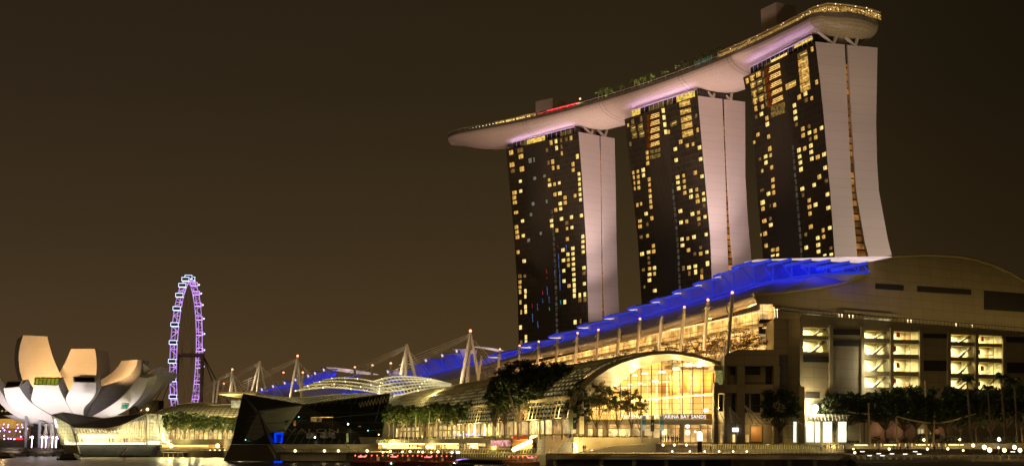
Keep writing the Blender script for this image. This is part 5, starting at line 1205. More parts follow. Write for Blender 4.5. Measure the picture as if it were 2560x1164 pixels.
# ---------- tall A-frame masts and single masts at the left
AF = [(1176, 830, 470, [(1152, 962), (1168, 960), (1196, 944)], 1), (1017, 860, 500, [(1002, 938), (1014, 938), (1038, 940)], 0), (744, 891.6, 610, [(724, 998), (754, 998), (746, 960)], 1), (650, 902, 640, [(642, 981), (628, 978), (664, 976)], 0), (580.6, 925, 690, [(574.6, 980), (590, 978), (579, 982)], 1)]
LR = ['rightmost', 'second from the right', 'third from the right', 'fourth from the right', 'leftmost']
for i, (tx, ty, D, legs, lit) in enumerate(AF):
    T = U(tx, ty, D); t = thing('a_frame_mast', U(legs[0][0], legs[0][1], D), f'{LR[i]} of the tall splayed-leg masts with fans of cables'+(', red-tipped' if lit else ''), 'mast', 'tall splayed-leg masts')
    for a, b in legs: MB().tube([U(a, b, D-3 if a == legs[0][0] else D+3), T], .75 if i < 3 else .6, 7, .5).build('leg', M['steel'], t)
    point('mast_fill_light', U(legs[0][0], legs[0][1], D)+V(-3, -7, 3), 2600, (1, .78, .5), .5); point('mast_fill_light', T+V(-5, -9, -9), 1500, (1, .78, .5), .5)  # unseen point lights added to brighten the masts
    if lit: MB().ball(T+V(0, 0, .6), .55, 8, 5).build('red_beacon', EM['redlamp'], t)
    c = MB()
    for k in range(5): c.beam(T-V(0, 0, .5+k*.35), U(tx-150-k*28+i*6, ty+62+k*20, D+30), .10)
    for k in range(4): c.beam(T-V(0, 0, .8+k*.3), U(tx+24+k*26, ty+100+k*6, D+10), .09)
    c.build('stay_cables', M['steel'], t)
for i, (tx, ty, bx, by, lit, D) in enumerate(((977, 910, 976, 936, 1, 560), (931, 915, 929.5, 936, 1, 590), (887, 919.6, 886.6, 944, 1, 600), (757, 932.5, 754, 996, 1, 640), (708.7, 932.5, 707, 955, 1, 700), (623.6, 944, 619, 981, 0, 680), (559.5, 960, 553, 985, 1, 720), (546.8, 951.5, 539, 1007, 0, 700), (536, 952, 531, 1007, 0, 700), (533, 954.5, 527, 1007.6, 0, 705))):
    mast(tx, ty, bx, by, lit, D, f'{ORD[i]} from the right of the slim masts rising over the left roofs', w=.8, cables=2)

# ---------- lattice event canopies
def canopy(lab, arcs, D0, D1, ncross, beads, r=.22, skin=None, litx=False):
    t = thing('lattice_canopy', U(arcs[0][0][0], arcs[0][0][1]+40, D0), lab, 'canopy'); t.location.z = 5
    n = len(arcs); R = [[U(x, y, lerp(D0, D1, i/(n-1))) for x, y in resamp(smooth(a, 2), ncross+1)] for i, a in enumerate(arcs)]
    for q in R: MB().tube(q, r, 4).build('long_rib', EM['rib'], t)
    cr = MB()
    for k in range(ncross+1):
        for i in range(n-1): cr.beam(R[i][k], R[i+1][k], r*.8)
    cr.build('cross_ribs', EM['rib'] if litx else M['litrib'], t)
    MB().rings([[p-V(0, 0, .3) for p in q] for q in R], cap=False, closed=False).build('skin', M[skin or 'canopyskin'], t)
    b = MB()
    for i, q in enumerate(R):
        for k in range(0, ncross+1, beads): b.ball(q[min(ncross, k+i)], .2 if k % (beads*2) else .3, 6, 4)
    b.build('bulbs', EM['bead'], t); return t
M['litrib'] = mat('canopy_rib', (.62, .52, .24), .5, var=.05); EM['rib'] = emis('rib_light_line', (1, .84, .42), .62, .5, .15); M['canopyskin'] = glass('canopy_skin', (.24, .20, .10), .55, .9, transl=.6)
canopy('left lattice canopy of four long lit arcs with bulbs above the black-glass pavilion', [[(739, 976), (778, 970), (818, 967), (852, 968), (886, 972), (925, 977), (962, 985)], [(761, 965.5), (785, 961), (809, 959), (852, 960), (897, 965), (935, 971), (975, 979)], [(783, 957), (805, 953), (830, 951.5), (870, 953), (910, 958), (948, 966), (990, 975)], [(806, 950), (830, 945), (855, 943.5), (900, 946), (940, 954), (975, 962), (1010, 972)]], 425, 452, 26, 4)
lo_ = [(948, 982), (975, 988), (1003, 986), (1048, 974), (1090, 967), (1127, 962.5)]; hi_ = [(905, 962), (940, 950), (985, 939.5), (1040, 941), (1090, 949), (1127, 960)]
canopy('right lattice canopy with a bright open grid beneath the tall A-frame masts', [[(lerp(a[0], b[0], f), lerp(a[1], b[1], f)-2.5*math.sin(math.pi*f)) for a, b in zip(lo_, hi_)] for f in (0, .2, .4, .6, .8, 1)], 415, 460, 22, 6, .26, 'canopyskin2', True)
lr_ = thing('curved_roof', U(850, 1010, 430), 'pale lit curved roof edge peeping over the black-glass pavilion', 'roof')
A_ = [U(x, y, 446) for x, y in resamp(smooth([(640, 985), (700, 992), (760, 994), (830, 986), (900, 983), (975, 986)]), 20)]; B_ = [U(x, y, 425) for x, y in resamp(smooth([(640, 1010), (700, 1016), (760, 1016), (830, 1010), (900, 1004), (975, 1000)]), 20)]
MB().rings([A_, [p.lerp(q_, .5)+V(0, 0, 1) for p, q_ in zip(A_, B_)], B_], cap=False, closed=False).build('roof_skin', M['vaultskin'], lr_, smooth=True)
k_ = MB(); [k_.beam(A_[k], B_[k], .25) for k in range(20)]; k_.tube(A_, .3, 5); k_.build('ribs', M['litrib'], lr_)
for px, py in ((800, 985), (860, 985), (920, 990), (980, 985), (1030, 975), (1080, 970)): point('canopy_light', U(px, py+6, 428), 3500, (1, .84, .40), 1)
# small glazed pavilion and awning left of the black-glass pavilion
gp = thing('roof_kiosk', U(575, 1010, 560), 'bright glazed rooftop kiosk under a flat pale canopy beside the black-glass pavilion', 'kiosk')
MB().prism([U(578, 1000, 560), U(606, 1000, 560), U(606, 1018, 560), U(578, 1018, 560)], (0, 5, 0)).build('glazing', EM['shopd'], gp)
MB().prism([U(545, 984, 556), U(640, 982, 556), U(690, 1000, 572), U(580, 992, 572)], (0, 0, .8)).build('flat_canopy', M['litrib'], gp)

# ================================================================== CONVENTION BUILDING (right)
WAx, WBx = U(2000, 900, 289), U(2560, 900, 335)
cb = thing('convention_building', G(2280, 320, 8), 'large stone-clad block with a curved roofline, lit stairwells and terraces, at the right', 'building')
wd_ = Vector((WBx.x-WAx.x, WBx.y-WAx.y, 0)).normalized(); wn_ = V(wd_.y, -wd_.x, 0)
def CW(px, py, off=0): p = onpl(px, py, WAx, WBx); return p+wn_*off
def GW(px, py, off=0): p = onpl(px, py, GA, GB); return p+wn_*off
ext = 2720
# parapet and base heights
PAR = [(2000, 794), (2100, 797), (2300, 808), (2420, 818), (2560, 838), (2720, 862)]
op = []   # openings: x0,x1,y0,y1
for x0, x1, yy in ((2004, 2071, ((817, 837), (847, 878))), (2158, 2223, ((825, 844), (855, 884), (894, 926), (937, 966))), (2231, 2296, ((827, 847), (857, 884), (895, 927), (938, 966))),
                   (2374, 2435, ((835, 853), (863, 891), (901, 932), (943, 970))), (2443, 2504, ((837, 857), (865, 893), (904, 934), (945, 972)))):
    for a, b in yy: op.append((x0, x1, a, b))
# wall built in strips around the openings so that the stairwells are real recesses
def strip_wall(mb, x0, x1, ytop0, ytop1, ybot, holes):
    cur = [(x0, ytop0), (x1, ytop1)]
    for a, b in sorted(holes):
        mb.poly([CW(x0, a), CW(x1, a+ (x1-x0)*.03), CW(*cur[1]), CW(*cur[0])]); cur = [(x0, b), (x1, b+(x1-x0)*.03)]
    mb.poly([CW(x0, ybot), CW(x1, ybot), CW(*cur[1]), CW(*cur[0])])
wl = MB(); xs_ = [2000, 2004, 2071, 2158, 2223, 2231, 2296, 2374, 2435, 2443, 2504, ext]
for a, b in zip(xs_, xs_[1:]):
    h = [(o[2], o[3]) for o in op if o[0] == a and o[1] == b]
    strip_wall(wl, a, b, interp(PAR, a), interp(PAR, b), 1112, h)
wl.build('front_wall', M['stone'], cb)
# side return and roof terrace
tp = MB(); P0 = [CW(x, interp(PAR, x)) for x in (2000, 2100, 2300, 2420, 2560, 2720)]; zt_ = P0[2].z
tp.poly([V(p.x, p.y, zt_-1.1) for p in P0]+[V(p.x-wn_.x*22, p.y-wn_.y*22, zt_-1.1) for p in reversed(P0)])
tp.build('terrace_floor', M['concrete'], cb)
MB().poly([CW(2000, 1112), CW(2000, 794), CW(2000, 794)-wn_*4, CW(2000, 1112)-wn_*4]).build('side_wall', M['stone'], cb)
MB().prism([V(P0[0].x, P0[0].y, zt_)+wn_*.15, V(P0[-1].x, P0[-1].y, zt_)+wn_*.15, V(P0[-1].x, P0[-1].y, zt_)-wn_*.6, V(P0[0].x, P0[0].y, zt_)-wn_*.6], (0, 0, -.9)).build('parapet_coping', M['stone_plain'], cb)
# stairwells: lit recesses with flights
for i, (x0, x1, y0, y1) in enumerate(op):
    y1b = y1+2
    a, b, c, d = CW(x0, y1b), CW(x1, y1b), CW(x1, y0), CW(x0, y0); dp = -wn_*4.2
    rc = MB(); rc.poly([a+dp, b+dp, c+dp, d+dp]).poly([a, a+dp, d+dp, d]).poly([b, c, c+dp, b+dp]).poly([d, d+dp, c+dp, c]).poly([a, b, b+dp, a+dp])
    o = rc.build('stair_opening', M['stairwall'] if 'stairwall' in M else M.setdefault('stairwall', mat('stairwell_wall', (.80, .74, .46), .7, var=.05)), cb)
    left = x0 in (2004, 2158, 2374)
    if left:
        MB().prism([a.lerp(b, .42)+dp*.5+V(0, 0, 0), a.lerp(b, .58)+dp*.5, c+dp*.5-V(0, 0, .2), c+dp*.5-V(0, 0, .8)], wn_*1.2).build('stair_flight', M['concrete'], o)
        s = MB()
        for k in range(10):
            f = k/10; p = d.lerp(c, .05+f*.55)+dp*.8; q_ = a.lerp(b, .02+f*.4)+dp*.8; s.beam(p, q_, .06)
        s.build('handrails', M['steel'], o)
    else:
        p = a.lerp(b, .3 if i % 2 else .5).lerp(d, .35)+dp*.3
        MB().prism([p, p+wd_*1.1, p+wd_*1.1+V(0, 0, 1.3), p+V(0, 0, 1.3)], dp*.05).build('red_sign_board', M['redboard'] if 'redboard' in M else M.setdefault('redboard', mat('red_board', (.75, .10, .04), .5)), o)
        s = MB()
        for k in range(8):
            p = a.lerp(b, .35+k*.07)+dp*.4; s.beam(p, p+V(0, 0, 1.3), .05)
        s.tube([a.lerp(b, .1)+dp*.4+V(0, 0, 1.0), a.lerp(b, .9)+dp*.4+V(0, 0, 1.0)], .05, 4)
        s.build('stair_rails', M['redboard'] if i % 3 == 0 else M['steel'], o)
        MB().beam(b.lerp(a, .12)+dp*.4, c.lerp(d, .12)+dp*.4, .14).build('cable_riser', M['darksteel'], o)
    m = (a+b+c+d)/4+dp*.55; m.z = c.z-.45
    area('stair_light', m-wd_*2.4, m+wd_*2.4, .5, V(0, 0, -1), 1050, (1, .84, .46), 180)
# pilasters and window bands
for x0, x1 in ((1996, 2004), (2071, 2079), (2150, 2158), (2223, 2231), (2296, 2304), (2366, 2374), (2435, 2443), (2504, 2512)):
    y0 = interp(PAR, x0)+10; yb = 985 if x0 > 2070 else 1000
    MB().prism([CW(x0, yb+10, .05), CW(x1, yb+10, .05), CW(x1, y0+6, .05), CW(x0, y0+6, .05)], wn_*.45).build('pilaster', M['stone_plain'], cb)
for x0, x1, y0, y1 in ((2007, 2071, 890, 904), (2081, 2149, 822, 836), (2083, 2149, 850, 864), (2306, 2366, 833, 844), (2309, 2366, 900, 926), (2513, 2570, 841, 854), (2517, 2570, 905, 931), (2013, 2048, 979, 994)):
    MB().prism([CW(x0, y1, .03), CW(x1, y1+1, .03), CW(x1, y0+1, .03), CW(x0, y0, .03)], wn_*.12).build('louvre_window', M['louvre'], cb)
# gable with curved roof behind the terrace
GT = [(1880, 737), (1947, 731), (2040, 720), (2110, 705), (2150, 690), (2171, 678), (2171.5, 657), (2200, 648), (2229, 641), (2270, 638.5), (2315, 637.5), (2360, 639), (2400, 642), (2440, 650), (2480, 663), (2520, 681), (2560, 704), (2620, 742), (2720, 800)]
gb = MB(); gb.poly([GW(x, y) for x, y in GT]+[GW(2720, 862), GW(2560, 845), GW(2300, 815), GW(1936, 800), GW(1936, 758), GW(1898, 758)]); gb.build('gable_wall', M['stone'], cb)
ed_ = [GW(x, y, .4) for x, y in GT[:6]]; MB().tube(ed_, .42, 6).build('roof_edge', M['rimpaint'], cb)
ed_ = [GW(x, y, .4) for x, y in GT[7:]]; MB().tube(ed_, .5, 6).build('roof_edge', M['rimpaint'], cb)
bkp = [GW(x, y) for x, y in GT[7:]]; MB().rings([bkp, [p+V(-22, 60, 0) for p in bkp]], cap=False, closed=False).build('curved_roof', M['roofskin'], cb)
for x0, x1, y0, y1, s in ((2188, 2258, 708, 724, 5), (2293, 2427, 715, 733, 9), (2460, 2570, 727, 777, 8)):
    MB().prism([GW(x0, y1-s*.5, .05), GW(x1, y1+s*.4, .05), GW(x1, y0+s, .05), GW(x0, y0, .05)], wn_*.12).build('louvre_window', M['louvre'], cb)
MB().prism([GW(1940, 776, .05), GW(2080, 790, .05), GW(2080, 783, .05), GW(1940, 770, .05)], wn_*2.5).build('terrace_canopy', M['concrete'], cb)
MB().prism([GW(2092, 782, .05), GW(2235, 796, .05), GW(2235, 788, .05), GW(2092, 776, .05)], wn_*2.5).build('terrace_canopy', M['concrete'], cb)
for x0, x1, y, m in ((1999, 2050, 787, 'dimt'), (2050, 2082, 791, 'dimt2'), (2156, 2190, 796, 'dimt2'), (2192, 2226, 798, 'dimt')):
    MB().prism([GW(x0, y+10, .1), GW(x1, y+11, .1), GW(x1, y-1, .1), GW(x0, y-2, .1)], wn_*.1).build('terrace_window', EM[m] if m in EM else EM.setdefault(m, emis(m, (1, .78, .38), {'dimt': .38, 'dimt2': .2}[m], .6, .9)), cb)
r = MB(); a = CW(2000, 794)+V(0, 0, 1.3)-wn_*.5; b = CW(2620, 846)+V(0, 0, 1.3)-wn_*.5; r.tube([V(a.x, a.y, zt_+1.2), V(b.x, b.y, zt_+1.2)], .07, 4)
for k in range(70): p = a.lerp(b, k/69); r.beam(V(p.x, p.y, zt_), V(p.x, p.y, zt_+1.2), .07)
r.build('terrace_railing', M['darksteel'], cb)
for i, x in enumerate((1948, 1954, 2109, 2116, 2134, 2143, 2280, 2288, 2400, 2440)):
    p = onpl(x, 795, WAx, WBx)-wn_*1.4; tag(MB().ball(V(p.x, p.y, zt_+.9), .16, 6, 4).beam(V(p.x, p.y, zt_-1.1), V(p.x, p.y, zt_+.8), .08).build('terrace_lamp', EM['bead']), 'tiny amber lamp on the parapet terrace of the stone-clad block', 'lamp', 'lamps on the parapet terrace')
a_ = GW(1960, 800, 10); b_ = GW(2640, 850, 10); a_.z = b_.z = zt_+.6
area('gable_wash', a_, b_, .8, -wn_*.7+V(0, 0, 1), 1900, (1, .72, .26), 170)
spot('wall_wash', V(60, 230, 6), CW(2080, 930), 6000, (1, .70, .28), 60, 1, 2); spot('wall_wash', V(95, 240, 6), CW(2330, 930), 5000, (1, .70, .28), 70, 1, 2)
# bright lamps fixed on the left stairwell edge, slightly proud
for i, (x, y) in enumerate(((2159, 883), (2164, 921), (2168, 962))):
    l = thing('wall_floodlight', CW(x, y, 1.2), f'{["top", "middle", "lowest"][i]} of the three bright floodlights beside the lit stairwells', 'floodlight', 'floodlights beside the stairwells')
    MB().beam(CW(x, y, .1), CW(x, y, 1.2), .15).build('bracket', M['darksteel'], l); MB().ball(CW(x, y, 1.3), (.28, .5, .5)[i], 8, 6).build('lamp_head', EM['lampw'], l)
    point('wall_floodlight_glow', CW(x, y, 2.2), (150, 500, 500)[i], (1, .9, .6), .4)
# recessed dark glazing left of the block, ground piers
MB().prism([U(1949, 962, 293), U(1996, 962, 292), U(1996, 889, 292), U(1949, 886, 293)], (0, .5, 0)).build('dark_glazing', M['darkglass'], cb)
MB().prism([U(1935, 1112, 294), U(2000, 1112, 293.5), U(2000, 796, 293.5), U(1935, 796, 294)], (0, 10, 0)).build('recessed_wall', M['stone'], cb)
MB().prism([U(1996, 1108, 286), U(2012, 1108, 286), U(2012, 968, 286), U(1998, 961, 286)], (0, 2.2, 0)).build('pier', M['stone_plain'], cb)
for x in (2152, 2162): MB().prism([U(x, 1106, 290), U(x+7, 1106, 290), U(x+7, 1055, 290), U(x, 1055, 290)], (0, 1.5, 0)).build('pier', M['stone_plain'], cb)
for x0, x1, y0 in ((1984, 1995, 1053), (2016, 2034, 1053), (2038, 2050, 1053), (2058, 2080, 1053), (2096, 2116, 1053)):
    MB().prism([U(x0, 1104, 288.5), U(x1, 1104, 288.5), U(x1, y0, 288.5), U(x0, y0, 288.5)], (0, .2, 0)).build('shop_window', EM['shopw'], cb)
MB().prism([U(2120, 1100, 291), U(2152, 1100, 291), U(2152, 1062, 291), U(2120, 1062, 291)], (0, .2, 0)).build('dim_shop_wall', M['stone_plain'], cb)
for x0, x1, m in ((2170, 2285, 'pinkwall'), (2288, 2310, 'shopd'), (2320, 2360, 'pinkwall')):
    MB().prism([CW(x0, 1104, .3), CW(x1, 1104, .3), CW(x1, 1045, .3), CW(x0, 1045, .3)], wn_*.1).build('ground_floor_wall', M['pinkwall'] if m == 'pinkwall' and 'pinkwall' in M else (M.setdefault('pinkwall', mat('pink_wall', (.45, .28, .2), .7)) if m == 'pinkwall' else M['stone_plain']), cb)
for x in (2291, 2299, 2322): MB().prism([CW(x, 1083, .5), CW(x+5, 1083, .5), CW(x+5, 1072, .5), CW(x, 1072, .5)], wn_*.1).build('small_window', EM['shopd'], cb)
for px in (2190, 2240, 2300, 2340): point('arcade_light', CW(px, 1075, 2.5), 60, (1, .62, .36), .5)
fr_ = thing('glass_awning', U(2020, 1050, 286), 'steel-framed glass awning over the white-lit shop windows', 'awning')
k_ = MB()
for j in range(5):
    y = 1035+j*3.6; k_.beam(U(2013+j, y, 288-j*1.5), U(2125-j*3, y+2, 288-j*1.5), .13)
for x in range(2016, 2120, 9): k_.beam(U(x, 1035, 288), U(x+3, 1051, 281), .12)
k_.build('frame', M['steel'], fr_); MB().poly([U(2013, 1036, 288), U(2125, 1038, 288), U(2118, 1053, 281), U(2017, 1050, 281)]).build('pane', M['canopyskin'], fr_)

# ---------- annex with big round-edged piers
an = thing('annex_building', G(1880, 283, 8), 'blocky stone annex with deep dark window bays between the entrance hall and the big block', 'building')
AD = 283.
q = lambda x0, y0, x1, y1, D=AD: [U(x0, y1, D), U(x1, y1, D), U(x1, y0, D), U(x0, y0, D)]
MB().prism([U(1811, 914, AD), U(1811, 887, AD), U(1843, 873, AD-.0), U(1948, 873, AD), U(1948, 914, AD)], (0, 16, 0)).build('upper_block', M['stone'], an)
MB().prism(q(1811, 914, 1950, 1109, AD+3.4), (0, 12, 0)).build('recessed_wall', M['stone_plain'], an)
for x0, x1, y0, y1, D in ((1843, 1862, 914, 1109, AD), (1811, 1818, 914, 1109, AD+.5), (1785, 1796, 955, 1109, AD+.8), (1934, 1949, 914, 1109, AD), (1950, 1958, 1055, 1106, AD)):
    MB().prism(q(x0, y0, x1, y1, D), (0, 2.6, 0)).build('pier', M['stone'], an)
MB().prism(q(1787, 960, 1843, 981, AD+.4), (0, 3, 0)).build('lintel', M['stone_plain'], an); MB().prism(q(1862, 960, 1934, 981, AD+.4), (0, 3, 0)).build('lintel', M['stone_plain'], an)
for x0, y0, x1, y1 in ((1826, 915, 1840, 936), (1864, 915, 1901, 936), (1914, 914, 1932, 959), (1797, 984, 1810, 1027), (1829, 984, 1843, 1028), (1863, 984, 1873, 1030), (1877, 984, 1900, 1030)):
    MB().prism(q(x0, y0, x1, y1, AD+3.2), (0, .2, 0)).build('dark_window', M['darkglass'], an)
MB().prism(q(1789, 925, 1809, 968, AD+3), (0, .2, 0)).build('planted_window', EM['mossy'] if 'mossy' in EM else EM.setdefault('mossy', emis('lit_green_wall', (.42, .40, .12), .42, .6, 2)), an)
MB().prism(q(1785, 914, 1811, 925, AD+2.5), (0, 8, 0)).build('bridge_beam', M['stone'], an)
MB().prism(q(1877, 1064, 1905, 1103, AD+3), (0, .2, 0)).build('lit_gate', M['orangewall'], an); point('gate_light', U(1891, 1072, AD+.8), 260, (1, .7, .3), .3)
for x0, x1, m in ((1801, 1815, 'shopc'), (1832, 1848, 'shopb'), (1864, 1872, 'shopc')): MB().prism(q(x0, 1085, x1, 1104, AD+3), (0, .2, 0)).build('shop_window', EM[m], an)
lt = thing('hanging_lantern', U(1839, 1072, AD), 'bright rectangular lantern hanging by the annex doors', 'lantern')
MB().prism(q(1833, 1068, 1846, 1078, AD-.5), (0, 1.2, 0)).build('shade', EM['lampw2'], lt); MB().beam(U(1839, 1068, AD), U(1839, 1058, AD), .08).build('cord', M['darksteel'], lt)
cn = thing('cable_stayed_canopy', U(1890, 1058, 279), 'flat glass canopy held by raked white struts before the annex', 'canopy')
MB().prism([U(1786, 1059, 276), U(1985, 1061, 276), U(1985, 1059, 282), U(1786, 1057, 282)], (0, 0, .25)).build('glass_deck', M['canopyskin2'], cn)
k_ = MB()
for a, b, c, d in ((1792, 1017, 1798, 1056), (1792, 1017, 1813, 1056), (1823, 1017, 1830, 1056), (1823, 1017, 1852, 1050), (1862, 1013, 1882, 1056), (1862, 1013, 1898, 1056), (1862, 1013, 1920, 1060), (1980, 1042, 2005, 1060)): k_.tube([U(a, b, 281.5), U(c, d, 278)], .13, 5)
k_.build('struts', M['steel'], cn)

# ---------- ground floor of the entrance hall, sign, planter, ramps
gh = thing('hall_podium', G(1650, 297, 8), 'ground-floor glass shopfronts under the long beam of the entrance hall', 'shopfront')
MB().prism([U(1470, 1060, 292), U(1788, 1060, 292), U(1788, 1047, 292), U(1470, 1047, 292)], (0, 8, 0)).build('beam', M['stone_plain'], gh)
for i, (x0, x1, m) in enumerate(((1441, 1457, 'shopc'), (1470, 1484, 'shopb'), (1496, 1506, 'shopb'), (1522, 1545, 'shopb'), (1547, 1575, 'shopb'), (1577, 1600, 'shop'), (1612, 1630, 'shop'), (1634, 1650, 'shop'), (1655, 1668, 'shopb'), (1670, 1688, 'shopc'), (1690, 1702, 'shopc'), (1711, 1726, 'shop'), (1728, 1750, 'shopc'), (1752, 1768, 'shopc'), (1772, 1782, 'shopc'))):
    MB().prism(q(x0, 1071, x1, 1104, 298), (0, .2, 0)).build('shop_window', EM[m], gh); MB().prism(q(x0, 1061, x1, 1069, 298), (0, .2, 0)).build('transom_window', EM['shopc'], gh)
MB().prism(q(1436, 1060, 1788, 1108, 299.5), (0, .4, 0)).build('back_wall', M['stone_plain'], gh)
for x in (1461, 1487, 1513, 1606, 1704, 1785): MB().prism(q(x-5, 1060, x+4, 1107, 293), (0, 1.4, 0)).build('pier', M['stone_plain'], gh)
for x, y, r_ in ((1719, 1064, .5), (1719, 1080, .6), (1738, 1078, .25), (1744, 1080, .2), (1660, 1081, .4)): MB().ball(U(x, y, 296), r_, 8, 6).build('globe_light', EM['lampw3'], gh)
for px in (1460, 1530, 1590, 1640, 1700, 1760): point('shop_light', U(px, 1066, 294), 700, (1, .72, .34), .4)
def text(body, size, loc, name, m, parent, rz=0, ext=.05, sx_=1):
    c = bpy.data.curves.new(name, 'FONT'); c.body = body; c.size = size; c.extrude = ext; c.resolution_u = 2; c.space_character = 1.05
    o = bpy.data.objects.new('tmp', c); COL.objects.link(o); bpy.context.view_layer.update()
    me = bpy.data.meshes.new_from_object(o.evaluated_get(bpy.context.evaluated_depsgraph_get())); bpy.data.objects.remove(o)
    wdt = max(v.co.x for v in me.vertices)-min(v.co.x for v in me.vertices)
    me.transform(Matrix.Rotation(rz, 4, 'Z') @ Matrix.Rotation(math.pi/2, 4, 'X') @ Matrix.Scale(sx_/wdt if sx_ != 1 else 1, 4, V(1, 0, 0)))
    me.materials.clear(); me.materials.append(m); n = bpy.data.objects.new(name, me); COL.objects.link(n)
    if parent: n.parent = parent; n.location = Vector(loc)-wpos(parent)
    else: n.location = loc
    return n
text('AVALON', 2.0, U(693, 1081, 391.5), 'pavilion_letters', mat('letter_steel', (.16, .14, .10), .5), None, 0, .05, (U(846, 1081, 391.5)-U(693, 1081, 391.5)).x)['label'] = 'large dim steel capital letters across the front of the black-glass pavilion'
bpy.data.objects['pavilion_letters']['category'] = 'sign letters'
sg = thing('wall_sign', U(1660, 1046, 291.2), 'long row of pale capital letters on the beam under the arched window', 'sign')
p0 = U(1553, 1045.6, 291.2); p1 = U(1765, 1045.6, 291.2)
MB().beam(p0, p1, .12).build('rail', M['steel'], sg)
text('THE SHOPPES AT MARINA BAY SANDS', 1.25, p0+V(0, 0, .1), 'letters', EM['letters'], sg, 0, .06, (p1-p0).x)
MB().prism([U(1655, 1046.6, 299), U(1784, 1046.6, 299), U(1784, 1033, 299), U(1655, 1034, 299)], (0, .1, 0)).build('sign_back_panel', M['orangewall'], sg)

pl = thing('planter', U(1520, 1100, 292), 'long raised concrete planter with a hedge before the entrance hall', 'planter')
MB().prism([U(1447, 1129, 290), U(1447, 1092, 290), U(1602, 1092, 290), U(1602, 1107, 290), U(1540, 1112, 290), U(1480, 1120, 290)], (0, 8, 0)).build('wall', M['cream'], pl)
MB().prism([U(1602, 1107, 290.5), U(1602, 1092.5, 290.5), U(1650, 1093, 290.5), U(1650, 1107, 290.5)], (0, 5, 0)).build('wall', M['cream'], pl)
MB().prism([U(1455, 1130, 288), U(1540, 1113, 288), U(1640, 1107, 288), U(1640, 1130, 288)], (0, 1.5, 0)).build('ramp_wall', M['stone_plain'], pl)
MB().prism([U(1395, 1129, 291), U(1410, 1104, 291), U(1447, 1104, 291), U(1447, 1129, 291)], (0, 4, 0)).build('sloped_wall', M['concrete'], pl)
lw = thing('lit_pylon', U(1441, 1110, 289.5), 'slim wall end flooded by a very bright uplight, left of the planter', 'pylon')
MB().prism(q(1434, 1091, 1448, 1131, 289.6), (0, .6, 0)).build('panel', M['cream'], lw); MB().beam(U(1443, 1129, 288.7), U(1436, 1104, 289.3), .35).build('light_tube', EM['lamp'], lw)
point('pylon_light', U(1439, 1118, 287.6), 900, (1, .80, .38), .3)
for px in (1500, 1560, 1620): point('planter_light', U(px, 1122, 284), 110, (1, .78, .36), .4)

# ---------- event platform over the water
pf = thing('event_platform', G(1740, 292, 0), 'long flat concrete platform on piers over the water, edge lamps along it', 'platform')
PZ = U(1700, 1133, 284).z
a, b, c, d = U(1364, 1133, 300), U(2112, 1133, 284), V(0, 0, 0), V(0, 0, 0)
a.z = b.z = PZ
MB().prism([a, b, b+V(6, 12, 0), a+V(4, 8, 0)], (0, 0, -.35)).build('deck', M['paving'], pf)
MB().prism([a+V(0, 0, -.37), b+V(0, 0, -.37), b+V(-1.5, 0, -1.35), a+V(.5, 0, -1.45)], (.1, 1.0, 0)).build('edge_beam', M['concrete'], pf)
MB().prism([b+V(0, 0, -.36), b+V(6, 12, -.36), b+V(3, 12, -2.5), b+V(-1.5, 0, -1.4)], (.6, .2, 0)).build('end_slab', M['concrete'], pf)
for i, x in enumerate((1388, 1502, 1585, 1665, 1757, 1831, 1904, 1972, 2035)):
    D = lerp(300, 284, (x-1364)/748)+2; MB().tube([G(x, D, -1), V(G(x, D).x, D, PZ-.4)], .55, 8).build('pier', M['concrete'], pf)
r = MB(); r.tube([a+V(0, .4, 1.1), b+V(0, .4, 1.1)], .04, 4)
for k in range(76): p = a.lerp(b, k/75)+V(0, .4, 0); r.beam(p, p+V(0, 0, 1.1), .05)
r.build('railing', M['steel'], pf)
EL = [1434, 1480, 1531.6, 1583, 1632, 1680, 1724, 1761, 1797, 1832, 1866]
for i, x in enumerate(EL):
    D = lerp(300, 284, (x-1364)/748)-.3; r_ = .34 if i < 5 else .22
    l = thing('edge_lamp', V(G(x, D).x, D, PZ), f'{ORD[i]} from the left of the round lamps on the platform edge', 'lamp', 'round lamps on the platform edge')
    p = V(G(x, D).x, D, PZ); MB().beam(p, p+V(0, 0, .3), .1).build('stem', M['darksteel'], l); MB().ball(p+V(0, 0, .5), r_, 8, 6).build('globe', EM['lamp'], l)
for i, x in enumerate((1657.6, 1686, 1716)):
    p = U(x, 1111, 292); l = thing('wall_lamp', p, f'{ORD[i]} from the left of three lamps on the ramp wall behind the platform', 'lamp', 'three lamps on the ramp wall')
    MB().ball(p, .28, 8, 6).build('globe', EM['lamp'], l); MB().beam(p+V(0, .3, 0), p+V(0, 1.5, 0), .12).build('arm', M['darksteel'], l)
# promenade face behind platform (lit railings and walls)
rw = thing('terrace_wall', G(1900, 297, 3), 'low lit terrace wall with pale bars behind the right part of the platform', 'wall')
MB().prism([U(1640, 1130, 294), U(2110, 1130, 294), U(2110, 1110, 294), U(1760, 1112, 294), U(1640, 1108, 294)], (0, .6, 0)).build('wall', M['concrete'], rw)
bars = MB()
for k in range(60): x = 1760+k*5.9; bars.beam(U(x, 1121, 293.2), U(x+1, 1110, 293.2), .14)
for k in range(46): x = 1880+k*5.2; bars.beam(U(x, 1109, 295), U(x, 1103, 295), .12)
tag(bars.build('bars', M['litrib'], rw), kind='stuff')
for x in range(1780, 2110, 42): point('terrace_light', U(x, 1124, 291.6), 85, (1, .82, .30), .3)

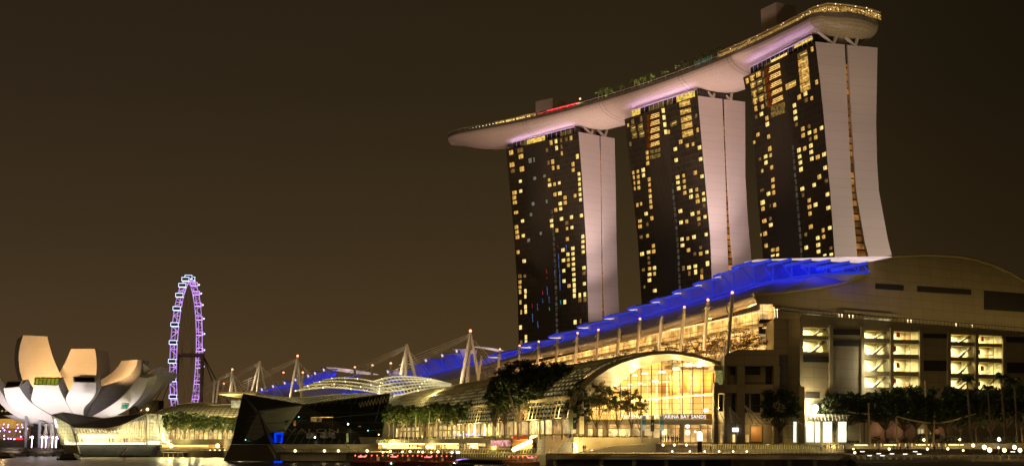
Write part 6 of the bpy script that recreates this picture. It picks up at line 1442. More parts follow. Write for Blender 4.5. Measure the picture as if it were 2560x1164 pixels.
# ---------- right promenade: wall, light bars, small lamps, steps furniture
pw_ = thing('promenade_wall', G(2340, 297, 3), 'dark low promenade wall with amber niches behind the steps at the right', 'wall')
MB().prism([U(2112, 1121, 296), U(2640, 1121, 296), U(2640, 1106, 296), U(2112, 1106, 296)], (0, .8, 0)).build('wall', M['concrete'], pw_)
nb = MB()
for x in (2187, 2203, 2249, 2264, 2280, 2330, 2347, 2364): nb.beam(U(x, 1115, 295.8), U(x, 1107, 295.8), .22)
nb.build('niche_light', EM['niche'] if 'niche' in EM else EM.setdefault('niche', emis('niche_light', (1, .62, .15), .9)), pw_)
for i, (x0, x1, y) in enumerate(((2067, 2098, 1111), (2136, 2169, 1111.3), (2210, 2245, 1111), (2289, 2324, 1110.5), (2372, 2409, 1110.5))):
    l = thing('bench_light', U((x0+x1)/2, y, 294.5), f'{ORD[i]} from the left of the long glowing light bars on the right promenade', 'light bar', 'glowing light bars on the promenade wall')
    MB().prism([U(x0, y+1.3, 294.5), U(x1, y+1.3, 294.5), U(x1, y-1.3, 294.5), U(x0, y-1.3, 294.5)], (0, .2, 0)).build('tube', EM['strip'], l)
    MB().prism([U(x0-2, y-1.6, 294.3), U(x1+2, y-1.6, 294.3), U(x1+2, y-2.6, 294.3), U(x0-2, y-2.6, 294.3)], (0, .6, 0)).build('hood', M['darksteel'], l)
    point('bar_glow', U((x0+x1)/2, y+3, 293), 220, (1, .72, .26), .4)
SP = [(2133.6, 1121, .2), (2137, 1130, .3), (2223, 1121, .3), (2309.5, 1098.5, .34), (2318.5, 1121, .3), (2369.5, 1120.5, .3), (2399, 1097, .34), (2408, 1124.5, .26), (2433, 1112, .4), (2461, 1116.6, .55), (2474, 1123.4, .55), (2496.5, 1117.7, .25), (2497.6, 1097, .4), (2511, 1124, .5), (2536, 1116.6, .5), (2550, 1124, .5)]
for i, (x, y, r_) in enumerate(SP):
    p = U(x, y, 293 if y < 1116 else 290); l = thing('promenade_lamp', V(p.x, p.y, p.z-.8), f'{ORD[i]} from the left of the bright round lamps on the right promenade', 'lamp', 'round lamps on the right promenade')
    MB().ball(p, r_, 8, 6).build('globe', EM['lampw'] if i == 12 else EM['lamp'], l); MB().beam(p, V(p.x, p.y+.1, max(.5, p.z-1.4)), .1).build('post', M['darksteel'], l)
    if r_ > .4: point('lamp_glow', p+V(0, -1, .6), 200, (1, .68, .24), .3)
BX = [2130, 2147, 2163, 2179, 2195, 2211, 2228, 2244, 2262, 2279, 2332, 2350, 2368, 2386.5, 2406, 2425, 2445, 2465, 2485, 2504.5, 2526, 2546]
tb = mat('pale_bollard', (.34, .29, .2), .7)
for i, x in enumerate(BX):
    p = U(x, 1147, 289); l = MB().prism([p+V(-.24, 0, 0), p+V(.24, 0, 0), p+V(.2, 0, .78), p+V(-.2, 0, .78)], (0, .45, 0)).box(p+V(0, .22, .82), (.52, .55, .1)).build('bollard', tb)
    tag(l, f'{ORD[i]} from the left of the small pale stone bollards on the waterside steps', 'bollard', 'stone bollards on the waterside steps')
for i, (x, y) in enumerate(((2156, 1127.5), (2174, 1137.5), (2197, 1132.5), (2206, 1137.5), (2230, 1133), (2263, 1133.5), (2288, 1127.5), (2298, 1133.5), (2532, 1128))):
    p = U(x, y, 287.5); o = MB().box(p, (.9, .5, .16)).build('step_light', EM['screen']); tag(o, f'{ORD[i]} from the left of the small white step lights', 'step light', 'small white step lights')

# poles with sagging cables
cp = []
for i, (x, y, xb, D, w) in enumerate(((2091.5, 998, 2094, 291, .26), (2171.6, 1009, 2174, 291, .32), (2239, 1011, 2244, 291, .26), (2313, 954, 2317, 291, .28), (2336.6, 1031, 2333, 289, .26))):
    t = MB().tube([U(xb, 1112, D), U(x, y, D)], w, 7, w*.7).ball(U(x, y, D), w*1.1, 6, 4).build('tall_pole', M['litrib'])
    tag(t, f'{ORD[i]} from the left of the tall thin poles carrying the sagging cables', 'pole', 'tall thin poles on the right promenade')
def curve_tube(pts, D, r): return MB().tube([U(x, y, D) for x, y in resamp(smooth(pts, 2), 26)], r, 5)
tag(curve_tube([(2054, 1017), (2093, 1023), (2140, 1032), (2180, 1034.5), (2220, 1030), (2290, 1016)], 290.5, .17).build('sagging_cable', M['litrib']), 'upper left sagging light cable between the tall poles', 'cable')
tag(curve_tube([(2242, 1039.5), (2279, 1050), (2320, 1056), (2345, 1056.5), (2380, 1051), (2415, 1039.5), (2440, 1033)], 290, .17).build('sagging_cable', M['litrib']), 'lower right sagging light cable between the tall poles', 'cable')
tag(curve_tube([(2534, 1027), (2550, 1032), (2570, 1036), (2620, 1030)], 290, .14).build('sagging_cable', M['litrib']), 'short piece of sagging cable at the right frame edge', 'cable')
sl_ = thing('street_lamp', U(2038, 1104, 289), 'tall post lamp with the brightest white light, left of the dark tree group', 'street lamp')
MB().tube([U(2041, 1108, 289), U(2038, 1023, 289)], .14, 6).build('pole', M['steel'], sl_); MB().ball(U(2037.5, 1019, 289), .82, 10, 7).build('lamp_head', EM['lampw'], sl_); MB().box(U(2036, 1028, 289), (1.1, .5, .25)).build('sign_plate', M['white'], sl_)
point('street_lamp_glow', U(2037.5, 1019, 287), 5200, (1, .84, .5), .6)

# ---------- middle waterfront: lit underside wall, kiosks, railings
mw = thing('waterfront_wall', G(1050, 385, 3), 'waterfront wall with a continuous bright strip light and lit face behind the boats', 'wall')
def mid(x, y, dd=0): return U(x, y, interp([(940, 384), (1150, 368), (1330, 345), (1400, 335)], x)+dd)
for x0, x1 in ((946, 1062), (1092, 1146), (1168, 1196)):
    MB().prism([mid(x0, 1109.5), mid(x1, 1109.5), mid(x1, 1106.3), mid(x0, 1106.3)], (0, .3, 0)).build('strip_light', EM['stripb'] if 'stripb' in EM else EM.setdefault('stripb', emis('bright_strip', (1, .78, .34), 4)), mw)
    MB().prism([mid(x0, 1121, .5), mid(x1, 1121, .5), mid(x1, 1109.6, .5), mid(x0, 1109.6, .5)], (0, .3, 0)).build('lit_face', M['cream'], mw)
    area('wall_light', mid(x0, 1108, -1.2), mid(x1, 1108, -1.2), .4, V(0, .6, -1), 1300*(x1-x0)/100, (1, .66, .22), 170)
MB().prism([mid(940, 1107, 2), mid(1400, 1107, 2), mid(1400, 1092, 2), mid(940, 1098, 2)], (0, 4, 0)).build('upper_wall', M['concrete'], mw)
for x0, x1, nm in ((1062, 1090, 0),): 
    k = thing('kiosk', mid(1076, 1118), 'boxy kiosk with golden lamps between the strip lights', 'kiosk'); MB().prism([mid(1062, 1122, -1), mid(1090, 1122, -1), mid(1090, 1102, -1), mid(1062, 1102, -1)], (0, 3, 0)).build('body', M['cream'], k)
    for x in (1069, 1080): MB().ball(mid(x, 1116, -1.6), .55, 8, 6).build('lamp', EM['lamp'], k)
    point('kiosk_light', mid(1076, 1116, -4), 900, (1, .74, .3), .4)
wl_ = [(961, 1113, .6), (1180, 1112, .5)]
for i, (x, y, r_) in enumerate(wl_):
    l = thing('garden_lamp', mid(x, y, -1), ['very bright lamp under a small shrub left of the strip light', 'bright lamp under a small shrub right of the strip light'][i], 'lamp')
    MB().ball(mid(x, y, -1.4), r_, 8, 6).build('globe', EM['lamp'], l); point('garden_lamp_glow', mid(x, y, -3), 1500, (1, .8, .3), .4); MB().beam(mid(x, y+8, -1.2), mid(x, y, -1.2), .15).build('post', M['darksteel'], l)
tk = thing('ticket_kiosk', mid(1300, 1110, -6), 'ticket kiosk with a bright slanting light beam and a small red lettered sign', 'kiosk')
MB().prism([mid(1205, 1124, -4), mid(1275, 1124, -4), mid(1275, 1094, -4), mid(1205, 1094, -4)], (0, 4, 0)).build('pale_block', M['stone_plain'], tk)
MB().prism([mid(1227, 1114, -4.3), mid(1276, 1114, -4.3), mid(1276, 1099, -4.3), mid(1227, 1099, -4.3)], (0, .2, 0)).build('pink_window', EM['pinkwin'] if 'pinkwin' in EM else EM.setdefault('pinkwin', emis('pink_window', (1, .45, .4), .75, .7, 1.2)), tk)
MB().prism([mid(1196, 1114, -4.3), mid(1213, 1114, -4.3), mid(1213, 1100, -4.3), mid(1196, 1100, -4.3)], (0, .2, 0)).build('lit_door', EM['shopb'], tk)
MB().prism([mid(1281, 1128, -7), mid(1330, 1118, -7), mid(1330, 1096, -7), mid(1281, 1096, -7)], (0, 4, 0)).build('sign_body', M['orangewall'], tk)
MB().prism([mid(1278, 1095.5, -7.6), mid(1326, 1095.5, -7.6), mid(1326, 1088, -7.6), mid(1278, 1088, -7.6)], (0, .3, 0)).build('sign_panel', EM['redglow3'] if 'redglow3' in EM else EM.setdefault('redglow3', emis('red_sign', (1, .10, .03), .5)), tk)
p0 = mid(1279, 1094, -8); p1 = mid(1325, 1094, -8); text('SINGAPORE RIVER CRUISE', .75, p0, 'letters', EM['letters'], tk, 0, .03, (p1-p0).length)
MB().beam(mid(1283, 1123, -8), mid(1328, 1102, -8), .9).build('light_beam', EM['lamp'], tk); MB().beam(mid(1326, 1093, -8), mid(1342, 1086, -8), .7).build('light_beam', EM['strip'], tk)
point('ticket_light', mid(1310, 1112, -11), 2600, (1, .78, .34), .5)
# small promenade shelters (flat pergolas)
for i, (x0, x1, y, y2) in enumerate(((998, 1066, 1076, 1105), (1090, 1163, 1074, 1105), (1214, 1278, 1064, 1092), (1160, 1275, 1094, 1120))):
    p = thing('pergola', mid((x0+x1)/2, y2, -1), ['left flat-roofed pergola among the promenade tree trunks', 'second flat-roofed pergola from the left among the trunks', 'highest flat-roofed pergola right of the trunks', 'dark flat awning with blue lights above the jetty'][i], 'pergola')
    MB().prism([mid(x0, y+3, -2), mid(x1, y+1, -2), mid(x1, y+1, 2), mid(x0, y+3, 2)], (0, 0, .35)).build('roof', M['litrib'] if i < 3 else M['darksteel'], p)
    for x in range(int(x0)+2, int(x1), 11): MB().beam(mid(x, y2, -2), mid(x, y+2, -2), .16).build('post', M['steel'], p)
bb = MB()
for k in range(12): bb.ball(mid(1136+k*7.6, 1084+(k % 3)*.8, 0), .3, 6, 4)
b_ = thing('blue_light_string', mid(1180, 1085, 0), 'string of small blue-violet lights above the dark awning', 'string lights'); bb.build('bulbs', EM['bluebulb'] if 'bluebulb' in EM else EM.setdefault('bluebulb', emis('blue_bulb', (.35, .4, 1), 2.2)), b_); MB().tube([mid(1134, 1083.5, 0), mid(1222, 1084, 0)], .05, 4).build('wire', M['darksteel'], b_)
# railings & edge lamps along the middle quay
rl = thing('quay_railing', mid(1150, 1128, -8), 'curved-bar steel railing along the middle quay behind the boats', 'railing')
k_ = MB()
for k in range(62):
    x = 975+k*6.8; a = mid(x, 1131, -8); k_.tube([a, a+V(.1, -.2, .7), a+V(.5, -.5, 1.25)], .08, 4)
k_.tube([mid(975, 1131, -8)+V(.5, -.5, 1.25), mid(1396, 1131, -8)+V(.5, -.5, 1.25)], .06, 4)
k_.build('bars', M['litrib'], rl)
QL = [(957, 1129), (976, 1127), (1006, 1128), (1025, 1127), (1046, 1128), (1057, 1129), (1078, 1129), (1095, 1128), (1130, 1130), (1145, 1130), (1155, 1134), (1191, 1136), (1212, 1138), (1241, 1135)]
for i, (x, y) in enumerate(QL):
    p = mid(x, y, -9); l = thing('quay_lamp', p-V(0, 0, .8), f'{ORD[i]} from the left of the small round lamps on the middle quay edge', 'lamp', 'round lamps on the middle quay edge')
    MB().ball(p, .36 if i % 2 else .28, 8, 6).build('globe', EM['lampw'] if i > 7 else EM['lamp'], l); MB().beam(p, p-V(0, 0, 1), .1).build('post', M['darksteel'], l)
for x in (1000, 1080, 1170, 1230, 1290, 1360): point('quay_glow', mid(x, 1120, -5), 520, (1, .68, .22), .4)
jt = thing('floating_jetty', mid(1220, 1148, -28), 'pale floating jetty with railings and green-lit deck between the boats', 'jetty')
MB().prism([mid(1140, 1148, -30), mid(1290, 1148, -30), mid(1290, 1148, -12), mid(1140, 1148, -12)], (0, 0, .5)).build('deck', M['stone_plain'], jt)
k_ = MB()
for k in range(26): p = mid(1142+k*5.8, 1148, -29); k_.beam(p+V(0, 0, .4), p+V(0, 0, 1.7), .07)
k_.tube([mid(1142, 1148, -29)+V(0, 0, 1.7), mid(1288, 1148, -29)+V(0, 0, 1.7)], .06, 4)
for k in range(7): k_.beam(mid(1218+k*9, 1140, -24), mid(1226+k*9, 1127, -24), .14)
k_.tube([mid(1218, 1127, -24), mid(1284, 1130, -24)], .1, 4); k_.build('railing', M['litrib'], jt)
for x in (1165, 1200, 1250): point('jetty_light', mid(x, 1136, -26), 200, (.9, .95, .5), .3)
# left quay between the two glass pavilions
lq = thing('quay_railing', U(500, 1125, 530), 'long low railing and piled quay edge between the two glass pavilions', 'railing')
k_ = MB()
for k in range(60): x = 404+k*3; k_.beam(U(x, 1126, 535), U(x, 1117, 535), .1)
k_.tube([U(402, 1117, 535), U(585, 1117, 535)], .1, 4); k_.build('bars', M['litrib'], lq)
MB().prism([U(402, 1128, 534), U(590, 1128, 534), U(590, 1131, 534), U(402, 1131, 534)], (0, 2, 0)).build('deck_edge', M['concrete'], lq)
for k in range(15): MB().beam(U(408+k*12.5, 1141, 534.5), U(408+k*12.5, 1130, 534.5), .6).build('pile', M['concrete'], lq)
sl2 = thing('strip_light', U(460, 1113, 538), 'long warm strip light along the quay right of the glowing pavilion', 'strip light')
MB().prism([U(405, 1114, 538), U(520, 1114.5, 538), U(520, 1112.5, 538), U(405, 1112, 538)], (0, .3, 0)).build('tube', EM['strip'], sl2); MB().prism([U(405, 1119, 538.6), U(590, 1119, 538.6), U(590, 1110, 538.6), U(405, 1110, 538.6)], (0, .3, 0)).build('back_board', M['cream'], sl2)
for i, (x, y, r_) in enumerate(((428, 1113, .95), (544, 1113, .95), (525.6, 1125, .4), (537, 1125, .4), (549, 1125, .4), (562, 1125, .4))):
    p = U(x, y, 533); l = thing('quay_lamp', p-V(0, 0, 1), (['big amber lamp near the glowing pavilion', 'big amber lamp near the black-glass pavilion'][i] if i < 2 else f'{ORD[i-2]} of the four small lamps left of the black-glass pavilion'), 'lamp')
    MB().ball(p, r_, 8, 6).build('globe', EM['lampy' if i < 2 else 'lamp'], l); MB().beam(p, p-V(0, 0, 1.4), .14).build('post', M['darksteel'], l)
    if i < 2: point('lamp_glow', p+V(0, -2, 1), 3000, (1, .7, .25), .5)
# left arcade with curved roofs
la = thing('left_arcade', G(480, 570, 8), 'low arcade with curved striped roofs behind the left row of trees', 'arcade')
for j in range(18):
    x = 402+j*11; MB().prism([U(x, 1108, 566), U(x+7.5, 1108, 566), U(x+7.5, 1083, 566), U(x, 1083, 566)], (0, .3, 0)).build('shop_window', EM[('shop', 'shopc', 'shopb')[(j*5) % 3]], la)
    MB().prism([U(x, 1079, 566), U(x+6, 1079, 566), U(x+6, 1058, 566), U(x, 1058, 566)], (0, .3, 0)).build('upper_window', EM['shopd'], la)
    MB().tube([U(x-2, 1110, 563), U(x-2, 1045, 563)], .35, 6).build('column', M['steel'], la)
MB().prism([U(398, 1112, 567), U(605, 1112, 567), U(605, 1040, 567), U(398, 1040, 567)], (0, 8, 0)).build('wall', M['cream'], la)
for i, (tp_, bt) in enumerate((([(384, 1032), (420, 1018), (460, 1008), (500, 1006), (545, 1013)], [(384, 1036), (430, 1036), (470, 1034), (510, 1030), (560, 1028)]), ([(440, 1040), (490, 1020), (530, 1012), (580, 1010), (620, 1012)], [(430, 1042), (480, 1044), (530, 1044), (580, 1044), (625, 1044)]))):
    A_ = [U(x, y, 600-i*14) for x, y in resamp(smooth(tp_), 14)]; B_ = [U(x, y, 572-i*6) for x, y in resamp(smooth(bt), 14)]
    MB().rings([A_, [p.lerp(q_, .5)+V(0, 0, 1.2) for p, q_ in zip(A_, B_)], B_], cap=False, closed=False).build('curved_roof', M['arcroof'] if 'arcroof' in M else M.setdefault('arcroof', mat('striped_roof', (.46, .40, .24), .6, brick=(2.4, 2.4, .3, 0, (.12, .10, .07)), var=.1)), la, smooth=True)
    k_ = MB(); [k_.beam(A_[k], B_[k], .3) for k in range(0, 14, 1)]; k_.tube(A_, .4, 5); k_.build('ribs', M['litrib'], la)
for x in (420, 470, 520, 570): point('arcade_light', U(x, 1070, 556), 2200, (1, .74, .32), .6); point('arcade_roof_light', U(x, 1015, 560), 5200, (1, .85, .42), 1)

# ================================================================== TREES
M['leafbare'] = leafmat('sparse_foliage', (.12, .07, .02), (.20, .13, .04))
def leafcloud(mb, c, rx, ry, rz, n, size, rnd):
    for _ in range(n):
        while True:
            p = V(rnd.uniform(-1, 1), rnd.uniform(-1, 1), rnd.uniform(-1, 1))
            if p.length < 1: break
        p = p*(.55+.45*rnd.random())
        q = Vector(c)+V(p.x*rx, p.y*ry, p.z*rz); s = size*rnd.uniform(.55, 1.25)
        a = V(rnd.uniform(-1, 1), rnd.uniform(-1, 1), rnd.uniform(-.6, .6)).normalized(); b = a.cross(V(rnd.uniform(-1, 1), rnd.uniform(-1, 1), rnd.uniform(-1, 1))).normalized()
        mb.poly([q-a*s, q+b*s*.45, q+a*s, q-b*s*.45])
def tree_proto(H, cw, ch, seed, leaf, nclump=34, nleaf=62, size=.42, trunk=.28, fork=.45, label='', flat=1.0):
    rnd = random.Random(seed); t = thing('tree', V(0, 0, 0), label, 'tree')
    tk = MB(); cz = H-ch/2; fz = (H-ch)*fork+H*.08
    tk.tube([V(0, 0, -.3), V(rnd.uniform(-.15, .15), 0, fz*.5), V(rnd.uniform(-.3, .3), 0, fz)], trunk, 7, trunk*.75)
    lf = MB(); cl = []
    for k in range(nclump):
        for _ in range(40):
            p = V(rnd.uniform(-1, 1), rnd.uniform(-1, 1), rnd.uniform(-1, 1))
            if .45 < p.length < 1: break
        cl.append(V(p.x*cw/2*.86, p.y*cw/2*.86, cz+p.z*ch/2*.84))
    for k, c in enumerate(cl):
        r = cw*rnd.uniform(.085, .16); leafcloud(lf, c, r, r, r*.72*flat, nleaf, size, rnd)
        if k % 3 == 0:
            b = V(0, 0, fz*rnd.uniform(.8, 1)); m = b.lerp(c, .5)+V(0, 0, -.3); tk.tube([b, m, c], trunk*.42, 5, .05)
    tk.build('trunk', M['bark'], t); lf.build('crown', M[leaf], t); return t
def palm_proto(H, fl, seed, leaf, label, nfr=15, trunk=.2, droop=1.0):
    rnd = random.Random(seed); t = thing('palm_tree', V(0, 0, 0), label, 'palm tree')
    MB().tube([V(0, 0, -.3), V(.1, 0, H*.4), V(0, .1, H*.8), V(0, 0, H)], trunk*1.15, 7, trunk*.6).build('trunk', M['palmbark'], t)
    lf = MB()
    for k in range(nfr):
        az = 2*math.pi*(k+rnd.random()*.7)/nfr; el = rnd.uniform(-.1, 1.15); L = fl*rnd.uniform(.8, 1.1); pts = []
        for j in range(9):
            s = j/8; r = L*s*math.cos(el)*(1-.12*s); z = H+L*(s*math.sin(el)-droop*.75*s*s); pts.append(V(r*math.cos(az), r*math.sin(az), z))
        side = V(-math.sin(az), math.cos(az), 0)
        for j in range(8):
            a, b = pts[j], pts[j+1]; w = fl*.19*(1-(j/8)**2*.7)
            lf.poly([a, b, b+side*w*.06+V(0, 0, -.02), a+side*w*.06])
            for sg in (-1, 1):
                for q_ in (0, .5):
                    p = a.lerp(b, q_); d = (b-a).normalized(); e_ = p+side*sg*w+d*w*.7+V(0, 0, -w*.55); lf.poly([p, p+d*fl*.045, e_])
    lf.build('crown', M[leaf], t); return t
PR = {}
def place(key, px, base_y, D, H, lab, group, z=None, rz=None, wide=1.0):
    p = U(px, base_y, D); 
    if z is not None: p.z = z
    src, h0 = PR[key]; s = H/h0; i = place.n = place.n+1
    rz = (i*2.399) % 6.283 if rz is None else rz
    if not src.get('_used'):
        src['_used'] = 1; src.location = p; src.rotation_euler = (0, 0, rz); src.scale = (s*wide, s*wide, s); src['label'] = lab; src['group'] = group; o = src
    else: o = copy_thing(src, p, rz, (s*wide, s*wide, s), lab, group)
    return o
place.n = 0
hgt = lambda y0, y1, D: (y1-y0)/F*D*1.0
PR['round'] = (tree_proto(13, 11, 9.6, 1, 'leafdark', 60, 75, .40, .28, label='x'), 13)
PR['dark1'] = (tree_proto(13, 13, 10, 2, 'leafdark', 80, 52, .42, .26, label='x'), 13)
PR['dark2'] = (tree_proto(13, 12.5, 9.5, 3, 'leafdark', 74, 52, .42, .26, label='x', flat=.8), 13)
PR['big1'] = (tree_proto(19, 13, 14, 4, 'leafdark', 84, 64, .46, .34, label='x'), 19)
PR['big2'] = (tree_proto(19, 12, 13, 5, 'leaf', 74, 56, .44, .30, label='x'), 19)
PR['airy1'] = (tree_proto(14, 10, 8, 6, 'leafwarm', 40, 34, .34, .16, fork=.25, label='x', flat=.6), 14)
PR['airy2'] = (tree_proto(14, 11, 7.5, 7, 'leaf', 40, 34, .34, .16, fork=.2, label='x', flat=.6), 14)
PR['prom1'] = (tree_proto(12.5, 5.8, 7.2, 8, 'leaf', 38, 36, .42, .17, fork=.8, label='x'), 12.5)
PR['prom2'] = (tree_proto(12.5, 6.4, 6.6, 9, 'leaf', 38, 36, .42, .16, fork=.8, label='x'), 12.5)
PR['fan'] = (palm_proto(9.0, 3.8, 10, 'palmleaf', 'x', 16, .2, .9), 11.4)
PR['bare1'] = (tree_proto(6.5, 7.4, 4.4, 11, 'leafbare', 34, 13, .26, .12, fork=.12, label='x', flat=.35), 6.5)
PR['royal'] = (palm_proto(15, 4.2, 12, 'leafdark', 'x', 18, .28, 1.15), 17)
PR['roofpalm'] = (palm_proto(3.6, 2.3, 13, 'palmleaf', 'x', 14, .16, .9), 4.8)
# right side
place('round', 1951, 1103, 281, hgt(965, 1103, 281), 'single round dark tree before the annex, left of the white-lit shop windows', 'street trees on the right')
RT = [('dark1', 2086, 1100, 978, .75), ('dark2', 2122, 1101, 974, .95), ('round', 2168, 1100, 972, .85), ('dark2', 2215, 1100, 968, .95), ('dark1', 2262, 1100, 962, .85), ('dark2', 2292, 1101, 955, .7), ('dark1', 2330, 1100, 985, .8), ('round', 2366, 1100, 956, .9), ('dark1', 2402, 1101, 975, .9), ('dark2', 2440, 1100, 965, .9), ('dark1', 2478, 1101, 968, .9), ('dark2', 2516, 1100, 960, .9), ('round', 2556, 1100, 955, .9)]
for i, (k, x, b, t_, w) in enumerate(RT): place(k, x, b, 291+(i % 3)*2.5, hgt(t_, b, 291), f'{ORD[i]} from the left in the dark tree group before the stone-clad block', 'street trees on the right', wide=w)
for i, (x, b, t_) in enumerate(((2427, 1103, 925), (2514, 1104, 918), (2546, 1103, 930), (2478, 1103, 950))):
    place('royal', x, b, 286, hgt(t_, b, 286)*.97, ['left', 'tallest', 'rightmost', 'shortest'][i]+' of the four royal palms at the right', 'royal palms')
# big trees by the mall
BT = [('big1', 1262, 1096, 935, .8), ('big2', 1238, 1098, 968, .75), ('big1', 1296, 1094, 908, 1.0), ('big2', 1322, 1095, 925, .8), ('big1', 1350, 1094, 916, .75), ('big2', 1382, 1095, 922, .9), ('big1', 1406, 1094, 920, .85), ('big2', 1432, 1094, 938, .7)]
for i, (k, x, b, t_, w) in enumerate(BT): place(k, x, b, 322-i*2, hgt(t_, b, 318)*1.09, f'{ORD[i]} from the left in the tall dark tree cluster left of the arched window', 'tall trees left of the arched window', wide=w)
AT = [('airy2', 1462, 1094, 938, .95), ('dark2', 1447, 1094, 985, .75), ('airy1', 1492, 1094, 948, .9), ('airy2', 1518, 1094, 965, .8), ('airy1', 1545, 1093, 962, .9), ('airy1', 1580, 1093, 968, .95), ('airy2', 1600, 1093, 985, .6)]
for i, (k, x, b, t_, w) in enumerate(AT): place(k, x, b, 291, hgt(t_, b, 291), f'{ORD[i]} from the left of the light airy trees in the long planter', 'airy trees in the planter', wide=w)
# promenade rows
n_ = 0
for i in range(26):
    x = 972+i*11.2; D = mid(x, 1100).y+3+(i % 3)*3; k = ('prom1', 'fan', 'prom2', 'prom1', 'fan')[i % 5]
    place(k, x, 1103, D, hgt(1008-(x-972)*.05+(i*37 % 9), 1103, D), f'{ORD[i]} from the left in the front row of promenade trees before the lit mall', 'promenade trees before the lit mall')
for i in range(17):
    x = 402+i*11.8; k = ('prom2', 'prom1', 'prom1', 'prom2')[i % 4]; big = i in (3, 4, 7)
    place(k, x, 1110, 556+(i % 2)*4, hgt((1022 if big else 1036)+(i*29 % 6), 1110, 556), f'{ORD[i]} from the left in the tree row between the two glass pavilions', 'trees between the two glass pavilions', wide=1.45 if big else 1.1)
for i in range(22): point('tree_fill_light', mid(975+i*14, 1075, 0)+V(0, -1.5, 0), 1500, (.95, .84, .26), .4)  # unseen point lights added, here and below, to brighten tree crowns
for i in range(8): point('tree_fill_light', U(410+i*24, 1085, 551), 2400, (.95, .84, .28), .4)
for x, y in ((1270, 1060), (1320, 1050), (1370, 1060), (1425, 1055)): point('tree_fill_light', U(x, y, 310), 2200, (1, .78, .28), .4)
for x in (1470, 1520, 1570): point('tree_fill_light', U(x, 1075, 287), 500, (1, .74, .3), .4)
# bare trees on the mall terrace
for i in range(22):
    x = 1262+i*29.5; p = FT_(x, TZ)+V(-8.5, -2.6, 0)
    D = p.y; place('bare1', x-4, 900, D, 7.2+(i % 3)*1.0, f'{ORD[i]} from the left of the spreading amber-lit small trees on the mall terrace', 'small trees on the mall terrace', z=TZ, wide=1.15)
    if i % 1 == 0: point('terrace_uplight', p+V(-1.2, -1.4, .5), 800, (1, .62, .24), .3)
# rooftop palms
RP = [(1500, 240), (1512, 238), (1524, 236), (1536, 234), (1560, 224), (1592.6, 213), (1606, 210), (1621, 207), (1639, 201), (1669, 187), (1700, 175), (1714.5, 169), (1730, 165), (1746, 160), (1761, 153), (1776, 148), (1791, 142), (1806, 136)]
for i, (x, y) in enumerate(RP):
    a, u = hang(x, y+3, DECK+3); p = hp(a, -18.6, DECK+.6)
    place('roofpalm', 0, 0, 1, 6.4+(i % 3)*.7, f'{ORD[i]} from the left of the small palms along the rooftop deck rim', 'palms on the rooftop deck'); o = [o for o in COL.objects if o.get('label', '').startswith(f'{ORD[i]} from the left of the small palms along')][0]; o.location = p
for a in (46.0, 45.1, 44.2, 43, 41.8, 39.2, 38.2, 37.4, 36.4, 35.4): point('deck_garden_light', hp(a, -16.5, DECK+1.6), 1800, (.9, .95, .3), .3)
for o in list(COL.objects):
    if '_used' in o.keys(): del o['_used']
hd = MB(); rnd = random.Random(3)
for k in range(30):
    leafcloud(hd, U(1420+k*7, 1091, 292+rnd.random()*2), .9, .9, .45, 26, .25, rnd)
tag(hd.build('hedge', M['leafdark']), 'low dark hedge along the top of the long planter', 'hedge')
for i in range(13):
    s = MB(); leafcloud(s, U(2120+i*35, 1099+(i % 2)*2, 292.5), 2.0, 1.2, .8+(i % 3)*.25, 120, .28, rnd); tag(s.build('low_bush', M['leafdark']), f'{ORD[i]} from the left of the low dark bushes under the right tree group', 'bush', 'low bushes under the right trees')
for i, (x, y) in enumerate(((963, 1103), (1076, 1099), (1178, 1103), (2340, 1090), (2305, 1090))):
    s = MB(); leafcloud(s, (mid(x, y, -1) if x < 2000 else U(x, y, 293)), 1.9, 1.5, 1.0, 160, .3, rnd)
    tag(s.build('shrub', M['palmleaf' if x < 2000 else 'leafdark']), ['lit shrub above the leftmost bright garden lamp', 'lit shrub on top of the golden-lamp kiosk', 'lit shrub above the bright lamp left of the ticket kiosk', 'dark rounded shrub behind the light bars under the trees', 'smaller dark shrub beside the big one under the trees'][i], 'shrub')

# ================================================================== PEOPLE
def body_mesh(name, pose):
    me = bpy.data.meshes.new(name); v = []; e = []; r = []
    def add(p, rad, par=None): v.append(p); r.append(rad); i = len(v)-1; (e.append((par, i)) if par is not None else None); return i
    st, ar = pose
    pel = add((0, 0, .95), .15); w = add((0, 0, 1.15), .135, pel); ch = add((0, 0, 1.36), .16, w); nk = add((0, 0, 1.50), .06, ch); add((0, -.02, 1.58), .085, nk); hd_ = add((0, -.02, 1.70), .095, len(v)-1)
    for s in (-1, 1):
        h = add((s*.10, 0, .88), .10, pel); k = add((s*.11, s*st*.5, .48), .065, h); a = add((s*.11, s*st, .08), .045, k); add((s*.12, s*st-.12, .03), .04, a)
        sh = add((s*.20, 0, 1.42), .06, ch); el = add((s*(.25+ar*.05), .04, 1.16), .045, sh); ha = add((s*(.23-ar*.08), -.06-ar*.2, .93+ar*.3), .035, el); add((s*(.22-ar*.08), -.09-ar*.22, .84+ar*.32), .03, ha)
    me.from_pydata(v, e, []); o = bpy.data.objects.new(name, me); COL.objects.link(o)
    sk = o.modifiers.new('s', 'SKIN'); 
    for i, sv in enumerate(me.skin_vertices[0].data): sv.radius = (r[i], r[i]); sv.use_root = (i == 0)
    su = o.modifiers.new('u', 'SUBSURF'); su.levels = 1; su.render_levels = 1
    bpy.context.view_layer.update(); m2 = bpy.data.meshes.new_from_object(o.evaluated_get(bpy.context.evaluated_depsgraph_get())); bpy.data.objects.remove(o)
    return m2
CL = [mat('dark_clothes', (.05, .04, .04), .9), mat('red_shirt', (.35, .06, .04), .9), mat('pale_shirt', (.45, .42, .38), .9), mat('blue_shirt', (.06, .08, .2), .9)]
skinm = mat('skin', (.42, .26, .17), .7); hairm = mat('hair', (.02, .015, .012), .8)
bms = []
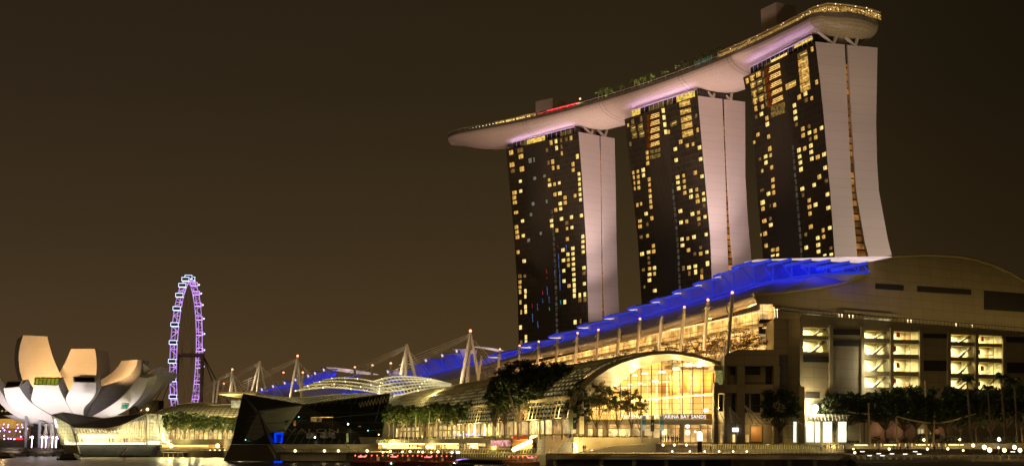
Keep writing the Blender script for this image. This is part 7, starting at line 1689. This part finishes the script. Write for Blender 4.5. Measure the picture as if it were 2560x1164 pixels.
for pi, pose in enumerate(((.04, 0), (.18, .3), (.02, .9))):
    base = body_mesh('person_body', pose)
    for ci, c in enumerate(CL):
        m2 = base.copy(); m2.materials.clear(); [m2.materials.append(x) for x in (c, CL[0], skinm)]
        for p in m2.polygons:
            z = p.center.z; p.material_index = 2 if z > 1.47 or (abs(p.center.x) > .17 and z < 1.1 and z > .8) else (1 if z < .95 else 0); p.use_smooth = True
        bms.append(m2)
hm = MB().ball((0, 0, 0), .115, 8, 5); hme = hm.data('hair', [hairm])
PP = []
for x in (1680, 1684, 1689, 1694, 1699): PP.append((x, 1106, 291, 'in the tight group on the plaza right of the planter'))
for x in (1653, 1658, 1664, 1671): PP.append((x, 1105, 292, 'in the loose group at the right end of the planter'))
for x in (1744, 1752): PP.append((x, 1130, 287, 'beside the glowing kiosk on the platform'))
PP.append((1777, 1130, 287, 'standing alone on the platform right of the kiosk'))
for x in (1458, 1463): PP.append((x, 1129, 288, 'at the platform rail left of the planter ramp'))
for i, x in enumerate((1012, 1024, 1031, 1044, 1098, 1104, 1112, 1135, 1143, 1152, 1164, 1172)): PP.append((x, 1122, None, 'on the middle quay under the strip light'))
for x in (2052, 2063, 2078, 2092): PP.append((x, 1126, 291, 'by the bars at the right end of the platform'))
for x in (2197, 2235, 2243, 2252, 2262, 2270, 2337, 2346, 2356): PP.append((x, 1130, 290, 'on the dark waterside steps'))
cnt = {}
for i, (x, y, D, lab) in enumerate(PP):
    p = mid(x, y, -5) if D is None else U(x, y, D); k = cnt[lab] = cnt.get(lab, 0)+1; tot = sum(1 for q_ in PP if q_[3] == lab)
    o = bpy.data.objects.new('person', bms[(i*5) % len(bms)]); COL.objects.link(o); o.location = p; o.rotation_euler = (0, 0, i*1.9)
    tag(o, (f'{ORD[k-1]} person from the left {lab}' if tot > 1 else f'person {lab}'), 'person', f'people {lab}' if tot > 1 else None)
    h = bpy.data.objects.new('hair', hme); COL.objects.link(h); h.parent = o; h.location = (0, .01, 1.72)

# ================================================================== BOATS
def boat_proto():
    t = thing('river_boat', V(0, 0, 0), 'x', 'boat', 'red-lantern river boats'); L = 5.6
    hl = MB(); rs = []
    for x, w, zb, zt in ((-L, 1.0, .25, 1.35), (-L*.7, 1.6, -.1, 1.1), (0, 1.8, -.2, .95), (L*.6, 1.6, -.1, 1.1), (L*.9, .9, .2, 1.4), (L*1.08, .15, .9, 1.75)):
        rs.append([V(x, -w, zt), V(x, -w*.75, zb), V(x, w*.75, zb), V(x, w, zt)])
    hl.rings(rs); hl.build('hull', M['boathull'], t)
    MB().tube([V(-L, -1.05, 1.35), V(-L*.7, -1.65, 1.1), V(0, -1.85, .98), V(L*.6, -1.65, 1.12), V(L*.9, -.95, 1.42), V(L*1.08, -.15, 1.78)], .09, 5).build('gunwale', M['red'], t)
    cb_ = MB().box((-.3, 0, 1.1), (8.4, 2.7, .5)); cb_.build('cabin', M['redwood'], t)
    po = MB()
    for k in range(9):
        for s in (-1.3, 1.3): po.beam(V(-4.4+k*1.03, s, 1.0), V(-4.4+k*1.03, s, 2.9), .1)
    po.build('posts', M['redwood'], t)
    rf_ = MB(); rs = []
    for x in (-4.9, -4.4, 4.0, 4.6): rs.append([V(x, 1.7*math.cos(a), 2.9+.35*math.sin(a)) for a in [math.pi*k/6 for k in range(7)]])
    rf_.rings(rs); rf_.build('roof', M['boathull'], t)
    for k in range(7): MB().ball((-4.3+k*1.4, -1.65, 2.75), .15, 6, 4, 1.2).build('red_lantern', EM['lantern'], t)
    MB().prism([V(-3.6, -1.42, 2.3), V(-1.6, -1.42, 2.3), V(-1.6, -1.42, 2.65), V(-3.6, -1.42, 2.65)], (0, .05, 0)).build('lit_panel', EM['redpanel'], t)
    MB().prism([V(1.2, -1.42, 1.4), V(1.9, -1.42, 1.4), V(1.9, -1.42, 2.4), V(1.2, -1.42, 2.4)], (0, .05, 0)).build('doorway', EM['dim'], t)
    MB().ball((4.9, -1.2, .75), .17, 6, 4).build('bow_lamp', EM['lampblue'], t)
    for k in range(4): MB().box((-4+k*2.2, -1.9, .55), (.5, .18, .5)).build('fender', M['black'], t)
    return t
M['boathull'] = mat('boat_hull', (.08, .03, .02), .4, brick=(30, .3, .04, 0, (.25, .16, .05)), var=.2); M['redwood'] = mat('red_timber', (.22, .05, .03), .5)
EM['lantern'] = emis('red_lantern', (1, .08, .04), 7); EM['redpanel'] = emis('red_white_panel', (1, .28, .25), 1.6, .6, 2); EM['lampblue'] = emis('bluish_lamp', (.6, .7, 1), 9)
bp = boat_proto()
for i, (x, D, rz, sc_, lab) in enumerate(((932, 312, .05, 1.0, 'leftmost red-lantern river boat with a bright stern panel'), (1010, 322, -.04, .95, 'second red-lantern river boat from the left'), (1093, 318, .06, .92, 'third red-lantern river boat, left of the floating jetty'), (1306, 318, math.pi, .85, 'red-lantern river boat moored right of the floating jetty'))):
    p = G(x, D, 0)
    if i == 0: bp.location = p; bp.rotation_euler = (0, 0, rz); bp['label'] = lab
    else: copy_thing(bp, p, rz, sc_, lab)
    point('boat_light', p+V(0, -3.5, 3), 60, (1, .25, .15), .2)
sk = thing('small_boat', G(1160, 300, 0), 'small dark boat with a teal and violet lit canopy at the bottom middle', 'boat')
MB().rings([[V(x, y0-w, z), V(x, y0, z-.7), V(x, y0+w, z)] for x, w, z, y0 in [(G(1160, 300).x+dx, w, z, 300) for dx, w, z in ((-3.2, .1, 1.1), (-2, .8, .8), (1.5, .9, .8), (2.8, .5, .95))]]).build('hull', M['black'], sk)
MB().tube([G(1160, 300, 1.7)+V(-2, 0, 0), G(1160, 300, 2.0)+V(0, 0, 0), G(1160, 300, 2.0)+V(1.3, 0, 0)], .12, 5).build('lit_canopy', emis('teal_violet', (.45, .25, .9), 1.5, .8, .8), sk)
# lit kiosk and banners
k = thing('advertising_kiosk', U(1749, 1130, 286), 'glowing white screen on a dark stand on the platform', 'kiosk')
MB().prism([U(1743, 1101, 286), U(1756, 1101, 286), U(1756, 1083, 286), U(1752, 1077, 286), U(1746, 1077, 286), U(1743, 1083, 286)], (0, .3, 0)).build('screen', EM['screen'], k)
MB().prism([U(1744, 1130, 286.1), U(1755, 1130, 286.1), U(1755, 1101, 286.1), U(1744, 1101, 286.1)], (0, .5, 0)).build('stand', M['darksteel'], k)
bnw = mat('banner_white', (.7, .72, .66), .7); bng = mat('banner_green', (.05, .35, .16), .7); bnb = mat('banner_black', (.03, .03, .02), .7); bny = mat('banner_yellow', (.7, .6, .15), .7)
for i, (x, y0, y1, c) in enumerate(((1610, 1038, 1075, 0), (1631, 1038, 1077, 1), (1655, 1038, 1075, 0), (1428, 1032, 1074, 2), (1437, 1032, 1072, 1))):
    b = thing('banner', U(x-5, 1105, 286), ['left green and white banner before the arched window', 'dark banner with a pale curl between two green ones', 'right green and white banner before the arched window', 'narrow pale banner of the pair at the left of the planter', 'dark banner of the pair at the left of the planter'][i], 'banner')
    MB().tube([U(x-6, 1106, 286), U(x-6, y0-2, 286)], .09, 6).build('pole', M['steel'], b)
    h = y1-y0; q_ = lambda a, c_, d=285.9: [U(x-4.5, y0+h*c_, d), U(x+4.5, y0+h*c_, d), U(x+4.5, y0+h*a, d), U(x-4.5, y0+h*a, d)]
    cl = MB()
    if c == 0: cl.prism(q_(0, .3), (0, .05, 0), 0); cl.prism(q_(.3, .6), (0, .05, 0), 1); cl.prism(q_(.6, 1), (0, .05, 0), 0); ms = [bnw, bng]
    elif c == 1: cl.prism(q_(0, .25), (0, .05, 0), 0); cl.prism(q_(.25, 1), (0, .05, 0), 1); cl.prism([U(x-2, y0+h*.5, 285.8), U(x+2, y0+h*.42, 285.8), U(x+2.5, y0+h*.5, 285.8), U(x-1, y0+h*.62, 285.8)], (0, .02, 0), 0); ms = [bny, bnb]
    else: cl.prism(q_(0, 1), (0, .05, 0), 0); ms = [bny]
    cl.build('cloth', ms, b); point('banner_light', U(x, y1+2, 284), 60, (1, 1, .85), .2)
